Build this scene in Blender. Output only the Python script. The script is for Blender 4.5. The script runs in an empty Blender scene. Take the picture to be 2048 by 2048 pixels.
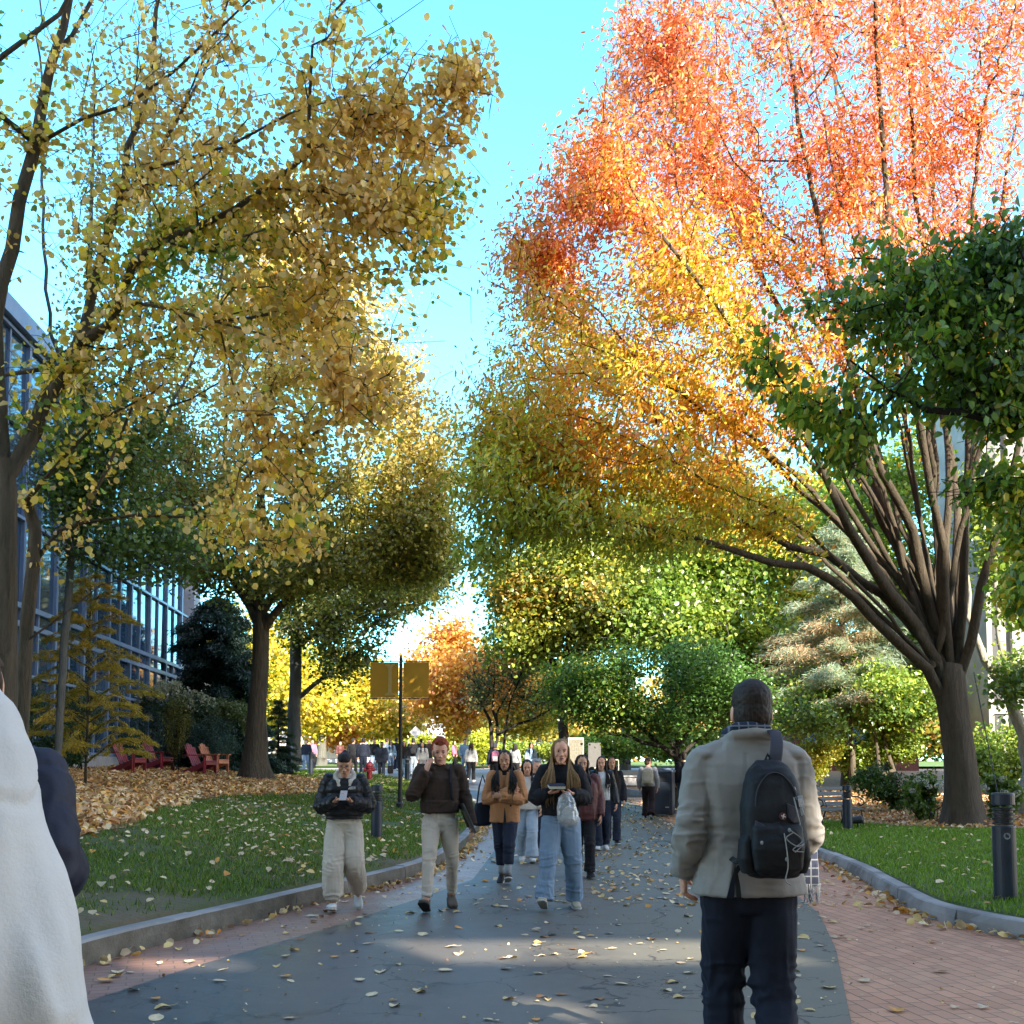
EXPO = 2.58
import bpy, math, random
import numpy as np
from math import radians, sin, cos, pi
from mathutils import Vector, Matrix

sc = bpy.context.scene
COL = sc.collection
rng = np.random.default_rng(7)
random.seed(7)

# ------------------------------------------------------------------ camera
F = 2216.0            # focal length in pixels of the 2048 px photograph
CAMZ = 1.5
PITCH = radians(4.0)
OFF = 1535 - 1024 - F * math.tan(PITCH)
cam_data = bpy.data.cameras.new('camera')
cam = bpy.data.objects.new('camera', cam_data)
COL.objects.link(cam)
cam.location = (0, 0, CAMZ)
cam.rotation_euler = (radians(90) + PITCH, 0, 0)
cam_data.sensor_width = 36
cam_data.lens = 36 * F / 2048
cam_data.shift_y = OFF / 2048
cam_data.clip_end = 3000
cam_data.clip_start = 0.05
sc.camera = cam

def ray(px, py):
    x = (px - 1024) / F
    y = (1024 - py + OFF) / F
    # camera looks +Y, pitched up
    c, s = cos(PITCH), sin(PITCH)
    return np.array([x, c - y * s, s + y * c])

def at(px, py, Y):
    r = ray(px, py)
    r = r * (Y / r[1])
    return np.array([r[0], r[1], r[2] + CAMZ])

# ------------------------------------------------------------------ terrain
_gy = np.array([-30, 26, 30, 37, 46, 51, 62, 80, 120, 400.])
_gz = np.array([0, 0, .09, .40, .83, 1.05, 1.36, 1.6, 2.1, 3.0])
_dy = np.linspace(-30, 400, 1721)
_dz = np.interp(_dy, _gy, _gz)
_k = np.ones(21) / 21
_dz = np.convolve(np.pad(_dz, 10, mode='edge'), _k, 'valid')
def g(y):
    return np.interp(y, _dy, _dz)

_ky = np.array([-5, 3, 8.5, 9.75, 12.5, 15.5, 18, 20, 25.4, 31, 34, 37, 41, 46, 51, 60, 80])
_kx = np.array([-3.6, -3.5, -3.27, -2.89, -2.09, -1.25, -1.0, -.9, -.8, -.8, -1.0, -1.5, -2.5, -4.2, -6.6, -12, -26])
_fy = np.linspace(-5, 80, 681)
_fx = np.interp(_fy, _ky, _kx)
_fx = np.convolve(np.pad(_fx, 6, mode='edge'), np.ones(13) / 13, 'valid')
def kx(y):
    return np.interp(y, _fy, _fx)
_ry = np.array([-5, 6, 8, 9.2, 10, 11.1, 13.1, 15.2, 18.2, 24, 30, 36, 38.5])
_rx = np.array([9.0, 7.5, 5.6, 4.75, 4.35, 4.13, 4.4, 4.72, 5.0, 5.2, 5.25, 5.2, 5.0])
_fy2 = np.linspace(-5, 38.5, 349)
_fx2 = np.convolve(np.pad(np.interp(_fy2, _ry, _rx), 4, mode='edge'), np.ones(9) / 9, 'valid')
def rx_(y):
    return np.interp(y, _fy2, _fx2)

def ramp(d, w):
    return w * (1 - np.exp(-d / w))
def zl(x, y):
    """height of the left lawn"""
    d = np.maximum(kx(y) - x, 0)
    c = np.interp(y, [0, 30, 36, 46, 60], [.135, .135, .12, .03, .0])
    return g(y) + .203 - .12 * (d < .12) * (d > 0) + c * 16 * (1 - np.exp(-d / 16.))
def zr(x, y):
    """height of the right lawn"""
    d = np.maximum(x - rx_(np.minimum(y, 38)), 0)
    return g(y) * .9 + .172 - .12 * (d < .12) * (d > 0) + .02 * np.minimum(d, 15)
def ground(x, y):
    if y < 60 and x < kx(y): return float(zl(x, y))
    if y < 38 and x > rx_(y): return float(zr(x, y))
    return float(g(y))
def P(px, py):
    """point of the ground seen at a pixel"""
    r = ray(px, py)
    t = np.arange(3, 140, .02)
    x = r[0] / r[1] * t; z = CAMZ + r[2] / r[1] * t
    for i in range(len(t)):
        if z[i] <= ground(x[i], t[i]):
            return np.array([x[i], t[i], ground(x[i], t[i])])
    return np.array([x[-1], t[-1], z[-1]])

# ------------------------------------------------------------------ objects
def tag(o, label=None, cat=None, group=None, kind=None):
    if label: o['label'] = label
    if cat: o['category'] = cat
    if group: o['group'] = group
    if kind: o['kind'] = kind
    return o

def empty(name, loc, rz=0, **kw):
    o = bpy.data.objects.new(name, None)
    COL.objects.link(o)
    o.empty_display_size = .2
    o.location = loc; o.rotation_euler = (0, 0, rz)
    return tag(o, **kw)

def copy_tree(o, parent=None, mats=None):
    c = o.copy(); COL.objects.link(c)
    if parent is not None: c.parent = parent
    for ch in list(o.children):
        copy_tree(ch, c)
    return c

class MB:
    """collects geometry, builds one mesh"""
    def __init__(s):
        s.v = []; s.f = []; s.m = []; s.n = 0
    def add(s, v, f, m=0):
        v = np.asarray(v, float).reshape(-1, 3)
        s.v.append(v)
        for q in f: s.f.append([i + s.n for i in q])
        s.m += [m] * len(f)
        s.n += len(v)
        return s
    def box(s, c, d, rz=0, m=0, rx=0, ry=0):
        h = np.array(d) / 2.
        v = np.array([[x, y, z] for x in (-1, 1) for y in (-1, 1) for z in (-1, 1)]) * h
        R = np.array(Matrix.Rotation(rz, 3, 'Z') @ Matrix.Rotation(ry, 3, 'Y') @ Matrix.Rotation(rx, 3, 'X'))
        v = v @ R.T + np.array(c)
        return s.add(v, [(0, 1, 3, 2), (4, 6, 7, 5), (0, 4, 5, 1), (2, 3, 7, 6), (0, 2, 6, 4), (1, 5, 7, 3)], m)
    def beam(s, a, b, w, t, up=(0, 0, 1), m=0):
        a = np.array(a, float); b = np.array(b, float)
        d = b - a; L = np.linalg.norm(d); d /= L
        u = np.array(up, float); x = np.cross(d, u); x /= np.linalg.norm(x); u = np.cross(x, d)
        v = []
        for e in (a, b):
            for sx, sz in ((-1, -1), (1, -1), (1, 1), (-1, 1)):
                v.append(e + x * sx * w / 2 + u * sz * t / 2)
        return s.add(v, [(3, 2, 1, 0), (4, 5, 6, 7), (0, 1, 5, 4), (1, 2, 6, 5), (2, 3, 7, 6), (3, 0, 4, 7)], m)
    def tube(s, pts, rad, k=8, cap=True, m=0):
        pts = np.asarray(pts, float)
        n = len(pts)
        rad = np.broadcast_to(np.asarray(rad, float), (n,)) if np.ndim(rad) < 1 or len(np.atleast_1d(rad)) != n else np.asarray(rad, float)
        t = np.gradient(pts, axis=0)
        t /= np.maximum(np.linalg.norm(t, axis=1, keepdims=True), 1e-9)
        ref = np.array([0, 0, 1.]) if abs(t[0][2]) < .9 else np.array([1., 0, 0])
        V = []
        x = np.cross(ref, t[0]); x /= np.linalg.norm(x)
        for i in range(n):
            x = x - t[i] * np.dot(x, t[i]); nn = np.linalg.norm(x)
            x = x / nn if nn > 1e-6 else np.cross(ref, t[i])
            y = np.cross(t[i], x)
            a = np.arange(k) * 2 * pi / k
            V.append(pts[i] + rad[i] * (np.cos(a)[:, None] * x + np.sin(a)[:, None] * y))
        V = np.concatenate(V)
        fs = []
        for i in range(n - 1):
            for j in range(k):
                j2 = (j + 1) % k
                fs.append((i * k + j, i * k + j2, (i + 1) * k + j2, (i + 1) * k + j))
        if cap:
            fs.append(tuple(range(k))[::-1]); fs.append(tuple((n - 1) * k + j for j in range(k)))
        return s.add(V, fs, m)
    def lathe(s, prof, c=(0, 0, 0), k=20, m=0):
        """prof: list of (radius, z)"""
        V = []
        for r, z in prof:
            for j in range(k):
                a = 2 * pi * j / k
                V.append((c[0] + r * cos(a), c[1] + r * sin(a), c[2] + z))
        fs = []
        for i in range(len(prof) - 1):
            for j in range(k):
                j2 = (j + 1) % k
                fs.append((i * k + j, i * k + j2, (i + 1) * k + j2, (i + 1) * k + j))
        fs.append(tuple(range(k))[::-1]); fs.append(tuple((len(prof) - 1) * k + j for j in range(k)))
        return s.add(V, fs, m)
    def ell(s, c, r, R=None, nu=16, nv=10, m=0):
        V = [];
        for i in range(nv + 1):
            th = pi * i / nv
            for j in range(nu):
                a = 2 * pi * j / nu
                V.append((r[0] * sin(th) * cos(a), r[1] * sin(th) * sin(a), r[2] * cos(th)))
        V = np.array(V)
        if R is not None: V = V @ np.array(R).T
        V = V + np.array(c)
        fs = []
        for i in range(nv):
            for j in range(nu):
                j2 = (j + 1) % nu
                fs.append((i * nu + j, (i + 1) * nu + j, (i + 1) * nu + j2, i * nu + j2))
        return s.add(V, fs, m)
    def loft(s, secs, k=20, m=0, cap=True):
        """secs: list of (centre, xaxis*rx, yaxis*ry[, exponent])"""
        V = []
        a = np.arange(k) * 2 * pi / k
        for sec in secs:
            c, X, Y = [np.asarray(q, float) for q in sec[:3]]
            e = sec[3] if len(sec) > 3 else 2.0
            ca, sa = np.cos(a), np.sin(a)
            ca = np.sign(ca) * np.abs(ca) ** (2 / e); sa = np.sign(sa) * np.abs(sa) ** (2 / e)
            V.append(c + ca[:, None] * X + sa[:, None] * Y)
        n = len(secs); V = np.concatenate(V); fs = []
        for i in range(n - 1):
            for j in range(k):
                j2 = (j + 1) % k
                fs.append((i * k + j, i * k + j2, (i + 1) * k + j2, (i + 1) * k + j))
        if cap:
            fs.append(tuple(range(k))[::-1]); fs.append(tuple((n - 1) * k + j for j in range(k)))
        return s.add(V, fs, m)
    def mesh(s, name):
        me = bpy.data.meshes.new(name)
        V = np.concatenate(s.v) if s.v else np.zeros((0, 3))
        me.from_pydata(V.tolist(), [], s.f)
        me.polygons.foreach_set('material_index', np.array(s.m, dtype=np.int32))
        return me
    def build(s, name, mats, parent=None, smooth=False, bevel=0, loc=None, rz=0):
        me = s.mesh(name)
        if not isinstance(mats, (list, tuple)): mats = [mats]
        for m_ in mats: me.materials.append(m_)
        if smooth: me.polygons.foreach_set('use_smooth', np.ones(len(me.polygons), dtype=bool))
        me.update()
        o = bpy.data.objects.new(name, me); COL.objects.link(o)
        if parent is not None: o.parent = parent
        if loc is not None: o.location = loc
        if rz: o.rotation_euler = (0, 0, rz)
        if bevel:
            b = o.modifiers.new('bevel', 'BEVEL'); b.width = bevel; b.segments = 2; b.limit_method = 'ANGLE'; b.angle_limit = radians(40)
        return o

def mesh_np(name, V, Fc, mat, parent=None, col=None, smooth=False, npf=4):
    """fast mesh from arrays with constant face size, face colours col (n,3)"""
    me = bpy.data.meshes.new(name)
    V = np.ascontiguousarray(V, dtype=np.float32); Fc = np.ascontiguousarray(Fc, dtype=np.int32)
    me.vertices.add(len(V)); me.vertices.foreach_set('co', V.ravel())
    nf = len(Fc)
    me.loops.add(nf * npf); me.loops.foreach_set('vertex_index', Fc.ravel())
    me.polygons.add(nf)
    me.polygons.foreach_set('loop_start', np.arange(nf, dtype=np.int32) * npf)
    me.polygons.foreach_set('loop_total', np.full(nf, npf, dtype=np.int32))
    if smooth: me.polygons.foreach_set('use_smooth', np.ones(nf, dtype=bool))
    me.materials.append(mat)
    if col is not None:
        a = me.attributes.new('col', 'FLOAT_COLOR', 'FACE')
        c4 = np.concatenate([np.clip(col, 0, 1), np.ones((nf, 1))], 1).astype(np.float32)
        a.data.foreach_set('color', c4.ravel())
    me.update(calc_edges=True)
    o = bpy.data.objects.new(name, me); COL.objects.link(o)
    if parent is not None: o.parent = parent
    return o

# value noise in numpy
_perm = np.random.default_rng(3).random((64, 64, 64))
def vnoise(p):
    p = np.asarray(p, float)
    i = np.floor(p).astype(int); f = p - i; f = f * f * (3 - 2 * f)
    r = 0
    for dx in (0, 1):
        for dy in (0, 1):
            for dz in (0, 1):
                w = (f[:, 0] if dx else 1 - f[:, 0]) * (f[:, 1] if dy else 1 - f[:, 1]) * (f[:, 2] if dz else 1 - f[:, 2])
                r = r + w * _perm[(i[:, 0] + dx) % 64, (i[:, 1] + dy) % 64, (i[:, 2] + dz) % 64]
    return r * 2 - 1
def fbm(p, o=3):
    r = 0; a = 1
    for k in range(o):
        r = r + a * vnoise(p * 2 ** k + 7.3 * k); a *= .5
    return r

# ------------------------------------------------------------------ materials
class NT:
    def __init__(s, name):
        s.mat = bpy.data.materials.new(name); s.mat.use_nodes = True
        s.t = s.mat.node_tree; s.n = s.t.nodes; s.l = s.t.links
        s.bsdf = s.n['Principled BSDF']; s.out = s.n['Material Output']
    def new(s, typ, **kw):
        nd = s.n.new(typ)
        for k, v in kw.items():
            if hasattr(nd, k): setattr(nd, k, v)
            else: nd.inputs[k].default_value = v
        return nd
    def link(s, a, b): s.l.new(a, b)
    def coord(s, kind='Object', scale=(1, 1, 1), rot=(0, 0, 0)):
        tc = s.new('ShaderNodeTexCoord'); mp = s.new('ShaderNodeMapping')
        mp.inputs['Scale'].default_value = scale; mp.inputs['Rotation'].default_value = rot
        s.link(tc.outputs[kind], mp.inputs['Vector']); return mp.outputs['Vector']
    def noise(s, vec, scale, detail=4, rough=.6, dist=0):
        nd = s.new('ShaderNodeTexNoise'); nd.inputs['Scale'].default_value = scale
        nd.inputs['Detail'].default_value = detail; nd.inputs['Roughness'].default_value = rough
        nd.inputs['Distortion'].default_value = dist
        if vec is not None: s.link(vec, nd.inputs['Vector'])
        return nd.outputs['Fac']
    def ramp(s, fac, stops):
        r = s.new('ShaderNodeValToRGB'); cr = r.color_ramp
        while len(cr.elements) < len(stops): cr.elements.new(.5)
        for e, (p, c) in zip(cr.elements, stops):
            e.position = p; e.color = (*c, 1) if len(c) == 3 else c
        s.link(fac, r.inputs['Fac']); return r.outputs['Color']
    def mix(s, fac, a, b, mode='MIX'):
        m = s.new('ShaderNodeMix', data_type='RGBA', blend_type=mode)
        for nm, v in (('Factor', fac), ('A', a), ('B', b)):
            idx = {'Factor': 0, 'A': 6, 'B': 7}[nm]
            if isinstance(v, (int, float)): m.inputs[idx].default_value = v
            elif isinstance(v, tuple): m.inputs[idx].default_value = (*v, 1) if len(v) == 3 else v
            else: s.link(v, m.inputs[idx])
        return m.outputs[2]
    def math(s, op, a, b=0.0, clamp=False):
        m = s.new('ShaderNodeMath', operation=op, use_clamp=clamp)
        for i, v in enumerate((a, b)):
            if isinstance(v, (int, float)): m.inputs[i].default_value = v
            else: s.link(v, m.inputs[i])
        return m.outputs[0]
    def bump(s, h, strength, dist=.01):
        b = s.new('ShaderNodeBump'); b.inputs['Strength'].default_value = strength; b.inputs['Distance'].default_value = dist
        s.link(h, b.inputs['Height']); s.link(b.outputs['Normal'], s.bsdf.inputs['Normal']); return b

def pm(name, c1, c2=None, scale=12, rough=.8, bump=.3, bscale=40, bdist=.005, metal=0, stretch=(1, 1, 1), spec=.4, detail=4, lo=.35, hi=.65):
    n = NT(name)
    v = n.coord(scale=stretch)
    if c2 is None: c2 = tuple(q * .82 for q in c1)
    f = n.noise(v, scale, detail)
    n.link(n.ramp(f, [(lo, c1), (hi, c2)]), n.bsdf.inputs['Base Color'])
    n.bsdf.inputs['Roughness'].default_value = rough; n.bsdf.inputs['Metallic'].default_value = metal
    n.bsdf.inputs['Specular IOR Level'].default_value = spec
    if bump: n.bump(n.noise(v, bscale, 5), bump, bdist)
    return n.mat

def leafmat(name, transl=.5, gloss=.04, rough=.35):
    n = NT(name); n.n.remove(n.bsdf)
    a = n.new('ShaderNodeAttribute', attribute_name='col')
    d = n.new('ShaderNodeBsdfDiffuse'); t = n.new('ShaderNodeBsdfTranslucent')
    gl = n.new('ShaderNodeBsdfGlossy'); gl.inputs['Roughness'].default_value = rough
    gl.inputs['Color'].default_value = (1, 1, 1, 1)
    tc = n.mix(1.0, a.outputs['Color'], (1.0, .95, .55), 'MULTIPLY')
    n.link(a.outputs['Color'], d.inputs['Color']); n.link(tc, t.inputs['Color'])
    m1 = n.new('ShaderNodeMixShader'); m1.inputs[0].default_value = transl
    n.link(d.outputs[0], m1.inputs[1]); n.link(t.outputs[0], m1.inputs[2])
    m2 = n.new('ShaderNodeMixShader'); m2.inputs[0].default_value = gloss
    n.link(m1.outputs[0], m2.inputs[1]); n.link(gl.outputs[0], m2.inputs[2])
    n.link(m2.outputs[0], n.out.inputs['Surface'])
    return n.mat

LEAF = leafmat('leaf'); LEAF_DRY = leafmat('dry_leaf', .15, .03, .5); GRASSM = leafmat('grass_blade', .3, .03, .5)
LEAF_GLOSS = leafmat('glossy_leaf', .3, .1, .3)

def barkmat(name, c1, c2, vs=14):
    n = NT(name)
    v = n.coord(scale=(1, 1, .18))
    f = n.noise(v, vs, 6, .7, .5)
    f2 = n.noise(n.coord(), 3, 4)
    c = n.ramp(f, [(.3, c2), (.6, c1)])
    c = n.mix(f2, c, (c1[0] * .6, c1[1] * .68, c1[2] * .6))
    n.link(c, n.bsdf.inputs['Base Color']); n.bsdf.inputs['Roughness'].default_value = .9
    n.bsdf.inputs['Specular IOR Level'].default_value = .2
    n.bump(f, 1.0, .07)
    return n.mat
BARK = barkmat('bark', (.15, .115, .085), (.04, .03, .023))
BARK_G = barkmat('grey_bark', (.16, .15, .14), (.07, .065, .06), 9)
BARK_P = barkmat('pale_bark', (.42, .37, .31), (.2, .17, .14), 8)
BARK_D = barkmat('dark_bark', (.05, .04, .035), (.018, .015, .013), 9)

# ------------------------------------------------------------------ trees
def smooth_poly(pts, step):
    """Catmull-Rom resample; pts (n,4): xyz + radius"""
    pts = np.asarray(pts, float)
    if len(pts) == 2:
        n = max(2, int(np.linalg.norm(pts[1, :3] - pts[0, :3]) / step) + 1)
        t = np.linspace(0, 1, n)[:, None]
        return pts[0] * (1 - t) + pts[1] * t
    p = np.vstack([2 * pts[0] - pts[1], pts, 2 * pts[-1] - pts[-2]])
    out = []
    for i in range(1, len(p) - 2):
        L = np.linalg.norm(p[i + 1, :3] - p[i, :3]); n = max(1, int(L / step))
        for j in range(n):
            t = j / n
            out.append(.5 * ((2 * p[i]) + (-p[i - 1] + p[i + 1]) * t + (2 * p[i - 1] - 5 * p[i] + 4 * p[i + 1] - p[i + 2]) * t * t + (-p[i - 1] + 3 * p[i] - 3 * p[i + 1] + p[i + 2]) * t ** 3))
    out.append(p[-2])
    return np.array(out)

class Tree:
    def __init__(s, seed):
        s.r = np.random.default_rng(seed)
        s.pos = []; s.par = []; s.rad = []; s.L = []
    def limb(s, pts, step=.4, parent=None, wob=.03):
        """explicit limb; parent None = attach to nearest existing node if any"""
        q = smooth_poly(pts, step)
        if s.pos:
            P_ = np.array(s.pos); j = int(np.argmin(np.linalg.norm(P_ - q[0, :3], axis=1)))
            par = j
        else: par = -1
        for i, a in enumerate(q):
            w = s.r.normal(0, wob, 3) * (i > 0 and i < len(q) - 1)
            s.pos.append(a[:3] + w); s.rad.append(a[3]); s.par.append(par)
            s.L.append(0 if par < 0 else s.L[par] + (np.linalg.norm(s.pos[-1] - s.pos[par])))
            par = len(s.pos) - 1
    def grow(s, A, step=.5, lw=.25, curve=.25, droop=0., maxr=.05, skip=0.0):
        P_ = np.zeros((len(s.pos) + len(A) * 40, 3)); n = len(s.pos); P_[:n] = s.pos
        L = np.zeros(len(P_)); L[:n] = s.L
        base = P_[:n].copy()
        okb = np.array(s.L) >= skip
        if okb.sum() < 3: okb[:] = True
        L[:n][~okb] = 1e6
        d = np.array([np.min(np.linalg.norm(base[okb] - a, axis=1)) for a in A])
        tips = []
        for a in np.asarray(A)[np.argsort(d)]:
            D = np.linalg.norm(P_[:n] - a, axis=1)
            j = int(np.argmin(D + lw * L[:n]))
            dist = D[j]
            if dist < .05: continue
            k = max(1, int(dist / step))
            if n + k >= len(P_): break
            st = P_[j].copy(); mid = (st + a) / 2 + s.r.normal(0, .07 * dist, 3)
            mid[2] += curve * dist * .5
            if s.par[j] >= 0:
                dv = P_[j] - P_[s.par[j]]; dv /= max(np.linalg.norm(dv), 1e-6)
                mid = mid * .75 + (st + dv * dist * .5) * .25
            par = j
            for i in range(1, k + 1):
                t = i / k
                q = (1 - t) ** 2 * st + 2 * t * (1 - t) * mid + t * t * a
                P_[n] = q; s.pos.append(q); s.par.append(par); s.rad.append(0)
                L[n] = (L[par] if L[par] < 1e5 else 0) + np.linalg.norm(q - P_[par]); s.L.append(L[n])
                par = n; n += 1
            tips.append(par)
        return tips
    def finish(s, tip_r=.007, expo=2.3, maxgrow=.12):
        n = len(s.pos); s.pos = np.array(s.pos); s.par = np.array(s.par)
        acc = np.zeros(n); nch = np.zeros(n, int); heavy = np.full(n, -1); hv = np.zeros(n)
        R = np.array(s.rad)
        order = np.arange(n)[::-1]
        for i in order:
            r = max(acc[i] ** (1 / expo) if acc[i] > 0 else tip_r, tip_r)
            if R[i] > 0: r = R[i]
            else: r = min(r, maxgrow)
            R[i] = r
            p = s.par[i]
            if p >= 0:
                acc[p] += r ** expo; nch[p] += 1
                if r > hv[p]: hv[p] = r; heavy[p] = i
        s.R = R; s.heavy = heavy; s.nch = nch
    def wood(s, name, mat, parent, minr=.0, flare=None):
        n = len(s.pos); V = []; Q = []; off = 0
        start = [i for i in range(n) if s.par[i] < 0 or s.heavy[s.par[i]] != i]
        for st in start:
            ch = [] if s.par[st] < 0 else [s.par[st]]
            i = st
            while i >= 0:
                ch.append(i); i = s.heavy[i]
            if len(ch) < 2: continue
            r = s.R[ch].copy()
            if s.par[st] >= 0: r[0] = min(r[0], r[1] * 1.15)
            if r.max() < minr: continue
            k = 14 if r.max() > .2 else 9 if r.max() > .07 else 5 if r.max() > .02 else 3
            p = s.pos[ch]
            t = np.gradient(p, axis=0); t /= np.maximum(np.linalg.norm(t, axis=1, keepdims=True), 1e-9)
            ref = np.where(np.abs(t[:, 2:3]) < .9, np.array([[0, 0, 1.]]), np.array([[1., 0, 0]]))
            if abs(t[:, 2]).max() >= .9 and abs(t[:, 2]).min() < .9: ref = np.tile(np.array([[.31, .95, .05]]), (len(p), 1))
            x = np.cross(ref, t); x /= np.maximum(np.linalg.norm(x, axis=1, keepdims=True), 1e-9); y = np.cross(t, x)
            a = np.arange(k) * 2 * pi / k
            rr = r[:, None] * np.ones(k)
            if k >= 9:
                rr = rr * (1 + .06 * np.sin(a * 3 + st) + .05 * np.sin(a * 5 + p[:, 2:3] * 1.5))
                if flare and s.par[st] < 0:
                    h = (p[:, 2:3] - p[0, 2])
                    rr = rr * (1 + flare * np.exp(-h / .35) * (1 + .45 * np.sin(a * 5 + 1)) + .25 * flare * np.exp(-h / 1.2))
            ring = p[:, None, :] + rr[..., None] * (np.cos(a)[None, :, None] * x[:, None, :] + np.sin(a)[None, :, None] * y[:, None, :])
            m = len(p); V.append(ring.reshape(-1, 3))
            ii = np.arange(m - 1)[:, None] * k; jj = np.arange(k)[None]; j2 = (jj + 1) % k
            q = np.stack([ii + jj, ii + j2, ii + k + j2, ii + k + jj], -1).reshape(-1, 4) + off
            Q.append(q); off += m * k
        return mesh_np(name, np.concatenate(V), np.concatenate(Q), mat, parent, smooth=True)

def leaves(name, C, size, mat, parent, colfn, r, aspect=.8, droop=.3, flat=.6, fold=.25, dirs=None, sizevar=.25, colvar=.18):
    """C (n,3) leaf positions. Each leaf: two quads folded along the midrib (6 verts)"""
    n = len(C)
    # midrib direction
    d = r.normal(0, 1, (n, 3)) if dirs is None else dirs + r.normal(0, .5, (n, 3))
    d[:, 2] -= droop * 1.5
    d /= np.linalg.norm(d, axis=1, keepdims=True)
    nn = r.normal(0, 1, (n, 3)) * (1 - flat); nn[:, 2] += flat
    nn -= d * np.sum(nn * d, 1, keepdims=True)
    nn /= np.maximum(np.linalg.norm(nn, axis=1, keepdims=True), 1e-6)
    sd = np.cross(d, nn)
    L = size * (1 + r.normal(0, sizevar, n)).clip(.4, 1.8)
    W = L * aspect * .5
    L = L[:, None]; W = W[:, None]
    curl = nn * L * r.uniform(-.12, .2, (n, 1))
    base = C - d * L * .5; tip = C + d * L * .5 - curl
    m1 = C + d * L * (-.22); m2 = C + d * L * .2
    up = nn * W * fold
    V = np.stack([base, m1 - sd * W + up, m2 - sd * W * .9 + up, tip, m2 + sd * W * .9 + up, m1 + sd * W + up], 1).reshape(-1, 3)
    b = np.arange(n)[:, None] * 6
    Fc = np.concatenate([b + np.array([[0, 3, 2, 1]]), b + np.array([[0, 5, 4, 3]])], 1).reshape(-1, 4)
    col = colfn(C, r)
    col = col * (1 + r.normal(0, colvar, (n, 1))).clip(.5, 1.6)
    col = np.repeat(col, 2, axis=0)
    return mesh_np(name, V, Fc, mat, parent, col=col)

def in_ells(ells, n, r, gap=.0, gs=.5, shell=.0):
    """random points in a union of ellipsoids (cx,cy,cz,rx,ry,rz,weight)"""
    w = np.array([e[6] for e in ells], float); w /= w.sum()
    out = []
    for e, k in zip(ells, (w * n * (1.6 if gap > -1 else 1)).astype(int) + 1):
        u = r.normal(0, 1, (k, 3)); u /= np.linalg.norm(u, axis=1, keepdims=True)
        rad = r.uniform(shell, 1, (k, 1)) ** (1 / 2.2) * r.uniform(.72, 1.2, (k, 1))
        p = np.array(e[:3]) + u * rad * np.array(e[3:6])
        out.append(p)
    p = np.concatenate(out); r.shuffle(p)
    if gap > -1:
        p = p[vnoise(p * gs + 11) > gap - .35]
    return p[:n]

def twig_leaves(T, tips, per, spread, r, back=3):
    """leaf centres around the last nodes before each tip"""
    C = []; D = []
    for t in tips:
        i = t; ch = [i]
        for _ in range(back):
            if T.par[i] < 0 or T.R[T.par[i]] > .05: break
            i = T.par[i]; ch.append(i)
        ch = np.array(ch)
        k = r.poisson(per)
        if k < 1: continue
        idx = r.integers(0, len(ch), k)
        a = T.pos[ch[idx]]; pp = T.par[ch[idx]]; b = T.pos[np.maximum(pp, 0)]
        u = r.random((k, 1)); c = a * u + b * (1 - u)
        C.append(c + r.normal(0, 1, (k, 3)) * spread)
        D.append(a - b)
    D = np.concatenate(D); D /= np.maximum(np.linalg.norm(D, axis=1, keepdims=True), 1e-6)
    return np.concatenate(C), D

def lerpcol(t, stops):
    t = np.clip(t, stops[0][0], stops[-1][0])
    xs = [s_[0] for s_ in stops]
    return np.stack([np.interp(t, xs, [s_[1][k] for s_ in stops]) for k in range(3)], 1)

def mixcols(cols, w, n, r):
    w = np.array(w, float); w /= w.sum()
    idx = r.choice(len(cols), n, p=w)
    return np.array(cols)[idx]
# ------------------------------------------------------------------ light
EL = radians(27); SUNV = np.array([.5 * cos(EL), -.866 * cos(EL), sin(EL)])
w = bpy.data.worlds.new('World'); sc.world = w; w.use_nodes = True
wn = w.node_tree.nodes; wl = w.node_tree.links
sky = wn.new('ShaderNodeTexSky'); sky.sky_type = 'NISHITA'; sky.sun_disc = False
sky.sun_elevation = EL; sky.sun_rotation = math.atan2(SUNV[0], SUNV[1]); sky.altitude = 0
sky.air_density = 1.0; sky.dust_density = 0; sky.ozone_density = 1.0
bg = wn['Background']; bg.inputs['Strength'].default_value = .15
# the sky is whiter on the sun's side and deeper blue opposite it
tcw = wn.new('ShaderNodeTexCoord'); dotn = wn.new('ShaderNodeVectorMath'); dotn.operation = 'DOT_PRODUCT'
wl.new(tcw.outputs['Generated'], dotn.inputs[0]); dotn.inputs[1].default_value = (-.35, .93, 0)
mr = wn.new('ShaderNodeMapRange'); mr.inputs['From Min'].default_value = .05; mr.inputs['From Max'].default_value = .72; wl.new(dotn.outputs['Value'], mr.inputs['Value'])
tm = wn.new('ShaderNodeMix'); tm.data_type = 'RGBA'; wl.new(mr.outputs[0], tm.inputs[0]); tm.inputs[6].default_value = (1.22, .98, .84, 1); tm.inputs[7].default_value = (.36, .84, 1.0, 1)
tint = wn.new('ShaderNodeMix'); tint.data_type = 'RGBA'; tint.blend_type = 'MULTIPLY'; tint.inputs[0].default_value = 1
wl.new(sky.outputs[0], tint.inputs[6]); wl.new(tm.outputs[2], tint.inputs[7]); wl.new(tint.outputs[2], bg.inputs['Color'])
sl = bpy.data.lights.new('sun', 'SUN'); sl.energy = 3.3; sl.angle = radians(.55); sl.color = (1.0, .92, .78)
so = bpy.data.objects.new('sun', sl); COL.objects.link(so)
so.rotation_euler = Vector(-SUNV).to_track_quat('-Z', 'Y').to_euler()
so.location = (20, -20, 30)
sc.view_settings.view_transform = 'Standard'; sc.view_settings.look = 'None'
sc.view_settings.exposure = EXPO; sc.view_settings.gamma = 1
sc.cycles.max_bounces = 7; sc.cycles.diffuse_bounces = 3; sc.cycles.glossy_bounces = 3
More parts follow.
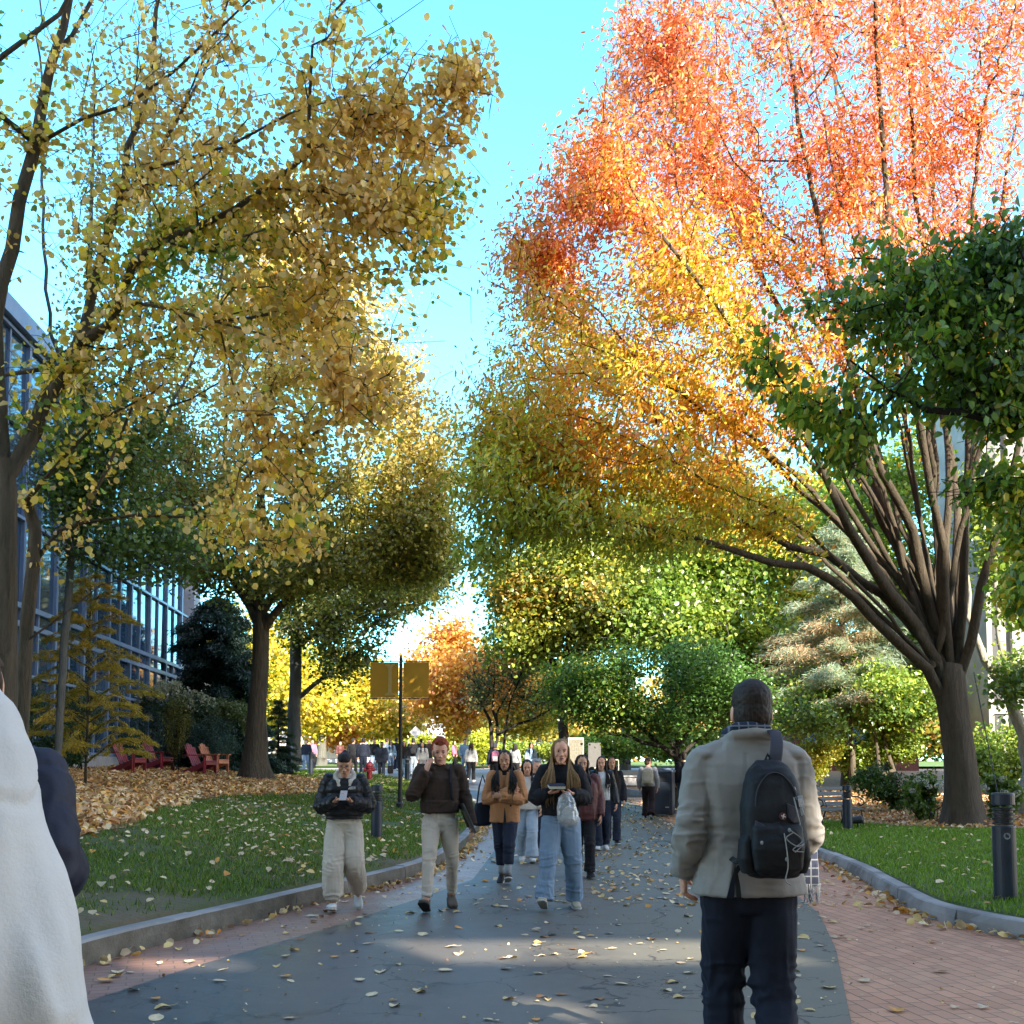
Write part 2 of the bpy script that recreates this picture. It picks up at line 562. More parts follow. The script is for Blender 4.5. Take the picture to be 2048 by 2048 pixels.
sc.cycles.transmission_bounces = 5; sc.cycles.caustics_reflective = False; sc.cycles.caustics_refractive = False
sc.cycles.sample_clamp_indirect = 6

# ------------------------------------------------------------------ ground surfaces
def grid_sheet(name, xs_fn, ys, nt, zfn, mat, dz=0, kind='structure'):
    """xs_fn(y, t in 0..1) -> x"""
    ys = np.asarray(ys); t = np.linspace(0, 1, nt)
    Y, T_ = np.meshgrid(ys, t, indexing='ij')
    X = xs_fn(Y, T_); Z = zfn(X, Y) + dz
    V = np.stack([X, Y, Z], -1).reshape(-1, 3)
    i = np.arange(len(ys) - 1)[:, None] * nt; j = np.arange(nt - 1)[None]
    Fc = np.stack([i + j, i + j + 1, i + nt + j + 1, i + nt + j], -1).reshape(-1, 4)
    o = mesh_np(name, V, Fc, mat, smooth=True)
    return tag(o, kind=kind)

# asphalt
n = NT('asphalt'); v = n.coord()
big = n.noise(v, .35, 4, .6); fine = n.noise(v, 160, 3, .7); mid = n.noise(v, 3, 5, .65)
sx = n.new('ShaderNodeSeparateXYZ'); n.link(v, sx.inputs[0])
grn = n.math('MULTIPLY_ADD', sx.outputs['X'], .22); 
gm = n.new('ShaderNodeMapRange'); gm.inputs['From Min'].default_value = -1.0; gm.inputs['From Max'].default_value = 2.2; n.link(n.math('ADD', sx.outputs['X'], n.math('MULTIPLY', mid, .8)), gm.inputs['Value'])
base = n.mix(gm.outputs[0], (.080, .070, .070), (.175, .165, .108))
base = n.mix(n.math('MULTIPLY', big, .5), base, (.052, .046, .048))
base = n.mix(n.math('MULTIPLY', fine, .45), base, (.16, .14, .125))
vor = n.new('ShaderNodeTexVoronoi'); vor.feature = 'DISTANCE_TO_EDGE'; vor.inputs['Scale'].default_value = .95
dn = n.new('ShaderNodeTexNoise'); dn.inputs['Scale'].default_value = 2.2; dn.inputs['Detail'].default_value = 6; n.link(v, dn.inputs['Vector'])
vm = n.new('ShaderNodeVectorMath', operation='MULTIPLY_ADD'); n.link(dn.outputs['Color'], vm.inputs[0]); vm.inputs[1].default_value = (.9, .9, 0); n.link(v, vm.inputs[2])
n.link(vm.outputs[0], vor.inputs['Vector'])
vor2 = n.new('ShaderNodeTexVoronoi'); vor2.feature = 'DISTANCE_TO_EDGE'; vor2.inputs['Scale'].default_value = 4.5; n.link(vm.outputs[0], vor2.inputs['Vector'])
cr = n.math('LESS_THAN', vor.outputs['Distance'], n.math('MULTIPLY', n.math('POWER', n.noise(v, 5, 4), 3.0), .06))
cr2 = n.math('MULTIPLY', n.math('LESS_THAN', vor2.outputs['Distance'], .015), n.math('GREATER_THAN', big, .53))
crk = n.math('MULTIPLY', n.math('MAXIMUM', cr, cr2), n.math('GREATER_THAN', n.noise(v, .8, 2), .44))
wp = n.new('ShaderNodeMapRange'); wp.inputs['From Min'].default_value = .53; wp.inputs['From Max'].default_value = .60
n.link(n.noise(v, .9, 6, .7, .6), wp.inputs['Value'])
wm = n.new('ShaderNodeMapRange'); wm.inputs['From Min'].default_value = 1.3; wm.inputs['From Max'].default_value = .2; n.link(sx.outputs['X'], wm.inputs['Value'])
wpat = n.math('MULTIPLY', wp.outputs[0], wm.outputs[0])
base = n.mix(n.math('MULTIPLY', wpat, .42), base, (.03, .026, .026))
st = n.noise(v, 7, 5, .75); base = n.mix(n.math('MULTIPLY', st, .35), base, (.045, .042, .04))
base = n.mix(n.math('MULTIPLY', crk, .75), base, (.012, .012, .013))
n.link(base, n.bsdf.inputs['Base Color'])
wet = n.new('ShaderNodeMapRange'); wet.inputs['From Min'].default_value = 1.6; wet.inputs['From Max'].default_value = -1.2
n.link(n.math('ADD', sx.outputs['X'], n.math('MULTIPLY', mid, 1.2)), wet.inputs['Value'])
wet.inputs['To Min'].default_value = .62; wet.inputs['To Max'].default_value = .30
n.link(n.math('SUBTRACT', n.math('ADD', wet.outputs[0], n.math('MULTIPLY', fine, .15)), n.math('MULTIPLY', wpat, .07)), n.bsdf.inputs['Roughness'])
n.bsdf.inputs['Specular IOR Level'].default_value = .5
n.bump(n.math('SUBTRACT', n.math('MULTIPLY', fine, .35), crk), .35, .006)
ASPHALT = n.mat

# brick paving
def brick_pave(name, rot, gloss=.75, c1=(.60, .28, .155), c2=(.42, .18, .10), mort=(.07, .05, .035)):
    n = NT(name); v = n.coord(rot=(0, 0, rot))
    b = n.new('ShaderNodeTexBrick'); b.offset = .5; b.squash = 1
    b.inputs['Scale'].default_value = 1; b.inputs['Brick Width'].default_value = .225; b.inputs['Row Height'].default_value = .114
    b.inputs['Mortar Size'].default_value = .0055; b.inputs['Mortar Smooth'].default_value = .25; b.inputs['Bias'].default_value = 0
    b.inputs['Color1'].default_value = (*c1, 1); b.inputs['Color2'].default_value = (*c2, 1); b.inputs['Mortar'].default_value = (*mort, 1)
    dn = n.new('ShaderNodeTexNoise'); dn.inputs['Scale'].default_value = 1.2; n.link(v, dn.inputs['Vector'])
    vm = n.new('ShaderNodeVectorMath', operation='MULTIPLY_ADD'); n.link(dn.outputs['Color'], vm.inputs[0]); vm.inputs[1].default_value = (.05, .05, 0); n.link(v, vm.inputs[2])
    n.link(vm.outputs[0], b.inputs['Vector'])
    c = n.mix(n.math('MULTIPLY', n.noise(v, 1.1, 5), .45), b.outputs['Color'], (.50, .33, .20))
    c = n.mix(n.math('MULTIPLY', n.noise(v, 90, 3), .3), c, (.05, .03, .025))
    n.link(c, n.bsdf.inputs['Base Color'])
    n.link(n.math('ADD', n.math('MULTIPLY', n.noise(v, 2.5, 4), .35), gloss - .2), n.bsdf.inputs['Roughness'])
    n.bump(n.math('ADD', n.math('MULTIPLY', b.outputs['Fac'], -1), n.math('MULTIPLY', n.noise(v, 60, 3), .2)), .6, .008)
    return n.mat
BRICK_R = brick_pave('red_brick_paving', radians(82), .8)
BRICK_L = brick_pave('wet_brick_paving', radians(-18), .45, (.30, .15, .12), (.22, .105, .085), (.05, .04, .04))

SOIL = pm('soil', (.09, .065, .045), (.05, .036, .025), 4, .95, .5, 30)
n = NT('lawn_soil'); v = n.coord()
f1 = n.noise(v, .5, 5, .65); f2 = n.noise(v, 14, 4)
c = n.ramp(f1, [(.36, (.13, .095, .055)), (.47, (.075, .085, .03)), (.6, (.045, .095, .014))])
c = n.mix(n.math('MULTIPLY', f2, .6), c, (.06, .05, .022))
n.link(c, n.bsdf.inputs['Base Color']); n.bsdf.inputs['Roughness'].default_value = .95; n.bump(f2, .6, .03)
LAWNM = n.mat
n = NT('leaf_mulch'); v = n.coord()
f1 = n.noise(v, 18, 5, .7); f2 = n.noise(v, 3, 3)
c = n.ramp(f1, [(.33, (.10, .055, .03)), (.5, (.25, .13, .06)), (.68, (.48, .31, .16))])
n.link(c, n.bsdf.inputs['Base Color']); n.bsdf.inputs['Roughness'].default_value = .9; n.bump(f1, .8, .03)
MULCH = n.mat
GRANITE = pm('granite', (.32, .31, .30), (.17, .165, .16), 1.2, .85, .5, 90, .004)
GRANITE_D = pm('dark_face_granite', (.17, .15, .12), (.085, .075, .055), 3, .85, .7, 40, .012)  # darker mottled granite for the kerb's front face
PLAZA = pm('plaza_concrete', (.34, .33, .31), (.26, .25, .24), 2, .85, .2, 50)

ysr = np.concatenate([np.linspace(-8, 90, 197), np.linspace(95, 400, 20)])
grid_sheet('ground', lambda Y, T_: -150 + 300 * T_, ysr, 31, lambda X, Y: g(Y) - .06, SOIL)
ys1 = np.concatenate([np.linspace(-6, 90, 193)])
# brick paving across the whole path, asphalt laid 4 mm above
grid_sheet('brick_path', lambda Y, T_: (kx(Y) - .02) + ((np.where(Y < 38.4, rx_(np.minimum(Y, 38.4)), 9) + .02) - kx(Y)) * T_, np.linspace(-6, 38.4, 149), 12, lambda X, Y: g(Y) + .0, BRICK_R)
bl = grid_sheet('brick_band', lambda Y, T_: (kx(Y) - .02) + (np.interp(Y, [0, 7.2, 8.5, 10.45, 13.1, 15, 20, 29, 36], [-2.7, -2.72, -2.38, -1.72, -.98, -.52, -.32, -.25, -.6]) - kx(Y) + .1) * T_, np.linspace(-6, 36, 169), 6, lambda X, Y: g(Y) + .004, BRICK_L)
AL = lambda Y: np.interp(Y, [-6, 0, 7.2, 8.5, 10.45, 13.1, 15, 20, 29, 36, 41, 46, 51, 60, 80], [-2.7, -2.7, -2.72, -2.38, -1.72, -.98, -.52, -.32, -.25, -.9, -2.4, -4.1, -6.5, -12, -26])
AR = lambda Y: np.interp(Y, [-6, 0, 6.5, 9.3, 11.5, 18, 25, 35, 40, 50, 60, 80], [1.2, 1.4, 1.96, 2.68, 3.15, 3.9, 4.2, 4.0, 3.4, 2.5, 2.4, 2.4])
grid_sheet('asphalt_path', lambda Y, T_: AL(Y) + (AR(Y) - AL(Y)) * T_, np.linspace(-6, 57, 253), 14, lambda X, Y: g(Y) + .008, ASPHALT)
grid_sheet('plaza', lambda Y, T_: (kx(Y) - .1) + (14 - kx(Y)) * T_, np.linspace(56, 70, 57), 20, lambda X, Y: g(Y) + .014, PLAZA)
# lawns
grid_sheet('left_lawn', lambda Y, T_: kx(Y) - np.where(T_ < 1e-6, .11, .158) - 26 * T_ ** 1.6, np.linspace(-6, 64, 281), 70, lambda X, Y: zl(X, Y) - .0, LAWNM)
grid_sheet('right_lawn', lambda Y, T_: rx_(Y) + np.where(T_ < 1e-6, .11, .158) + 30 * T_ ** 1.6, np.linspace(-6, 37.9, 180), 60, lambda X, Y: zr(X, Y), LAWNM)
grid_sheet('far_planting_bed', lambda Y, T_: np.interp(Y, [38.2, 44, 52, 90], [5.0, 3.3, 3.0, 3.0]) + 26 * T_, np.linspace(38.2, 56, 60), 30, lambda X, Y: g(Y) + .14, MULCH)
grid_sheet('far_lawn', lambda Y, T_: -60 + 110 * T_, np.linspace(70.2, 130, 30), 40, lambda X, Y: g(Y) + .1, pm('far_grass', (.13, .2, .04), (.09, .15, .03), 2, .9, .3))  # plain light green for the far grass

def kerb(name, curve, top_w=.15, h=.2, seglen=1.8, dark=True, side=1, jit=.006, seed=1):
    """curve: (n,2) of the kerb face; side = +1 when the lawn lies to -x"""
    r = np.random.default_rng(seed)
    c = np.asarray(curve); L = np.concatenate([[0], np.cumsum(np.linalg.norm(np.diff(c, axis=0), axis=1))])
    mb = MB(); s0 = 0
    while s0 < L[-1] - .3:
        s1 = min(s0 + seglen * r.uniform(.8, 1.15), L[-1])
        ss = np.linspace(s0 + .004, s1 - .004, max(3, int((s1 - s0) / .15)))
        q = np.stack([np.interp(ss, L, c[:, 0]), np.interp(ss, L, c[:, 1])], 1)
        t = np.gradient(q, axis=0); t /= np.linalg.norm(t, axis=1, keepdims=True)
        nrm = np.stack([-t[:, 1], t[:, 0]], 1) * side
        dj = r.normal(0, jit); V = []
        for (x, y), (nx, ny) in zip(q, nrm):
            z = float(g(y)); e1, e2, e3 = r.normal(0, .007, 3)
            V += [(x - nx * (.012 + e2), y - ny * (.012 + e2), z - .1), (x - nx * (.012 + e1), y - ny * (.012 + e1), z + h * .5), (x - nx * (.004 + e3 * .6), y - ny * (.004 + e3 * .6), z + h - .018), (x + nx * .014, y + ny * .014, z + h + dj),
                  (x + nx * (top_w - .01), y + ny * (top_w - .01), z + h + dj), (x + nx * top_w, y + ny * top_w, z + h - .003 + dj), (x + nx * top_w, y + ny * top_w, z - .1)]
        k = 7; m = len(q); Fs = []; M = []
        for i in range(m - 1):
            for j in range(k - 1):
                f = (i * k + j, (i + 1) * k + j, (i + 1) * k + j + 1, i * k + j + 1)
                Fs.append(f if side > 0 else f[::-1]); M.append(1 if j < 2 else 0)
        Fs += [tuple(range(k)), tuple((m - 1) * k + j for j in range(k))[::-1]]; M += [0, 0]
        b = mb.n; mb.add(V, Fs); mb.m[-len(M):] = M
        s0 = s1
    o = mb.build(name, [GRANITE, GRANITE_D if dark else GRANITE]); return tag(o, kind='structure')
yy = np.concatenate([np.linspace(-4, 45, 245), np.linspace(45.5, 75, 40)])
kerb('left_kerb', np.stack([kx(yy), yy], 1), h=.2, side=1)
yy = np.linspace(-4, 38.4, 200)
kerb('right_kerb', np.stack([rx_(yy), yy], 1), h=.17, side=-1, dark=False, seed=5)
kerb('far_kerb', np.array([[5.0, 38.5], [4.6, 39.5], [3.9, 41.5], [3.4, 44], [3.1, 48], [3.0, 54]]), h=.16, side=-1, dark=False, seed=6)

# ------------------------------------------------------------------ leaf litter and grass (uncountable ground cover)
YEL = (.62, .44, .17); TAN = (.58, .43, .27); ORA = (.60, .28, .06); BRN = (.28, .14, .06); PAL = (.66, .52, .31); GRN = (.20, .26, .05)
def litter(name, XY, zfn, size, cols, wts, mat=LEAF_DRY, lift=.008, seed=1, tilt=.25, label=None, aspect=.8):
    r = np.random.default_rng(seed); n = len(XY)
    z = zfn(XY[:, 0], XY[:, 1]) + lift + np.abs(r.normal(0, lift, n))
    C = np.column_stack([XY, z])
    cf = lambda c, rr: mixcols(cols, wts, len(c), rr)
    d = r.normal(0, 1, (n, 3)); d[:, 2] *= tilt
    o = leaves(name, C, size, mat, None, cf, r, aspect=aspect, droop=0, flat=1 - tilt, fold=.3, dirs=d * 3)
    return tag(o, label=label, cat=label and 'leaves', kind='stuff')

def uni(n, x0, x1, y0, y1, r): return np.column_stack([r.uniform(x0, x1, n), r.uniform(y0, y1, n)])
r = np.random.default_rng(21)
# boundary of the leaf carpet on the left mound (world polyline, from the photograph's edge)
bpx = [(60, 1700), (140, 1680), (200, 1668), (290, 1655), (312, 1628), (360, 1608), (430, 1597), (520, 1590), (600, 1592), (690, 1584), (760, 1580)]
B = np.array([P(a, b)[:2] for a, b in bpx])
B = B[np.argsort(B[:, 1])]
print('carpet edge', B.round(1).tolist())
def carpet(x, y): # True inside carpet
    lim = np.interp(y, B[:, 1], B[:, 0])
    lim = np.minimum(lim, np.interp(y, [28, 33, 40], [0, -4.5, -8]))
    return (x < lim + .25 * vnoise(np.column_stack([y * 1.5, y * 0, x * 0]))) & (y > B[0, 1] - .4 + .3 * vnoise(np.column_stack([x, x * 0, x * 0])))
Q = uni(260000, -18, -2.2, 11, 36, r)
Q = Q[carpet(Q[:, 0], Q[:, 1]) & (Q[:, 0] < kx(Q[:, 1]) - 1.2)]
Q = Q[:64000]
litter('leaf_carpet', Q, zl, .095, [(.74, .46, .23), (.72, .34, .08), (.38, .18, .07), (.80, .60, .34), (.78, .52, .16)], [5, 2, 3.5, 2.5, 1.2], lift=.03, seed=3, tilt=.45, label='thick carpet of tan and orange fallen leaves covering the mound under the left trees')
# base sheet below the carpet
ysb = np.linspace(B[0, 1], 36, 120)
grid_sheet('leaf_bed', lambda Y, T_: -16 + (np.interp(Y, B[:, 1], B[:, 0]) - .1 + 16) * T_, ysb, 50, lambda X, Y: zl(X, Y) + .012, MULCH)
# scattered leaves on the lawns
Q = uni(14000, -14, -.9, 3.5, 50, r); Q = Q[(Q[:, 0] < kx(Q[:, 1]) - .2)]
Q = Q[r.random(len(Q)) < np.clip(.62 + .5 * vnoise(np.column_stack([Q * .5, Q[:, :1] * 0])), .1, 1)]
litter('scattered_leaves', Q, zl, .072, [PAL, YEL, TAN, ORA], [5, 2, 3, 1.2], lift=.03, seed=4, label='scattered pale fallen leaves on the left lawn')
Q = uni(1500, 4.2, 16, 7, 37, r); Q = Q[(Q[:, 0] > rx_(Q[:, 1]) + .2)]
litter('scattered_leaves', Q, zr, .07, [PAL, YEL, GRN, TAN], [3, 2, 2, 3], lift=.03, seed=5, label='sparse small leaves on the right lawn')
# mulch of leaves round the right trees
def rmul(x, y): return (y > np.interp(x, [4, 7, 8.5, 10, 14], [31, 27.5, 23.8, 22.4, 19.5]) + .4 * vnoise(np.column_stack([x, y, x * 0])))
Q = uni(60000, 5.3, 24, 19, 38, r); Q = Q[rmul(Q[:, 0], Q[:, 1]) & (Q[:, 0] > rx_(Q[:, 1]) + .3)][:30000]
litter('leaf_mulch', Q, zr, .075, [TAN, ORA, BRN, PAL], [3, 2.5, 4, 1], lift=.02, seed=6, tilt=.4, label='brown fallen leaves covering the soil under the right trees')
grid_sheet('mulch_bed', lambda Y, T_: np.interp(Y, [19.5, 22.4, 23.8, 27.5, 31, 37.9], [14, 10, 8.5, 7, 5.6, 5.6]) + 18 * T_, np.linspace(19.5, 37.9, 80), 40, lambda X, Y: zr(X, Y) + .012, MULCH)
# small debris and far leaves on the path
Q = uni(6500, -2.7, 5.2, 12, 45, r)
Q = Q[(Q[:, 0] > kx(Q[:, 1]) + .03) & (Q[:, 0] < np.where(Q[:, 1] < 38, rx_(np.minimum(Q[:, 1], 38)), 4) - .03)]
Q = Q[r.random(len(Q)) < np.clip(.25 + .5 * (Q[:, 0] > .8) + .6 * vnoise(np.column_stack([Q * .45, Q[:, :1] * 0])), .05, 1)]
litter('path_leaves', Q, lambda x, y: g(y) + .01, .07, [PAL, YEL, TAN, ORA, BRN], [5, 3, 2, 1, 1], lift=.006, seed=8, tilt=.2, label='small fallen leaves strewn over the middle and far path')
# leaves gathered against the kerbs
ky_ = r.uniform(6, 36, 1500); Q = np.column_stack([kx(ky_) + np.abs(r.normal(0, .1, 1500)) + .02, ky_]); Q = Q[r.random(1500) < np.interp(ky_, [6, 12, 18, 36], [.12, .3, .9, 1])]
ky2 = r.uniform(6, 36, 1500); Q2 = np.column_stack([rx_(ky2) - np.abs(r.normal(0, .16, 1500)) - .02, ky2]); Q = np.vstack([Q, Q2[r.random(1500) < .5]])
litter('path_leaves', Q, lambda x, y: g(y) + .012, .075, [PAL, YEL, TAN, ORA, BRN], [3, 3, 2, 2, 2], lift=.012, seed=9, tilt=.4, label='fallen leaves gathered in lines against the granite kerbs')
Q = uni(2600, -2.7, 6.0, 5.5, 14, r); Q = Q[(Q[:, 0] > kx(Q[:, 1]) + .03) & (Q[:, 0] < rx_(Q[:, 1]) - .03)]
litter('path_crumbs', Q[r.random(len(Q)) < .32], lambda x, y: g(y) + .01, .022, [PAL, YEL, TAN, BRN], [3, 3, 2, 2], lift=.003, seed=10, label='tiny leaf crumbs scattered over the near path')

def grass(name, n, x0, x1, y0, y1, zfn, ok, seed, h=.06, cols=((.10, .17, .016), (.14, .23, .02), (.22, .24, .05)), label=None, w=.007):
    r = np.random.default_rng(seed)
    Y = y0 + (y1 - y0) * r.random(n) ** 1.5; X = r.uniform(x0, x1, n)
    k = ok(X, Y); X = X[k]; Y = Y[k]; n = len(X)
    Z = zfn(X, Y); hh = h * r.uniform(.5, 1.3, n) * (1 + .25 * vnoise(np.column_stack([X * 2, Y * 2, X * 0])))
    a = r.uniform(0, 2 * pi, n); ww = w * (1 + Y / 12.)
    dx = np.cos(a) * ww / 2; dy = np.sin(a) * ww / 2
    lx = r.normal(0, .45, n) * hh; ly = r.normal(0, .45, n) * hh
    V = np.stack([np.column_stack([X - dx, Y - dy, Z - .005]), np.column_stack([X + dx, Y + dy, Z - .005]), np.column_stack([X + lx, Y + ly, Z + hh])], 1).reshape(-1, 3)
    Fc = np.arange(3 * n).reshape(-1, 3)
    col = mixcols(list(cols), [3, 3, 1], n, r) * (1 + .25 * r.normal(0, 1, (n, 1))).clip(.5, 1.5)
    return tag(mesh_np(name, V, Fc, GRASSM, col=col, npf=3), label=label, cat='grass', kind='stuff')
def okl(x, y):
    return (x < kx(y) - .16) & ~carpet(x, y) & (vnoise(np.column_stack([x * .6, y * .6, x * 0])) + .5 * vnoise(np.column_stack([x * 2.5, y * 2.5, x * 0])) > -.45 + .2 * (np.clip(1 - (kx(y) - x - .2) / .5, 0, 1)) + np.random.default_rng(5).normal(0, .28, len(x)))
grass('grass', 250000, -9, -.9, 3, 34, zl, okl, 31, label='thin green grass on the left lawn with bare patches')
grass('grass', 170000, 4.2, 13, 7, 30, zr, lambda x, y: (x > rx_(y) + .17) & ~rmul(x, y), 32, h=.055, cols=((.12, .23, .012), (.17, .30, .016), (.22, .31, .03)), label='short bright green grass on the right lawn')
grass('grass', 30000, -10, -1.2, 33, 58, zl, lambda x, y: (x < kx(y) - .2), 33, h=.08, label='green grass on the far tip of the left lawn', w=.01)

# individually visible fallen leaves on the near path
lr = np.random.default_rng(77)
vars_ = []
for kname, c_, wt in (('pale', PAL, 5), ('yellow', YEL, 3), ('tan', TAN, 2), ('orange', ORA, 2), ('brown', BRN, 1.2)):
    for q in range(3):
        n_ = 9; L = .085; th = np.linspace(0, 2 * pi, 2 * n_ + 1)[:-1]
        rad = .5 * L * (1 - .12 * np.cos(th) + .05 * lr.normal(0, 1, len(th)) * (q > 0))
        mb = MB(); V = [(0, 0, .004)]; tw = lr.uniform(-1, 1); cu = lr.uniform(.1, .35)
        for a_, ra in zip(th, rad):
            x = ra * cos(a_) * (1.12 if abs(a_) < .2 else 1); y = ra * sin(a_) * .86
            V.append((x, y, .003 + cu * (y * y + .5 * x * x * tw) / L * 2.2 + abs(lr.normal(0, .001))))
        Fs = [(0, i, i % (2 * n_) + 1) for i in range(1, 2 * n_ + 1)]
        mb.add(V, Fs); mb.tube([(-.5 * L, 0, .004), (-.75 * L, .006, .003), (-.95 * L, .004, .008)], .0012, 4)
        me = mb.mesh('fallen_leaf')
        mm = pm('leaf_' + kname, c_, tuple(x * .75 for x in c_), 25, .6, .3, 60) if q == 0 else mm
        me.materials.append(mm); vars_.append((kname, me, wt))
wv = np.array([v_[2] for v_ in vars_]); wv = wv / wv.sum()
cnt = 0
while cnt < 300:
    y = 5.3 + 9 * lr.random() ** .8; x = lr.uniform(kx(y) + .05, min(rx_(y) - .05, 5))
    if x > AR(y) and lr.random() < .55: continue
    if lr.random() > .55 + .6 * vnoise(np.array([[x * .9, y * .9, 3.]]))[0]: continue
    kname, me, _ = vars_[lr.choice(len(vars_), p=wv)]
    o = bpy.data.objects.new('fallen_leaf', me); COL.objects.link(o)
    o.location = (x, y, float(g(y)) + .012); o.rotation_euler = (lr.normal(0, .1), lr.normal(0, .1), lr.uniform(0, 6.28))
    s_ = lr.uniform(.65, 1.25); o.scale = (s_, s_ * lr.uniform(.75, 1.1), s_)
    surf = 'right brick paving' if x > AR(y) else ('left brick band beside the kerb' if x < AL(y) else 'asphalt path')
    tag(o, '%s fallen leaf lying on the near %s' % (kname, surf), 'leaf', '%s fallen leaves on the near %s' % (kname, surf))
    cnt += 1
# ------------------------------------------------------------------ trees
def E(px, py, Y, rxp, ryp, rd, w=1.0):
    c = at(px, py, Y); return (c[0], c[1], c[2], rxp * Y / F, rd, ryp * Y / F, w)
def LP(pts, Y0, r0, r1, dY=0):
    """limb from pixels at depth Y0..Y0+dY, radii r0..r1"""
    n = len(pts); out = []
    for i, p in enumerate(pts):
        t = i / max(n - 1, 1); Y = Y0 + dY * t if len(p) < 3 else p[2]
        out.append((*at(p[0], p[1], Y), r0 + (r1 - r0) * t))
    return out
def mk_tree(name, label, base, T, ells, natt, per, spread, size, colfn, bark, lmat=LEAF, cat='tree', group=None, aspect=.8, droop=.3, flat=.6, gap=0.0, gs=.5, step=.5, lw=.25, curve=.25, seed=1, tip=.006, flare=None, back=3, colvar=.18, maxgrow=.1, skip=0, shell=0., extra=None, sizevar=.25, crown='crown'):
    r = np.random.default_rng(seed)
    A = in_ells(ells, natt, r, gap, gs, shell)
    if extra is not None: A = A[extra(A)]
    tips = T.grow(A, step, lw, curve, skip=skip)
    T.finish(tip, maxgrow=maxgrow)
    root = empty(name, tuple(base), label=label, cat=cat, group=group)
    inv = np.array(base)
    T.pos = T.pos - inv
    w_ = T.wood('trunk', bark, root, flare=flare)
    C, D = twig_leaves(T, tips, per, spread, r, back)
    C2 = C + inv
    cf = lambda c, rr: colfn(c + inv, rr)
    leaves(crown, C, size, lmat, root, cf, r, aspect=aspect, droop=droop, flat=flat, dirs=D * .7, colvar=colvar, sizevar=sizevar)
    return root

def cmix(*pairs, ns=.35, nw=1.0):
    """patchy mix of colours: noise picks neighbouring colours per clump"""
    cols = np.array([p[0] for p in pairs]); w_ = np.array([p[1] for p in pairs], float); w_ /= w_.sum(); cw = np.cumsum(w_)
    def f(c, r):
        t = (vnoise(c * ns + 5) * .5 + .5 - .5) * nw * 1.3 + .5 + r.normal(0, .22, len(c))
        t = np.clip(t, 0, .9999); return cols[np.searchsorted(cw, t)]
    return f

# --- near left katsura, leaning over the path
T = Tree(1)
T.limb([(*[at(12, 1570, 11)[0], 11, ground(at(12, 1570, 11)[0], 11) - .1], .15)] + LP([(12, 1570), (10, 1400), (12, 1110), (14, 985), (10, 920)], 11, .12, .09), wob=0)
T.limb(LP([(10, 960), (54, 869), (95, 807), (132, 753), (161, 687), (170, 652)], 11, .085, .07, .3))
T.limb(LP([(170, 652), (188, 580), (203, 507), (225, 453), (246, 380), (261, 290), (283, 217), (301, 127), (315, 18), (330, -120)], 11.3, .055, .02, 1))
T.limb(LP([(246, 388), (301, 333), (362, 217), (410, 127), (470, -40)], 11.8, .03, .012, .6))
T.limb(LP([(301, 337), (453, 286), (580, 232), (700, 190)], 11.8, .02, .009, -.6))
T.limb(LP([(150, 695), (221, 634), (235, 580), (272, 525), (326, 485), (399, 453), (471, 417), (543, 366), (609, 308), (616, 217), (625, 90)], 11.2, .06, .014, -.5))
T.limb(LP([(609, 308), (700, 254), (800, 200), (900, 170), (985, 190)], 10.8, .018, .006, .4))
T.limb(LP([(536, 377), (650, 385), (760, 400), (860, 430)], 10.9, .016, .006, -.5))
T.limb(LP([(221, 623), (272, 601), (326, 609), (435, 634), (525, 677), (640, 740), (760, 860)], 11.1, .022, .007, -.8))
T.limb(LP([(435, 634), (470, 760), (520, 900), (620, 1010)], 10.9, .012, .006, -.5))
T.limb(LP([(10, 1050), (0, 760), (0, 560), (22, 489), (36, 398), (72, 290), (90, 199), (109, 127), (127, 54), (150, -60)], 11, .09, .04, .5))
T.limb(LP([(90, 199), (109, 101), (145, 72), (185, 7), (230, -90)], 11.4, .03, .02, .3))
T.limb(LP([(72, 290), (150, 235), (250, 200), (340, 140), (430, 60), (520, -20)], 11.3, .022, .01, -.6))
T.limb(LP([(-60, 180), (0, 115), (60, 65), (110, 20), (150, -30)], 10.5, .03, .02, 0))
T.limb([(at(38, 1540, 11.6)[0], 11.6, ground(at(38, 1540, 11.6)[0], 11.6) - .1, .08)] + LP([(38, 1540), (46, 1400), (52, 1260), (62, 1160), (66, 1130), (70, 1060), (54, 1000)], 11.6, .075, .06, .1), wob=0)
T.limb(LP([(66, 1130), (124, 1060), (165, 1030), (270, 1035), (393, 1035)], 11.7, .03, .012, 0))
T.limb(LP([(165, 1030), (219, 931), (273, 811), (330, 740)], 11.7, .025, .01, .3))
T.limb(LP([(54, 1000), (124, 906), (203, 844), (300, 790)], 11.5, .025, .01, -.3))
T.limb(LP([(58, 1279), (137, 1213), (207, 1175), (290, 1150)], 11.6, .015, .006, .3))
T.limb(LP([(161, 687), (80, 740), (0, 745), (-80, 730)], 11.2, .03, .02, .3))
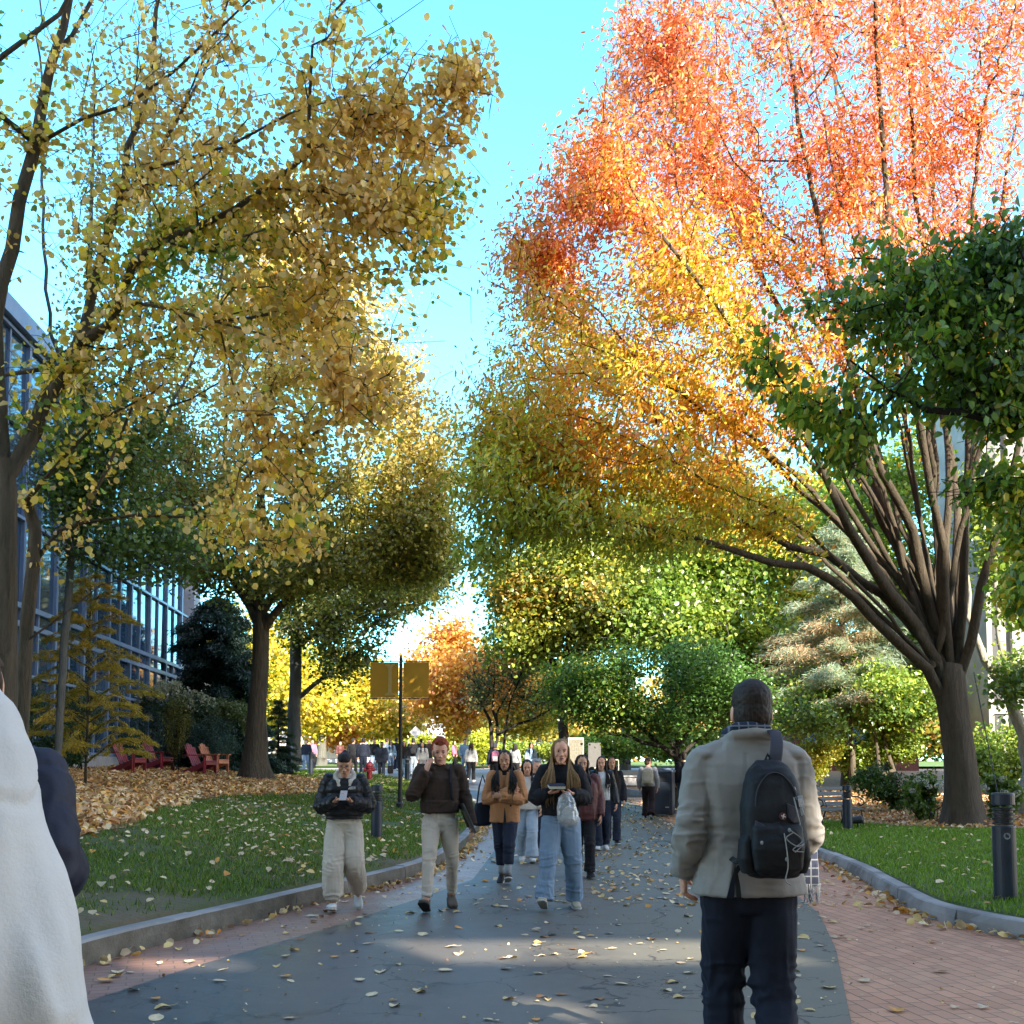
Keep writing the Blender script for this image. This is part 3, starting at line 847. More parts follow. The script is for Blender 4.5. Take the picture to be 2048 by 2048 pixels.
ec = [E(560, 180, 11.5, 430, 240, 1.9, 2.6), E(880, 210, 11.2, 150, 120, .9, .7), E(760, 420, 11.2, 140, 70, .8, .4), E(380, 470, 11.3, 270, 110, 1.2, .6),
      E(620, 560, 11, 150, 150, 1, 1.1), E(740, 790, 10.6, 120, 140, .8, .75), E(560, 900, 10.8, 170, 110, .9, .55), E(540, 1090, 10.8, 180, 60, .7, .6),
      E(70, 1090, 11, 130, 40, .6, .35), E(130, 780, 11.2, 180, 130, 1, .6), E(80, 250, 11.3, 150, 280, 1.4, .6), E(300, 700, 11.2, 200, 90, 1, .55), E(450, 1000, 11, 120, 100, .8, .3),
      E(560, -150, 11.5, 420, 120, 1.6, .8), E(930, 130, 11.3, 80, 60, .5, .25), E(560, -350, 11.5, 480, 120, 2, .4), E(520, 420, 11.4, 470, 420, 1.8, 3.2), E(880, 420, 11, 90, 60, .8, .5), E(640, 700, 10.8, 160, 260, 1, 1.2), E(700, 330, 11.3, 290, 190, 1.1, 2.2), E(820, 480, 11, 110, 90, .8, .5)]
KAT = cmix(((.78, .52, .17), 3), ((.84, .62, .18), 3), ((.86, .64, .08), 2.2), ((.50, .54, .08), 1.6), ((.20, .34, .05), 1.4), ns=.6)
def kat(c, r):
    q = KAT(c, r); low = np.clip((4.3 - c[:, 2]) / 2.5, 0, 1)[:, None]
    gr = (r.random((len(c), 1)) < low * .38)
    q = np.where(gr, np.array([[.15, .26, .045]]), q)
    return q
skyg = lambda A: ((A[:, 0] / A[:, 1] * F + 1024) < 1000)
kb = at(12, 1570, 11); kb[2] = ground(kb[0], 11)
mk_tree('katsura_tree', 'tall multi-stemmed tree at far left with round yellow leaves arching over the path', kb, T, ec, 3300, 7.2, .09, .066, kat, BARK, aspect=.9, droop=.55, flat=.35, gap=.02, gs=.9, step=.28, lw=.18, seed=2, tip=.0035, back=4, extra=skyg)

# --- T1: large tree on the mound
T = Tree(3)
b = at(510, 1545, 33)
T.limb([(*b - np.array([0, 0, .3]), .36), (*at(511, 1480, 33), .31), (*at(515, 1400, 33), .26), (*at(520, 1300, 33), .24), (*at(522, 1225, 33), .23)], wob=.01)
T.limb(LP([(522, 1229), (520, 1139), (525, 1000), (535, 850), (545, 650), (550, 450), (548, 330)], 33, .17, .03, 1))
T.limb(LP([(510, 1240), (481, 1178), (455, 1144), (424, 1100), (385, 1000), (360, 850), (350, 700)], 33, .13, .03, -1.5))
T.limb(LP([(506, 1220), (491, 1139), (478, 1060), (455, 930), (450, 760), (440, 600)], 33, .12, .03, 1.5))
T.limb(LP([(527, 1262), (559, 1211), (597, 1178), (640, 1155), (720, 1110), (800, 1060), (880, 990)], 33, .14, .03, -2))
T.limb(LP([(526, 1225), (559, 1178), (592, 1157), (660, 1080), (720, 960), (770, 820)], 33, .12, .03, 1.5))
T.limb(LP([(524, 1190), (560, 1080), (610, 950), (650, 780), (670, 600), (660, 480)], 33, .12, .03, -2))
T.limb(LP([(520, 1150), (470, 1090), (420, 1060), (340, 1040), (280, 1010)], 33, .07, .02, -2))
ec = [E(560, 560, 34, 150, 260, 3.5, 1.6), E(480, 700, 33, 170, 260, 4, 1.6), E(680, 720, 33, 170, 250, 4, 2), E(760, 930, 33, 170, 170, 4, 2), E(600, 950, 31, 270, 130, 4, 1.2), E(370, 960, 33, 120, 160, 3.5, .9), E(680, 1090, 32, 220, 50, 3.5, .9), E(720, 1150, 32, 170, 24, 3, .4), E(560, 1160, 31, 120, 22, 3, .3), E(850, 1060, 32, 100, 90, 2.5, 1), E(850, 1140, 33, 90, 50, 2.5, .6), E(870, 900, 33, 90, 150, 3, 1), E(800, 780, 33, 80, 100, 3, .6), E(400, 1130, 32, 120, 60, 3, .5), E(300, 900, 33, 100, 200, 2.5, .5)]
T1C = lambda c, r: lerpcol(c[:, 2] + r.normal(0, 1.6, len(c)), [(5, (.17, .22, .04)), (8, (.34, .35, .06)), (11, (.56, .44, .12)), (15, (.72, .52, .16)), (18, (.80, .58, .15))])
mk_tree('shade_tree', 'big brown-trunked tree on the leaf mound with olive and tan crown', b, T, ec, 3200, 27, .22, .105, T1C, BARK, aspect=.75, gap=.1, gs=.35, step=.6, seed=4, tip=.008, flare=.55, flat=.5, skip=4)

# --- slender trees between the katsura and the glass building
T = Tree(7); b = at(112, 1545, 22); b[2] = ground(b[0], b[1])
T.limb([(*b, .08), (*at(128, 1300, 22), .075), (*at(150, 1050, 22), .07), (*at(170, 800, 22), .06), (*at(180, 500, 22), .04), (*at(190, 150, 22), .02)], wob=.01)
T.limb(LP([(156, 1100), (220, 900), (270, 700), (300, 450), (310, 200), (315, 0)], 22, .06, .02, .6)); T.limb(LP([(165, 900), (110, 700), (90, 450), (85, 200), (80, 0)], 22, .05, .02, .5)); T.limb(LP([(160, 1000), (250, 930), (350, 800), (430, 600), (470, 380)], 22, .05, .015, -.5))
ec = [E(230, 880, 22, 170, 190, 1.6, 2.2), E(330, 1090, 22, 130, 80, 1.4, 1), E(130, 1000, 22, 100, 130, 1.2, .9), E(200, 520, 22, 200, 260, 1.6, 1.3), E(380, 420, 22, 150, 260, 1.6, .9), E(200, 130, 22, 220, 220, 1.8, .8)]
TSC = lambda c, r: lerpcol(c[:, 2] + r.normal(0, 1.1, len(c)), [(4, (.11, .20, .04)), (8, (.17, .26, .05)), (10.5, (.40, .34, .10)), (14, (.46, .34, .16))])
mk_tree('slender_tree', 'slender thin-stemmed tree with small green leaves in front of the glass building', b, T, ec, 2400, 9, .16, .085, TSC, BARK_G, aspect=.75, gap=.05, gs=.5, step=.4, seed=8, tip=.006, flat=.5, skip=3)

# --- T2: grey trunk behind it
T = Tree(5); b = at(588, 1530, 46)
T.limb([(*b, .3), (*at(590, 1400, 46), .25), (*at(594, 1270, 46), .24), (*at(597, 1240, 46), .2)], wob=.01)
T.limb(LP([(585, 1270), (572, 1210), (560, 1150), (540, 1050)], 46, .12, .04, 1))
T.limb(LP([(600, 1250), (590, 1150), (600, 1050), (620, 950)], 46, .12, .04, -1))
T.limb(LP([(605, 1390), (645, 1355), (690, 1330), (720, 1300), (760, 1290)], 46, .1, .03, -2))
T.limb(LP([(650, 1352), (652, 1290), (665, 1250), (720, 1235)], 46, .05, .02, -1))
T.limb(LP([(604, 1290), (640, 1250), (690, 1200), (760, 1150), (840, 1120)], 46, .1, .03, 1))
ec = [E(660, 1230, 45, 130, 70, 4, 1.2), E(740, 1170, 45, 150, 80, 4, 1.4), E(600, 1100, 46, 140, 110, 4, 1.2), E(820, 1120, 46, 110, 70, 3, .8), E(880, 1070, 47, 80, 90, 3, .5), E(850, 1180, 47, 80, 60, 3, .5), E(700, 1310, 45, 80, 40, 3, .35)]
mk_tree('shade_tree', 'grey-trunked tree with green-olive leaves beside the navy recycling bin', b, T, ec, 1100, 30, .34, .14, cmix(((.11, .15, .03), 3), ((.2, .22, .04), 2), ((.30, .28, .06), 1)), BARK_G, aspect=.75, gap=.0, gs=.4, step=.8, seed=6, tip=.012, flare=.2)

def simple_tree(name, label, px, py, Y, h_px, ells, natt, per, spread, size, colfn, bark, tr=.2, seed=1, stems=None, **kw):
    T = Tree(seed); b = at(px, py, Y)
    gz_ = ground(b[0], b[1]); b[2] = min(b[2], gz_)
    rr = np.random.default_rng(seed)
    T.limb([(b[0], b[1], b[2] - .15, tr * 1.15), (*at(px, py - 6, Y), tr)], wob=0)
    if stems:
        for i, sgs in enumerate(stems): T.limb(LP(sgs, Y, tr if i == 0 else tr * .6, tr * .2, rr.uniform(-1, 1)))
    else:
        T.limb(LP([(px, py), (px + 2, py - h_px * .5), (px, py - h_px)], Y, tr, tr * .4), wob=.05)
    return mk_tree(name, label, b, T, ells, natt, per, spread, size, colfn, bark, step=kw.pop('step', .8), seed=seed + 1, tip=kw.pop('tip', .012), **kw)

YC = cmix(((.62, .50, .04), 3), ((.70, .55, .05), 2), ((.35, .42, .05), 1.2)); OC = cmix(((.70, .34, .07), 3), ((.72, .46, .10), 2), ((.60, .22, .08), 1.2))
LC = cmix(((.22, .34, .05), 3), ((.34, .42, .06), 2), ((.12, .22, .04), 1.5)); GC = cmix(((.05, .10, .035), 3), ((.08, .14, .03), 2), ((.13, .17, .03), 1))
simple_tree('maple_tree', 'bright yellow tree glowing behind the two left trunks', 548, 1520, 66, 160, [E(560, 1330, 66, 110, 110, 4, 2), E(500, 1250, 66, 70, 120, 4, 1), E(610, 1400, 64, 90, 50, 4, 1.2), E(470, 1330, 66, 40, 80, 3, .6)], 420, 46, .5, .22, YC, BARK_P, .24, 11,
            stems=[[(548, 1524), (550, 1440), (545, 1400)], [(552, 1425), (570, 1380), (590, 1340)], [(547, 1410), (535, 1340), (530, 1260)]])
simple_tree('maple_tree', 'yellow and gold tree with stout trunk beyond the far lawn, left of the banner pole', 643, 1522, 78, 90, [E(640, 1395, 78, 95, 45, 5, 2), E(700, 1360, 80, 80, 60, 5, 1.3), E(600, 1430, 78, 60, 25, 4, .5)], 380, 46, .5, .24, YC, BARK_G, .36, 13,
            stems=[[(643, 1524), (644, 1470), (640, 1430), (636, 1400)], [(646, 1460), (668, 1435), (678, 1410)]])
simple_tree('maple_tree', 'low orange tree behind the white van', 700, 1522, 90, 90, [E(690, 1448, 90, 110, 32, 5, 2), E(640, 1420, 92, 90, 30, 5, 1)], 260, 46, .6, .26, OC, BARK_G, .25, 15)
simple_tree('maple_tree', 'orange maple rising right of the banner behind the crowd', 932, 1512, 74, 130, [E(905, 1340, 74, 95, 80, 5, 2.4), E(870, 1400, 74, 90, 50, 5, 1.2), E(950, 1400, 76, 90, 60, 5, 1.4), E(900, 1270, 75, 50, 40, 4, .7), E(1000, 1350, 77, 90, 80, 5, 1.8)], 620, 46, .5, .22, OC, BARK_P, .28, 17,
            stems=[[(932, 1514), (934, 1470), (936, 1430), (930, 1370), (915, 1300)], [(936, 1440), (960, 1390), (975, 1340)], [(935, 1450), (905, 1400), (885, 1340)]])
simple_tree('maple_tree', 'golden tree under the banner, behind the crowd', 800, 1512, 84, 60, [E(800, 1430, 84, 80, 50, 5, 1), E(770, 1440, 82, 60, 40, 5, 1)], 260, 46, .5, .24, cmix(((.70, .45, .06), 3), ((.66, .55, .08), 2)), BARK_G, .22, 19)
simple_tree('maple_tree', 'yellow tree with pale trunk behind the low white wall', 1076, 1510, 80, 90, [E(1080, 1400, 80, 100, 45, 5, 1.5), E(1130, 1350, 82, 80, 60, 5, 1.2), E(1020, 1440, 80, 50, 25, 4, .5)], 380, 46, .5, .24, cmix(((.66, .48, .06), 3), ((.72, .55, .12), 2), ((.4, .42, .06), 1)), BARK_P, .2, 21,
            stems=[[(1076, 1512), (1078, 1450), (1074, 1400)], [(1078, 1455), (1110, 1410), (1130, 1370)]])
simple_tree('small_tree', 'small dark multi-stemmed tree with thin leaves behind the tan coat', 985, 1532, 50, 90, [E(1010, 1340, 50, 90, 60, 2.5, 1), E(1060, 1300, 50, 60, 70, 2.5, .8), E(960, 1380, 50, 60, 40, 2, .4), E(1080, 1400, 50, 50, 30, 2, .3)], 520, 8, .25, .11, cmix(((.14, .16, .06), 2), ((.5, .27, .09), 2), ((.22, .22, .08), 1)), BARK_D, .13, 23, tip=.012, step=.5,
            stems=[[(985, 1534), (984, 1491), (980, 1440), (965, 1412), (955, 1370)], [(988, 1500), (998, 1460), (992, 1430), (1010, 1395), (1035, 1350)], [(996, 1468), (1037, 1449), (1082, 1429), (1120, 1400)], [(993, 1440), (985, 1400), (990, 1350)], [(1004, 1540), (1008, 1480), (1016, 1430), (1030, 1380)]])
simple_tree('shade_tree', 'dark straight trunk with lime-green crown behind the tiled sign', 1126, 1540, 47, 200, [E(1160, 1130, 48, 190, 110, 4, 2), E(1050, 1180, 48, 100, 70, 3, .8), E(1230, 1220, 46, 160, 90, 4, 1.6), E(1040, 1270, 48, 90, 60, 3, .5)], 850, 50, .42, .17, cmix(((.26, .32, .05), 3), ((.42, .42, .05), 2), ((.14, .2, .04), 2), ((.5, .34, .06), .5)), BARK_D, .26, 25,
            stems=[[(1126, 1542), (1126, 1450), (1130, 1350), (1140, 1250), (1160, 1100)], [(1130, 1340), (1190, 1250), (1250, 1180)], [(1128, 1360), (1080, 1280), (1040, 1200)]])
simple_tree('shade_tree', 'tall bright green tree catching sun left of the pine', 1450, 1540, 44, 250, [E(1400, 1180, 44, 130, 160, 4, 2.6), E(1480, 1080, 45, 130, 110, 4, 1.5), E(1330, 1260, 43, 120, 80, 3, 1.2), E(1530, 1300, 44, 100, 60, 3, .8)], 900, 50, .42, .17, LC, BARK_G, .24, 27,
            stems=[[(1450, 1542), (1448, 1400), (1440, 1280), (1430, 1120)], [(1448, 1400), (1400, 1300), (1350, 1240)]])
simple_tree('shade_tree', 'green tree at the back right behind the understorey trunks', 1780, 1540, 46, 250, [E(1700, 1330, 46, 160, 80, 4, 1.4), E(1830, 1300, 46, 140, 110, 4, 1.4), E(1620, 1400, 44, 120, 50, 3, 1), E(1780, 1150, 46, 200, 150, 4, 1.6), E(1970, 1200, 46, 120, 200, 4, 1.4), E(1860, 920, 47, 150, 130, 4, 1.3), E(1700, 1000, 47, 110, 120, 4, .8)], 900, 50, .42, .17, LC, BARK_G, .24, 29)
simple_tree('shade_tree', 'tall yellow-green tree filling the gap behind the pine', 1560, 1530, 58, 300, [E(1540, 1100, 58, 150, 150, 5, 2), E(1660, 1050, 58, 150, 160, 5, 2), E(1420, 1000, 60, 130, 110, 5, 1.2), E(1620, 1280, 56, 130, 80, 4, 1.2)], 800, 50, .5, .22, cmix(((.3, .38, .05), 3), ((.46, .46, .06), 2), ((.5, .36, .06), 1)), BARK_G, .3, 101)
simple_tree('shade_tree', 'tall olive tree behind the center of the path right of the sky gap', 1250, 1530, 62, 300, [E(1230, 1080, 62, 150, 130, 5, 2), E(1120, 1150, 62, 120, 90, 5, 1.2), E(1330, 1130, 62, 130, 150, 5, 1.5)], 700, 50, .5, .22, cmix(((.3, .34, .05), 3), ((.5, .42, .06), 2)), BARK_G, .3, 103)
# wide low tree in the middle right
simple_tree('low_spreading_tree', 'low wide green tree with black spreading branches over the far path', 1358, 1530, 33, 60, [E(1270, 1345, 33, 190, 60, 2.6, 2.2), E(1190, 1400, 33, 120, 60, 2.4, 1.4), E(1390, 1340, 33, 120, 70, 2.6, 1.4), E(1130, 1360, 33, 60, 50, 2, .6), E(1300, 1420, 32.5, 150, 40, 2.2, .9), E(1480, 1390, 33, 90, 60, 2.2, .9)], 1300, 34, .2, .085, cmix(((.12, .25, .05), 3), ((.09, .20, .045), 2), ((.22, .34, .04), 2), ((.40, .44, .05), 1.2)), BARK_D, .13, 31, tip=.007, step=.4, flat=.7,
            stems=[[(1358, 1532), (1357, 1512), (1355, 1473), (1357, 1440), (1348, 1407), (1330, 1350)], [(1352, 1514), (1323, 1495), (1290, 1485), (1257, 1473), (1216, 1465), (1170, 1430)], [(1360, 1516), (1381, 1490), (1411, 1470), (1450, 1420)], [(1354, 1500), (1330, 1470), (1300, 1450), (1250, 1400)], [(1356, 1490), (1390, 1440), (1420, 1390)], [(1340, 1505), (1300, 1470), (1260, 1440), (1200, 1390)]])
# understorey on the right
simple_tree('understorey_tree', 'thin leaning trunks with bright green leaves right of the blazer', 1715, 1560, 36, 90, [E(1680, 1390, 36, 130, 55, 2.5, 1.4), E(1600, 1440, 36, 90, 40, 2, .8), E(1790, 1400, 36, 100, 60, 2.5, 1)], 700, 34, .28, .12, LC, BARK, .12, 33, tip=.008, step=.5,
            stems=[[(1705, 1562), (1702, 1500), (1698, 1430), (1680, 1370)], [(1758, 1552), (1752, 1490), (1735, 1430), (1740, 1370)], [(1788, 1540), (1765, 1470), (1745, 1420), (1760, 1360)], [(1700, 1500), (1680, 1460), (1650, 1430)]])
# pale trunk at right edge
simple_tree('pale_bark_tree', 'pale forked trunk leaning at the far right edge by the building', 2052, 1570, 27, 90, [E(2060, 1150, 28, 110, 120, 2, 1.2), E(2000, 1000, 28, 110, 90, 2, 1), E(2050, 1350, 26, 60, 50, 1.5, .4)], 420, 26, .25, .11, LC, BARK_P, .19, 35, tip=.008, step=.5,
            stems=[[(2060, 1575), (2046, 1470), (2010, 1380), (1970, 1320), (1945, 1270), (1935, 1150)], [(2040, 1450), (2020, 1400), (2012, 1330), (2002, 1280), (1990, 1150), (1985, 1000)]])

# --- R1: the great vase-shaped tree
T = Tree(40); b = at(1928, 1655, 24)
T.limb([(*b - np.array([0, 0, .2]), .38), (*at(1924, 1580, 24), .33), (*at(1915, 1480, 24), .315), (*at(1905, 1400, 24), .32), (*at(1898, 1330, 24), .34)], wob=0, step=.3)
def RL(pts, r0, r1, dY):
    q = LP(pts, 24, r0, r1, dY); x0_ = 1912 + (pts[0][0] - 1900) * .45
    T.limb([(*at(x0_, 1500, 24), r0 * 1.15), (*at(x0_ * .6 + pts[0][0] * .4, 1430, 24), r0 * 1.15)] + q, step=.5, wob=.015)
RL([(1880, 1390), (1853, 1334), (1799, 1287), (1744, 1236), (1708, 1196), (1661, 1160), (1617, 1131), (1545, 1124), (1472, 1102), (1400, 1080), (1330, 1066), (1240, 1040), (1130, 1010)], 0.134, .03, -4)
RL([(1885, 1370), (1871, 1316), (1817, 1243), (1762, 1189), (1726, 1164), (1654, 1109), (1581, 1095), (1527, 1062), (1447, 1019), (1380, 980), (1280, 930), (1160, 860)], 0.126, .03, -3)
RL([(1890, 1360), (1835, 1254), (1780, 1189), (1744, 1135), (1708, 1080), (1690, 1050), (1650, 950), (1600, 860), (1540, 760), (1440, 620), (1330, 480)], 0.143, .03, -5)
RL([(1895, 1350), (1864, 1225), (1817, 1164), (1762, 1127), (1708, 1080), (1654, 1019), (1600, 980), (1520, 900), (1420, 830), (1300, 740), (1150, 640)], 0.118, .03, 2)
RL([(1895, 1350), (1853, 1189), (1828, 1062), (1799, 1008), (1762, 940), (1720, 800), (1680, 640), (1640, 450), (1600, 250), (1570, 50)], 0.126, .03, -3)
RL([(1900, 1350), (1889, 1225), (1886, 1098), (1864, 990), (1840, 850), (1800, 650), (1780, 450), (1760, 200), (1750, 0)], 0.109, .03, -5)
RL([(1900, 1350), (1896, 1207), (1893, 1098), (1898, 954), (1890, 800), (1880, 600), (1865, 350), (1850, 100)], 0.118, .03, 2)
RL([(1910, 1350), (1925, 1225), (1929, 1098), (1936, 954), (1935, 750), (1940, 500), (1960, 250)], 0.118, .03, -2)
RL([(1915, 1370), (1943, 1280), (1965, 1171), (1994, 1080), (2015, 980), (2045, 850), (2080, 650), (2120, 450)], 0.118, .03, -3)
RL([(1900, 1340), (1910, 1200), (1915, 1050), (1900, 900), (1850, 700), (1820, 500), (1700, 300), (1660, 100)], 0.101, .03, 4)
RL([(1890, 1340), (1845, 1230), (1800, 1100), (1740, 950), (1660, 800), (1560, 620), (1460, 420), (1400, 250), (1340, 60)], 0.118, .03, 3)
ec = [E(1520, 230, 23, 330, 260, 5, 3.6), E(1850, 260, 23, 300, 300, 5, 2.8), E(1560, -60, 24, 350, 160, 5, 1.8), E(1180, 400, 22, 150, 170, 3, 1.5), E(1060, 520, 22, 110, 100, 2.5, .8),
      E(1100, 720, 22, 170, 120, 3.5, 1.4), E(1010, 850, 21, 110, 130, 3, 1), E(980, 980, 20, 100, 80, 2.5, .6), E(1400, 450, 23, 420, 420, 5, 3), E(1300, 620, 22, 220, 170, 4, 2), E(1150, 860, 21, 200, 120, 3.5, 1.1), E(1400, 820, 22, 220, 130, 4, 1.5), E(1150, 960, 21, 270, 40, 3.5, .8), E(1080, 1050, 20.5, 130, 30, 3, .5), E(1370, 985, 22, 230, 36, 3.5, .7), E(1260, 1080, 21, 170, 26, 3, .45), E(960, 1120, 20, 70, 22, 2, .2), E(1480, 1050, 22, 120, 24, 3, .3), E(1000, 900, 20.5, 90, 40, 2.5, .35), E(1650, 650, 22, 200, 170, 4, 1.6), E(2100, 500, 22, 180, 300, 4, 1.4), E(1290, 120, 24, 110, 130, 3, .9), E(1960, -60, 23, 250, 140, 5, 1)]
rz_ = np.random.default_rng(404); ta = in_ells([e for e in ec if e[2] > 7], 20, rz_, -2)
for i, e_ in enumerate(ta):
    s_ = at(1900 + rz_.uniform(-35, 25), 1330 + rz_.uniform(-25, 10), 24 + rz_.uniform(-.3, .3)); m_ = s_ + (e_ - s_) * .42; m_[2] += .10 * (e_[2] - s_[2]) + .5
    m2_ = s_ + (e_ - s_) * .75 + rz_.normal(0, .3, 3); m2_[2] += .5; r0_ = rz_.uniform(.045, .075)
    T.limb([(*s_, r0_), (*m_, r0_ * .7), (*m2_, r0_ * .4), (*e_, .012)], step=.5, wob=.03)
def R1C(c, r):
    q = lerpcol(c[:, 2] + vnoise(c * .4) * 2.6 + vnoise(c * 1.1 + 9) * 1.3 + r.normal(0, 1.3, len(c)) + .12 * (c[:, 0] - 5), [(5.5, (.30, .40, .04)), (7.5, (.52, .52, .04)), (8.9, (.74, .50, .04)), (10.3, (.80, .36, .045)), (12.6, (.80, .22, .06)), (16, (.80, .24, .11))])
    p = r.random((len(c), 1)); hi = (c[:, 2:3] > 10)
    q = np.where((p < .16) & hi, np.array([[.70, .34, .22]]), q)
    q = np.where((p > .93), np.array([[.42, .40, .06]]), q)
    return q
def notch(A):
    px = A[:, 0] / A[:, 1] * F + 1024; py = 1535 - (A[:, 2] - CAMZ) / A[:, 1] * F
    lim = np.interp(py, [-100, 0, 100, 190, 230, 300, 400, 450, 500, 600, 700, 750, 850], [1170, 1180, 1185, 1180, 1085, 1045, 1005, 940, 940, 965, 940, 890, 855])
    return px > lim
mk_tree('zelkova_tree', 'huge vase-shaped tree on the right lawn with orange-red top and olive lower crown', b, T, ec, 5600, 29, .19, .115, R1C, barkmat('smooth_bark', (.105, .078, .057), (.03, .022, .016), 11), LEAF, aspect=.34, droop=.55, flat=.35, gap=.0, gs=.55, step=.5, lw=.22, seed=41, tip=.006, flare=.5, maxgrow=.06, skip=5, extra=notch, sizevar=.3)

# --- near dark green branches reaching in from the right
T = Tree(50)
b = np.array([6.6, 9.2, float(zr(6.6, 9.2))])
T.limb([(*b, .2), (6.5, 9.2, 2.2, .17), (6.3, 9.3, 3.6, .14), (6.1, 9.4, 5.2, .1), (5.9, 9.4, 7, .06)], wob=.02)
T.limb(LP([(2500, 1100), (2250, 900), (2048, 845), (1920, 830), (1860, 820), (1790, 790), (1700, 720)], 9.2, .06, .012, -.3), wob=.02)
T.limb(LP([(2500, 900), (2200, 650), (2048, 560), (1950, 580), (1850, 600), (1720, 640), (1640, 640)], 9.4, .05, .01, .3), wob=.02)
T.limb(LP([(2450, 1250), (2200, 1150), (2090, 1150), (2040, 1200)], 9.0, .03, .01, 0), wob=.02)
ec = [E(1900, 640, 9.3, 190, 100, .7, 2), E(1740, 740, 9.3, 150, 110, .6, 1.8), E(1820, 860, 9.2, 140, 70, .6, 1.2), E(1990, 520, 9.4, 90, 100, .6, .9), E(2000, 780, 9.2, 110, 110, .7, 1.3), E(2045, 1190, 9, 40, 70, .4, .45), E(2120, 650, 9.3, 100, 250, .7, 1.4), E(1930, 900, 9.2, 40, 30, .3, .15), E(1640, 640, 9.3, 90, 60, .5, .6), E(1640, 800, 9.2, 90, 60, .5, .55), E(1720, 900, 9.1, 90, 60, .5, .5), E(1570, 720, 9.3, 90, 80, .5, .8), E(1760, 780, 9.3, 230, 170, .8, 2.4), E(1950, 950, 9.1, 110, 70, .5, .5), E(1850, 560, 9.5, 200, 90, .7, 1), E(2040, 1020, 9, 40, 120, .4, .4)]
mk_tree('broadleaf_tree', 'dark glossy green branches hanging in from a tree beyond the right edge', b, T, ec, 3000, 8, .085, .080, cmix(((.08, .17, .025), 4), ((.13, .26, .03), 3), ((.28, .40, .04), 2.2), ((.6, .52, .05), .5), ns=1.2), BARK_D, LEAF, aspect=.52, droop=.7, flat=.45, gap=.05, gs=1.2, step=.2, seed=51, tip=.004)

# --- pine with whitish needles (layered)
def conifer(name, label, base, h, r0, n_br, needles, size, colfn, bark, seed, up=.0, droop=.25, tr=.12, aspect=.1, lo=.15, spread=.05, lean=(0, 0), cat='tree', flat=.2, shape=1.0, sub=5, side=None):
    r = np.random.default_rng(seed); T = Tree(seed); b = np.array(base, float)
    T.limb([(b[0], b[1], b[2], tr), (b[0] + lean[0] * .5, b[1] + lean[1] * .5, b[2] + h * .5, tr * .6), (b[0] + lean[0], b[1] + lean[1], b[2] + h, tr * .1)], step=.2, wob=.01)
    ax = np.array(T.pos); tips = []
    for i in range(n_br):
        t = lo + (1 - lo) * (i + r.random()) / n_br; a = i * 2.4 + r.normal(0, .3) if side is None else side[0] + r.normal(0, side[1])
        L = r0 * ((1 - t) ** shape + .08) * r.uniform(.7, 1.15); z = b[2] + h * t
        c0 = np.array([np.interp(z, ax[:, 2], ax[:, 0]), np.interp(z, ax[:, 2], ax[:, 1]), z])
        d = np.array([cos(a), sin(a), 0]); e = c0 + d * L + np.array([0, 0, up * L]); m = c0 + d * L * .55 + np.array([0, 0, (up + droop * .35) * L * .6])
        e[2] -= droop * L * .4
        T.limb([(*c0, .02), (*m, .013), (*e, .004)], step=.12, wob=.012)
        tips.append((len(T.pos) - 1, d, L))
        sd = np.array([-d[1], d[0], 0])
        for k in range(sub):
            u = .3 + .65 * (k + r.random()) / sub; s_ = 1 if k % 2 else -1
            q = c0 * (1 - u) ** 2 + 2 * u * (1 - u) * m + u * u * e
            e2 = q + (d * .6 + sd * s_ * .8) * L * .38 * (1.15 - u) * r.uniform(.7, 1.2) - np.array([0, 0, droop * L * .08])
            T.limb([(*q, .006), (*e2, .003)], step=.1, wob=.008); tips.append((len(T.pos) - 1, d, L))
    T.finish(.004)
    root = empty(name, tuple(b), label=label, cat=cat); T.pos = T.pos - b
    T.wood('trunk', bark, root)
    tw = [i for i in range(len(T.pos)) if T.R[i] < .019]
    idx = r.choice(tw, needles); par = T.par[idx]; u = r.random((needles, 1))
    C = T.pos[idx] * u + T.pos[par] * (1 - u); D = T.pos[idx] - T.pos[par]; D /= np.maximum(np.linalg.norm(D, axis=1, keepdims=True), 1e-6)
    C = C + r.normal(0, spread, C.shape) * np.array([1, 1, .6])
    leaves('crown', C, size, LEAF, root, lambda c, rr: colfn(c + b, rr), r, aspect=aspect, droop=.1, flat=flat, dirs=D * 1.2, colvar=.2, fold=.1)
    return root
PIN = cmix(((.46, .56, .44), 3), ((.32, .44, .30), 2), ((.60, .42, .26), .8))
p = at(1690, 1545, 38); p[2] = zr(p[0], 37) + .1
conifer('pine_tree', 'pale blue-green pine with feathery needle tufts behind the man in the blazer', p, 9.2, 4.8, 46, 90000, .20, PIN, BARK, 61, up=.25, droop=.3, tr=.16, aspect=.07, lo=.22, spread=.16, sub=9)
# golden larch sapling at left
p = at(172, 1560, 24); p[2] = float(zl(p[0], p[1]))
conifer('larch_sapling', 'slender larch sapling with golden drooping branches in front of the glass building', p, 4.6, 1.75, 40, 42000, .075, cmix(((.60, .46, .05), 3), ((.45, .40, .06), 2), ((.7, .46, .05), 1)), BARK, 62, up=.25, droop=.5, tr=.035, aspect=.12, lo=.1, spread=.035, sub=7, shape=.5)
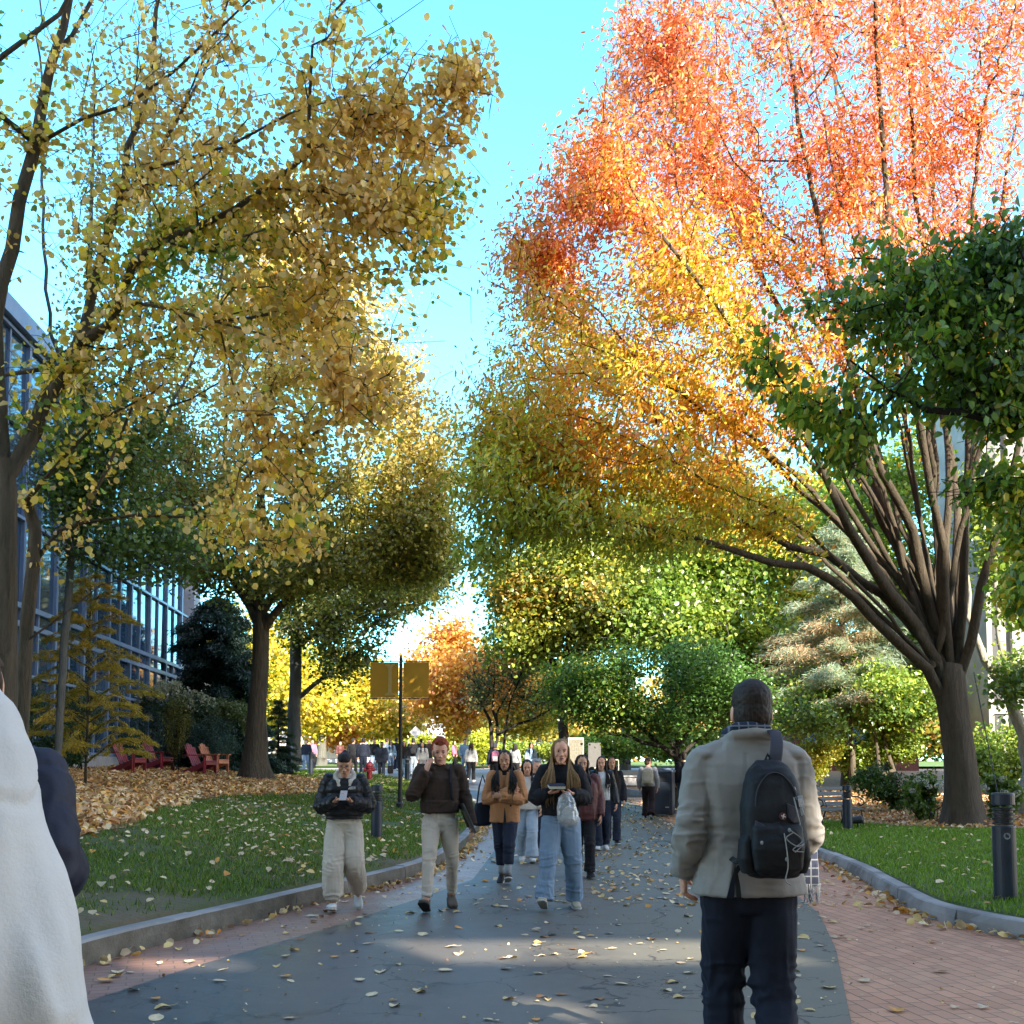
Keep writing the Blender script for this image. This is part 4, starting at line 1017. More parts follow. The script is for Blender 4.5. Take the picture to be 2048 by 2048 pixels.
# dark hemlock next to the building corner
p = at(430, 1530, 41); p[2] = float(zl(p[0], 41))
conifer('hemlock_tree', 'dark blue-green conifer at the corner of the glass building', p, 6.4, 2.3, 80, 130000, .13, cmix(((.03, .075, .06), 3), ((.04, .09, .06), 2), ((.02, .05, .04), 2)), BARK_D, 63, droop=.45, tr=.12, aspect=.25, lo=.02, spread=.14, sub=9, shape=.4)
p = at(556, 1545, 44); p[2] = float(zl(p[0], 44))
conifer('small_spruce', 'small dark spruce between the big trunk and the recycling bin', p, 3.0, .95, 40, 14000, .09, cmix(((.03, .07, .04), 3), ((.045, .09, .04), 2)), BARK_D, 64, droop=.3, tr=.06, aspect=.2, lo=.02, spread=.06, sub=5, shape=.7)

def shrub(name, label, ells, natt, per, spread, size, colfn, seed, aspect=.6, flowers=None, flat=.4, lmat=LEAF, group=None, cat='shrub', droop=.1):
    r = np.random.default_rng(seed); T = Tree(seed)
    e0 = ells[0]; b = np.array([e0[0], e0[1], e0[2] - e0[5] - .1])
    b[2] = ground(b[0], b[1]) - .05
    for k in range(5):
        T.limb([(b[0] + r.normal(0, .08), b[1] + r.normal(0, .08), b[2], .02), (b[0] + r.normal(0, .3), b[1] + r.normal(0, .3), b[2] + (e0[2] - b[2]) * .9, .008)], step=.15)
    A = in_ells(ells, natt, r, -.1, 1.2, .35)
    A = A[A[:, 2] > b[2] + .1]
    tips = T.grow(A, .2, .3, .2); T.finish(.003)
    root = empty(name, tuple(b), label=label, cat=cat, group=group); T.pos = T.pos - b
    T.wood('stem', BARK_D, root)
    C, D = twig_leaves(T, tips, per, spread, r, 3)
    leaves('foliage', C, size, lmat, root, lambda c, rr: colfn(c + b, rr), r, aspect=aspect, droop=droop, flat=flat, dirs=D * .6)
    if flowers:
        nf, fs, fcol, fn = flowers
        u = r.normal(0, 1, (nf, 3)); u[:, 2] = np.abs(u[:, 2]); u[:, 1] = -np.abs(u[:, 1]); u /= np.linalg.norm(u, axis=1, keepdims=True)
        ee = [ells[i] for i in r.integers(0, len(ells), nf)]
        ctr = np.array([np.array(e[:3]) + u[i] * np.array(e[3:6]) * r.uniform(.85, 1.05) for i, e in enumerate(ee)]) - b
        for ct in ctr:
            v_ = r.normal(0, 1, (40, 3)); v_ /= np.linalg.norm(v_, axis=1, keepdims=True)
            leaves('flower_head', ct + v_ * fs * np.array([1, 1, fn]), fs * .45, LEAF, root, lambda c, rr: mixcols(fcol, [1] * len(fcol), len(c), rr), r, aspect=.9, droop=0, flat=.5)
    return root
DG = cmix(((.03, .08, .02), 3), ((.05, .12, .02), 3), ((.09, .17, .03), 1)); BG = cmix(((.05, .11, .09), 3), ((.08, .16, .13), 2), ((.04, .08, .06), 2)); SG = cmix(((.10, .15, .08), 3), ((.16, .2, .1), 2), ((.06, .1, .05), 2))
shrub('round_shrub', 'dark green rounded shrub below the glass building at far left', [E(95, 1470, 27, 80, 65, .9), E(50, 1400, 28, 40, 40, .6), E(130, 1505, 26, 40, 35, .5)], 420, 26, .06, .06, DG, 71)
shrub('tall_shrub', 'grey-green shrub behind the larch sapling', [E(165, 1420, 30, 45, 60, .7)], 260, 24, .07, .06, SG, 72)
shrub('blue_spruce_shrub', 'low blue-green spruce shrub behind the first two red chairs', [E(300, 1460, 36, 70, 60, 1), E(260, 1500, 35.5, 50, 40, .8)], 420, 26, .08, .07, BG, 73, aspect=.2)
shrub('flowering_shrub', 'tall shrub with creamy flower plumes in front of the glass wall', [E(330, 1400, 38, 60, 35, .9), E(390, 1420, 38, 50, 30, .8)], 360, 26, .09, .08, SG, 74, flowers=(60, .13, [(.5, .48, .38), (.42, .42, .3)], 1.2))
shrub('thin_shrub', 'thin upright olive shrub between the two pairs of chairs', [E(352, 1440, 33.4, 32, 60, .45)], 220, 22, .06, .055, cmix(((.14, .15, .03), 3), ((.22, .2, .04), 1)), 75)
shrub('blue_spruce_shrub', 'broad blue-green spruce shrub behind the second pair of chairs', [E(420, 1470, 37, 60, 45, 1), E(455, 1500, 36, 30, 30, .7)], 420, 26, .08, .07, BG, 76, aspect=.2)
shrub('light_shrub', 'light green shrub touching the left side of the big trunk', [E(455, 1425, 39, 45, 25, .8)], 260, 26, .09, .08, cmix(((.14, .19, .07), 3), ((.2, .22, .08), 2)), 77)
# right hand shrubs
shrub('azalea_shrub', 'dark green leafy shrub left of the huge tree', [E(1790, 1555, 29, 75, 42, .9), E(1735, 1575, 29, 40, 30, .6)], 460, 26, .07, .07, DG, 81)
shrub('hydrangea_shrub', 'hydrangea with white flower heads left of the huge trunk', [E(1850, 1590, 25.5, 36, 38, .5)], 220, 22, .06, .09, cmix(((.06, .14, .03), 3), ((.12, .2, .04), 2)), 82, aspect=.7, flowers=(11, .07, [(.55, .55, .5), (.45, .5, .55)], .8))
shrub('hydrangea_shrub', 'hydrangea with white flower heads right of the huge trunk', [E(1995, 1590, 25.5, 45, 38, .5)], 240, 22, .06, .09, cmix(((.06, .14, .03), 3), ((.12, .2, .04), 2)), 83, aspect=.7, flowers=(10, .07, [(.55, .55, .5), (.45, .5, .55)], .8))
shrub('bright_shrub', 'yellow-green shrub below the building at the right edge', [E(2010, 1500, 30, 80, 60, 1), E(1960, 1530, 29, 40, 35, .7)], 480, 26, .1, .09, LC, 84)
shrub('bright_shrub', 'lime-yellow low shrub seen over the right shoulder of the blazer', [E(1640, 1500, 36, 60, 26, .8), E(1600, 1520, 36, 50, 20, .7)], 380, 26, .1, .09, cmix(((.3, .36, .04), 3), ((.45, .42, .05), 2)), 85)
shrub('green_shrub', 'green shrub between the understorey trunks', [E(1720, 1500, 37, 80, 35, .9), E(1800, 1490, 37, 60, 30, .8)], 420, 26, .1, .1, LC, 86)
shrub('yellow_shrub', 'bright yellow shrub behind the man on the phone', [E(965, 1488, 66, 30, 22, .9)], 220, 26, .16, .16, cmix(((.6, .6, .05), 3), ((.45, .5, .05), 2)), 87)
shrub('green_shrub', 'long lime-green hedge behind the far crowd', [E(1040, 1500, 68, 50, 12, 1), E(1110, 1503, 68, 50, 12, 1), E(930, 1505, 68, 50, 11, 1)], 500, 26, .16, .16, cmix(((.3, .42, .06), 3), ((.45, .5, .08), 2)), 88)
shrub('yellow_shrub', 'yellow-green shrub behind the crowd under the banner', [E(850, 1490, 70, 60, 20, 1), E(770, 1500, 71, 40, 12, 1)], 400, 26, .16, .16, cmix(((.5, .52, .05), 3), ((.35, .42, .05), 2)), 89)
shrub('green_shrub', 'lime hedge seen under the low green tree', [E(1230, 1490, 60, 70, 26, 1), E(1330, 1490, 58, 60, 28, 1), E(1420, 1490, 56, 60, 30, 1), E(1170, 1495, 62, 50, 22, 1)], 700, 26, .16, .16, LC, 90)
# distant woodland
r = np.random.default_rng(91)
ne = []
for x in range(-200, 2400, 130):
    ne.append(E(x, 1400 + r.uniform(-20, 30), 118 + r.uniform(-6, 6), 90, 90, 5)); ne.append(E(x + 60, 1475, 112 + r.uniform(-4, 4), 90, 60, 4))
A = in_ells(ne, 80000, r, -.3, .12)
o = leaves('distant_woods', A, .55, LEAF, None, cmix(((.3, .32, .06), 2), ((.5, .4, .08), 2), ((.5, .28, .08), 1.5), ((.12, .18, .05), 2), ns=.06), r, aspect=.8)
tag(o, 'distant band of autumn woodland behind everything', 'woods', kind='stuff')
# ------------------------------------------------------------------ buildings
NAVY = pm('navy_metal', (.014, .022, .038), (.010, .016, .028), 5, .45, .1, 60, spec=.5)
BLACK = pm('black_metal', (.012, .012, .013), (.02, .02, .021), 8, .5, .1, 60, spec=.5)
CONC = pm('concrete', (.42, .41, .40), (.32, .31, .31), 1.5, .85, .25, 40)
WHITEW = pm('white_panel', (.46, .47, .52), (.38, .39, .44), .8, .7, .1, 30)
MULL = pm('blue_grey_metal', (.20, .28, .42), (.16, .23, .36), 3, .4, 0, spec=.5)
n = NT('dark_glass'); n.bsdf.inputs['Base Color'].default_value = (.03, .07, .13, 1); n.bsdf.inputs['Roughness'].default_value = .04
n.bsdf.inputs['Specular IOR Level'].default_value = 1.0; n.bsdf.inputs['IOR'].default_value = 1.9
n.bump(n.noise(n.coord(), .6, 2), .05, .05)
GLASS = n.mat
root = empty('glass_building', (-11.0, 16, 0), label='glass-walled building with blue-grey mullions on the left behind the trees', cat='building')
d_ = np.array([-.066, 1.0]); d_ /= np.linalg.norm(d_)
O = np.array([-12.1, 27.]); nrm = np.array([d_[1], -d_[0]])   # towards the path
def fp(s, z, off=0):   # facade point: distance s along (0 at px 29), height z, relative to root
    q = O + d_ * s + nrm * off
    return np.array([q[0] + 11.0, q[1] - 16, z])
zr_ = [1.9, 3.77, 5.0, 5.45, 7.6, 9.8, 12.0]
ss = np.arange(-9.6, 18.1, 2.4)
for i in range(len(ss) - 1):
    for j in range(len(zr_) - 1):
        if abs(zr_[j + 1] - zr_[j]) < .6 : pass
        mb = MB(); a, b2 = ss[i] + .05, ss[i + 1] - .05
        jx = rng.normal(0, .006, 4)
        mb.add([fp(a, zr_[j] + .03, jx[0]), fp(b2, zr_[j] + .03, jx[1]), fp(b2, zr_[j + 1] - .03, jx[2]), fp(a, zr_[j + 1] - .03, jx[3])], [(0, 1, 2, 3)])
        mb.build('glass_pane', GLASS, root)
mb = MB()
for s in ss: mb.beam(fp(s, 1.8, .05), fp(s, 12.1, .05), .12, .10, up=(1, 0, 0))
for s in ss[:-1] + 1.2: mb.beam(fp(s, 1.8, .03), fp(s, 12.1, .03), .07, .06, up=(1, 0, 0))
mb.build('mullion', MULL, root)
for z in zr_:
    mb = MB(); mb.beam(fp(-9.7, z, .06), fp(18.1, z, .06), .10, .13 if z in (5.0, 5.45) else .08); mb.build('transom', MULL, root)
mb = MB()
def prism(mb, s0, s1, o0, o1, z0, z1):
    mb.add([fp(s0, z0, o0), fp(s1, z0, o0), fp(s1, z0, o1), fp(s0, z0, o1), fp(s0, z1, o0), fp(s1, z1, o0), fp(s1, z1, o1), fp(s0, z1, o1)], [(0, 1, 2, 3), (4, 7, 6, 5), (0, 4, 5, 1), (1, 5, 6, 2), (2, 6, 7, 3), (3, 7, 4, 0)])
prism(mb, -9.8, 18, -12, -.35, 0, 12); mb.build('wall', pm('dark_interior', (.02, .025, .03), None, 2, .9, 0), root)
mb = MB(); prism(mb, -9.8, 19.0, -12.2, .25, 12.1, 12.55); mb.build('parapet', MULL, root)
mb = MB(); prism(mb, 18.15, 19.3, -12, .25, 0, 12.05); mb.build('corner_pier', WHITEW, root)
mb = MB(); prism(mb, -9.8, 18.1, -.3, .3, .5, 1.84); mb.build('base_wall', CONC, root)
# low wing behind the hemlock
mb = MB(); c = at(440, 1400, 48); mb.box((c[0] - 1.5, 49, 2.8), (5.2, 2.0, 5.6)); mb.box((c[0] - 1.5, 49, 5.7), (5.5, 2.3, .2))
tag(mb.build('low_wing', CONC), 'low pale concrete wing behind the dark conifer', 'building')

# right concrete building
root = empty('concrete_building', (14.9, 34.5, 0), label='tall pale concrete building at the right edge behind the huge tree', cat='building')
CW = pm('weathered_concrete', (.36, .36, .33), (.26, .26, .24), 1.2, .85, .3, 25)
mb = MB(); mb.box((9, 2.0, 9), (18, 3.6, 18)); mb.build('wall', CW, root)
for i, x in enumerate((.35, 1.35, 2.2, 3.3, 4.4)):
    mb = MB(); mb.box((x, .27, 8.8), (.22 if i % 2 else .30, .16, 17.2)); mb.build('dark_strip', BLACK, root)  # flat black strips between the pilasters
mb = MB()
for x in (.05, .85, 1.75, 2.75, 3.85): mb.box((x, .15, 9), (.16, .3, 18))
mb.build('pilasters', CW, root)
for k in range(3):
    mb = MB(); mb.box((1.75, .2, 3.3 + 3.6 * k), (3.4, .12, .25)); mb.build('ledge', CW, root)
# distant buildings
def far_block(name, label, cx, cy, w_, d__, h, wallm, nwin, rows, sill):
    root = empty(name, (cx, cy, float(g(cy)) - .2), label=label, cat='building')
    mb = MB(); mb.box((0, 0, h / 2), (w_, d__, h)); mb.build('wall', wallm, root)
    mb = MB(); mb.box((0, 0, h + .12), (w_ + .4, d__ + .4, .25)); mb.build('roof', CONC, root)
    gw = w_ / nwin
    for i in range(nwin):
        for j in range(rows):
            x = -w_ / 2 + gw * (i + .5); z = sill + j * 3.2
            mb = MB(); mb.box((x, -d__ / 2 - .03, z + .8), (gw * .62, .08, 1.7)); f = mb.build('window', WHITEW, root)
            mb = MB(); mb.box((x, -d__ / 2 - .06, z + .8), (gw * .52, .06, 1.5)); mb.build('pane', GLASS, f)
    return root
far_block('far_building', 'pale building with rows of windows behind the parked van', -16.5, 104, 20, 8, 4.6, WHITEW, 9, 1, .9)
far_block('red_brick_building', 'red brick building glimpsed through the trees at right', 18, 62, 6.5, 8, 5.5, pm('red_brick_wall', (.15, .05, .04), (.11, .035, .03), 3, .85, .2), 3, 1, 1.2)
mb = MB(); c = at(1075, 1487, 76); mb.box((c[0], 76, float(g(76)) + 1.0), (5.0, .5, 1.1)); mb.box((c[0], 76, float(g(76)) + 1.62), (5.2, .8, .14))
tag(mb.build('white_wall', WHITEW), 'low white garden wall behind the far hedge', 'wall')
# unseen building behind the photographer, heights shaped to shade path and trees
OCC = pm('shade_wall', (.3, .27, .24), None, 1, .9, .2)
def occ(x0, x1, h, nm, y=-12.):
    mb = MB(); mb.box(((x0 + x1) / 2, y - 5, h / 2), (x1 - x0, 10, h)); o = mb.build(nm, OCC)
    return o
sun_slots = [(11.3, 15.0, 12.05, 12.85), (9.5, 10.3, 10.4, 10.85), (8.9, 9.9, 11.9, 12.3), (10.98, 11.5, 10.95, 11.4)]   # slots added to the unseen wall to let sun streaks through
xs_ = sorted({-30., 20.} | {h[0] for h in sun_slots} | {h[1] for h in sun_slots}); zs_ = sorted({0., 42.} | {h[2] for h in sun_slots} | {h[3] for h in sun_slots})
mb = MB()
for xa, xb in zip(xs_[:-1], xs_[1:]):
    run = None
    for za, zb in zip(zs_[:-1], zs_[1:]):
        hole = any(h[0] < (xa + xb) / 2 < h[1] and h[2] < (za + zb) / 2 < h[3] for h in sun_slots)
        if not hole: mb.box(((xa + xb) / 2, -12, (za + zb) / 2), (xb - xa, .3, zb - za))
_o1 = mb.build('shade_building', OCC); _o1['label'] = 'tall unseen slotted wall behind the viewpoint, shaped to shade the path'; _o1['category'] = 'building'
_o2 = occ(20.01, 60, 26.3, 'shade_building'); _o2['label'] = 'lower unseen building behind the viewpoint, height shaped for its shade'; _o2['category'] = 'building'

# ------------------------------------------------------------------ street furniture
def bollard(px, py, Y, h, label, sticker=False):
    r0 = h * .105; b = at(px, py, Y); b[2] = ground(b[0], b[1])
    root = empty('bollard_light', tuple(b), label=label, cat='bollard', group='navy bollard lights along the path')
    mb = MB(); mb.lathe([(r0, 0), (r0, h * .68), (r0 * .96, h * .69)], k=28); mb.build('post', NAVY, root, smooth=False)
    mb = MB(); prof = []
    for k in range(4):
        z = h * (.70 + k * .045); prof += [(r0 * .8, z), (r0 * .97, z + .006), (r0 * .97, z + h * .018), (r0 * .8, z + h * .026)]
    mb.lathe(prof, k=28); mb.build('louvre', BLACK, root)
    mb = MB(); mb.lathe([(r0 * .95, h * .885), (r0 * 1.0, h * .89), (r0 * 1.0, h * .985), (r0 * .93, h), (0.001, h)], k=28); mb.build('cap', NAVY, root)
    if sticker:
        mb = MB(); a0 = -pi / 2 - .15
        V = []
        for k in range(16):
            t = 2 * pi * k / 16; a = a0 + .3 * cos(t); V.append(((r0 + .002) * cos(a), (r0 + .002) * sin(a), h * .6 + .033 * sin(t)))
        mb.add(V, [tuple(range(16))]); mb.build('sticker', pm('grey_sticker', (.35, .36, .36), (.15, .16, .16), 60, .5, 0), root)
    return root
bollard(2012, 1803, 11.15, 1.06, 'tall navy bollard light on the lawn at the right edge with round sticker', True)
bollard(753, 1696, 17.9, .87, 'navy bollard light on the left lawn behind the woman in the puffer jacket')
bollard(1696, 1672, 23.2, .92, 'navy bollard light in front of the park bench')
bollard(814, 1568, 45.5, .95, 'small navy bollard at the far lawn tip beside the banner pole')
bollard(622, 1534, 47, .98, 'far bollard beside the grey tree trunk')

# banner pole
GOLD = pm('gold_banner', (.46, .25, .015), (.43, .23, .014), 6, .7, .15, 30); LETTER = pm('banner_letter', (.50, .36, .13), (.46, .31, .08), 8, .7, 0)
pY = 27.5; b = at(800, 1590, pY); b[2] = ground(b[0], b[1]); sc_ = pY / F
top = at(800, 1318, pY)[2]
root = empty('banner_pole', tuple(b), label='black pole carrying two square gold banners above the crowd', cat='banner pole')
mb = MB(); hp = top - b[2]; mb.lathe([(.09, 0), (.09, .12), (.055, .16), (.05, .5), (.043, hp - .08), (.03, hp - .05), (.05, hp - .02), (.03, hp + .06), (.005, hp + .12)], k=14); mb.build('pole', BLACK, root)
zt = at(800, 1323, pY)[2] - b[2]; zb_ = at(800, 1397, pY)[2] - b[2]
mb = MB(); mb.tube([(-.78, 0, zt), (.72, 0, zt)], .014, 6); mb.build('top_arm', BLACK, root)
mb = MB(); mb.tube([(-.78, 0, zb_), (.72, 0, zb_)], .014, 6); mb.build('bottom_arm', BLACK, root)
def cloth(x0, x1, z0, z1, y=0):
    V = []; nx, nz = 14, 14
    for i in range(nx):
        for j in range(nz):
            x = x0 + (x1 - x0) * i / (nx - 1); z = z0 + (z1 - z0) * j / (nz - 1)
            V.append((x, y + .008 * sin(x * 9) * sin(j * .35), z))
    V2 = [(a, b_ + .006, c_) for a, b_, c_ in V]; k = len(V)
    Fs = [(i * nz + j, (i + 1) * nz + j, (i + 1) * nz + j + 1, i * nz + j + 1) for i in range(nx - 1) for j in range(nz - 1)]
    return MB().add(V + V2, Fs + [tuple(k + q for q in f[::-1]) for f in Fs])
bn = cloth(-.76, -.06, zb_ + .02, zt - .02).build('banner', GOLD, root)
cloth(.06, .70, zb_ + .02, zt - .02).build('banner', GOLD, root)
# pale serif letter I on the left banner
mb = MB(); zc = (zt + zb_) / 2; hh = (zt - zb_) * .42; xc = -.27
prof = [(-.12, hh), (.12, hh), (.12, hh - .03), (.055, hh - .07), (.045, hh - .12), (.045, -hh + .12), (.055, -hh + .07), (.12, -hh + .03), (.12, -hh), (-.12, -hh), (-.12, -hh + .03), (-.055, -hh + .07), (-.045, -hh + .12), (-.045, hh - .12), (-.055, hh - .07), (-.12, hh - .03)]
V = [(xc + x, -.014, zc + z) for x, z in prof]; V2 = [(x, y + .004, z) for x, y, z in V]; k = len(V)
quads = [(0, 1, 2, 15), (15, 2, 3, 14), (14, 3, 4, 13), (13, 4, 5, 12), (12, 5, 6, 11), (11, 6, 7, 10), (10, 7, 8, 9)]
mb.add(V, quads); mb.build('letter', LETTER, bn)

# Adirondack chairs
def adirondack(px, py, Y, rz, label, mat):
    b = at(px, py, Y); b[2] = ground(b[0], b[1]) + .01
    root = empty('adirondack_chair', tuple(b), rz, label=label, cat='chair', group='Adirondack chairs on the mound')
    # local: front = +X, width along Y
    for s in (-1, 1):
        mb = MB(); mb.box((.30, s * .30, .29), (.09, .025, .58)); mb.box((.30, s * .335, .29), (.03, .05, .5)); mb.build('front_leg', mat, root)
        mb = MB(); mb.beam((.34, s * .265, .36), (-.52, s * .265, .03), .022, .13, up=(0, 0, 1)); mb.build('side_rail', mat, root)
        mb = MB(); mb.box((-.02, s * .33, .595), (.78, .14, .025)); mb.build('armrest', mat, root)
    mb = MB()
    for k in range(5):
        t = k / 4.; mb.box((.33 - .44 * t, 0, .42 - .14 * t), (.085, .56, .02), ry=.3)
    mb.box((.345, 0, .36), (.022, .6, .11)); mb.build('seat', mat, root, bevel=.004)
    mb = MB()
    for k in range(5):
        y = (k - 2) * .105; h = .82 - .05 * (k - 2) ** 2 * .6
        a = np.array([-.12, y, .24]); d = np.array([-.42, 0, .86]); mb.beam(a, a + d * h, .092, .02, up=(1, 0, .4))
    mb.build('backrest', mat, root, bevel=.004)
    mb = MB(); mb.beam((-.30, -.36, .575), (-.30, .36, .575), .06, .025); mb.beam((-.36, -.24, .8), (-.36, .24, .8), .025, .06); mb.build('back_brace', mat, root)
    return root
RED = pm('red_paint', (.33, .035, .05), (.27, .028, .042), 6, .5, .15, 30, spec=.5)
ORG = pm('salmon_paint', (.62, .25, .13), (.52, .19, .10), 6, .5, .15, 30, spec=.5)
MAR = pm('deep_red_paint', (.27, .03, .035), (.22, .025, .03), 6, .5, .15, 30, spec=.5)
adirondack(258, 1535, 31, radians(-12), 'deep red Adirondack chair, leftmost of the row', MAR)
adirondack(316, 1535, 33.6, radians(-14), 'red Adirondack chair, second from the left', RED)
adirondack(402, 1535, 33.2, radians(-16), 'red Adirondack chair beside the orange one', RED)
adirondack(428, 1535, 35.2, radians(-16), 'salmon orange Adirondack chair nearest the big trunk', ORG)

# fire hydrant
HR = pm('hydrant_red', (.28, .02, .03), (.2, .015, .02), 10, .5, .2, 30, spec=.5)
b = at(739, 1556, 42.5); b[2] = ground(b[0], b[1]); root = empty('fire_hydrant', tuple(b), label='dark red fire hydrant on the lawn behind the woman with the phone', cat='hydrant'); k_ = .95
mb = MB(); mb.lathe([(.17, 0), (.17, .05), (.11, .06), (.11, .45), (.155, .47), (.155, .52), (.12, .53)], k=18); mb.build('barrel', HR, root)
mb = MB(); mb.lathe([(.13, .53), (.15, .56), (.13, .64), (.08, .70), (.03, .72), (.03, .78), (.005, .79)], k=18); mb.build('bonnet', HR, root)
for s in (-1, 1):
    mb = MB(); mb.tube([(s * .09, 0, .42), (s * .2, 0, .42)], .06, 12); mb.tube([(s * .2, 0, .42), (s * .24, 0, .42)], .035, 6); mb.build('side_nozzle', HR, root)
mb = MB(); mb.tube([(0, -.08, .36), (0, -.2, .36)], .075, 12); mb.tube([(0, -.2, .36), (0, -.245, .36)], .04, 6); mb.build('front_nozzle', HR, root)

# waste bins
def waste_bin(px, py, Y, w_, h, label, rz=0, logo=False):
    b = at(px, py, Y); b[2] = ground(b[0], b[1]); root = empty('recycling_bin', tuple(b), rz, label=label, cat='bin')
    BL = pm('bin_blue_grey', (.022, .032, .052), (.017, .025, .04), 4, .5, .1, 40, spec=.5)
    mb = MB(); mb.box((0, 0, h / 2), (w_, w_ * .9, h - .1)); mb.build('body', BL, root, bevel=.02)
    mb = MB(); mb.box((0, -w_ * .45 - .012, h * .42), (w_ * .8, .022, h * .62)); dr = mb.build('door', BL, root, bevel=.006)
    mb = MB(); mb.box((w_ * .3, -w_ * .45 - .03, h * .2), (.1, .012, .03)); mb.build('handle', WHITEW, dr)
    mb = MB(); mb.box((0, -w_ * .45 - .006, h * .83), (w_ * .6, .03, h * .12)); mb.build('chute', BLACK, root)
    mb = MB(); mb.box((0, 0, h - .03), (w_ * 1.04, w_ * .95, .06)); mb.box((0, .02, h + .03), (w_ * .9, w_ * .8, .05)); mb.build('lid', pm('bin_lid', (.12, .15, .2), None, 5, .4, 0), root, bevel=.01)
    if logo:
        mb = MB(); y = -w_ * .45 - .028
        for a in (90, 210, 330):
            a0 = radians(a); pts = []
            for t in (-.42, -.2, .0, .2, .42):
                aa = a0 + t * 2; rr = .105 / max(cos(t * 1.3), .5) * .8; pts.append((rr * cos(aa), y, h * .55 + rr * sin(aa)))
            for p0, p1 in zip(pts[:-1], pts[1:]): mb.beam(p0, p1, .006, .035, up=(-sin(a0) * 0 + cos(a0), 0, sin(a0)))
        mb.build('recycling_mark', WHITEW, dr)
    return root
waste_bin(1322, 1606, 31.2, .72, 1.28, 'large grey-blue waste bin under the low green tree', radians(-15))
waste_bin(570, 1527, 44.5, .55, 1.15, 'navy recycling bin with white lid beside the grey trunk', 0, True)

# park bench (black iron ends, slats)
b = at(1655, 1668, 24.3); b[2] = ground(b[0], b[1]); root = empty('park_bench', tuple(b), radians(38), label='grey slatted park bench with black iron arms behind the middle bollard', cat='bench')
SL = pm('bench_slats', (.06, .075, .08), (.045, .055, .06), 8, .5, .2, 40, spec=.5)
mb = MB()
for k in range(4): mb.box((0, -.05 - .11 * k, .42 - .012 * k), (1.6, .09, .03))
mb.build('seat', SL, root, bevel=.005)
mb = MB()
for k in range(4): mb.box((0, .04 + .035 * k, .5 + .11 * k), (1.6, .025, .09), rx=-.3)
mb.build('backrest', SL, root, bevel=.005)
for x in (-.72, 0, .72):
    mb = MB(); mb.tube([(x, -.42, 0), (x, -.40, .2), (x, -.36, .38), (x, 0, .42), (x, .1, .65), (x, .19, .88)], .02, 6); mb.tube([(x, .18, 0), (x, .10, .2), (x, .02, .4)], .02, 6); mb.build('iron_frame', BLACK, root)
for x in (-.72, .72):
    mb = MB(); mb.tube([(x, .05, .62), (x, -.1, .66), (x, -.3, .65), (x, -.42, .58), (x, -.44, .5), (x, -.36, .46), (x, -.3, .52)], .018, 6); mb.build('armrest', BLACK, root)
# spotlight beside bench bollard
b = at(1716, 1655, 23.6); b[2] = ground(b[0], b[1]); root = empty('garden_spotlight', tuple(b), label='small black garden spotlight to the right of the bench bollard', cat='lamp')
mb = MB(); mb.tube([(0, 0, 0), (0, 0, .14)], .02, 8); mb.build('stem', BLACK, root)
mb = MB(); mb.tube([(-.12, 0, .17), (.06, 0, .19), (.11, 0, .17)], [.075, .085, .06], 12); mb.build('lamp_head', BLACK, root)
# guy wire on the big tree
a = at(1948, 1345, 24); e = at(2008, 1600, 22.5); e[2] = float(zr(e[0], e[1]))
mb = MB(); mb.tube([a, (a + e) / 2 - np.array([0, 0, .03]), e], .012, 5); tag(mb.build('guy_wire', BLACK), 'thin dark cable running down from the huge trunk to the ground', 'cable')

# tiled information wall and railing
b = at(1152, 1540, 44); b[2] = float(g(44)) + .45; root = empty('sign_wall', tuple(b), radians(0), label='pale free-standing wall covered with rectangular tiles', cat='sign')
mb = MB(); mb.box((.0, 0, .75), (.62, .12, 1.5)); mb.build('frame', CONC, root)
TL = pm('pale_tile', (.20, .18, .13), (.15, .135, .09), 12, .7, .1)
mb = MB(); rr = np.random.default_rng(5)
for j in range(9):
    x = -.28; 
    while x < .26:
        w2 = min(rr.uniform(.06, .16), .28 - x); mb.box((x + w2 / 2, -.065, .12 + j * .155), (w2 - .012, .02, .14)); x += w2
mb.build('tiles', TL, root)
mb = MB(); mb.box((.75, .3, .7), (.5, .3, 1.2)); tag(mb.build('grey_plinth', pm('dark_concrete', (.12, .115, .11)), loc=tuple(b)), 'grey block beside the tiled wall', 'block')
b = at(1190, 1545, 42); b[2] = float(g(42)) + .1; root = empty('stair_railing', tuple(b), label='pale metal stair handrail below the low green tree', cat='railing')
RM = pm('pale_rail', (.5, .47, .38), None, 5, .5, 0)
mb = MB(); mb.tube([(-.3, 0, .55), (.5, .3, 1.05), (.9, .3, 1.05)], .022, 6); mb.build('handrail', RM, root)
for x in (-.3, -.1, .1, .3, .5, .9):
    mb = MB(); z = .55 + max(min(x, .5) + .3, 0) * .625; mb.tube([(x, .1, 0), (x, .1, z)], .014, 5); mb.build('baluster', RM, root)
mb = MB(); c = at(1250, 1545, 41.5); mb.box((c[0], 42, float(g(42)) + .35), (2.6, .4, .3)); mb.box((c[0], 42, float(g(42)) + .53), (2.7, .5, .06)); tag(mb.build('low_stone_wall', CONC), 'low pale stone wall behind the far planting bed', 'wall')
mb = MB(); c = at(1350, 1614, 34.5); mb.box((c[0] + .3, 34.3, .32), (1.0, .3, .3)); tag(mb.build('granite_block', GRANITE, bevel=.02), 'granite kerb block in front of the waste bin', 'block')

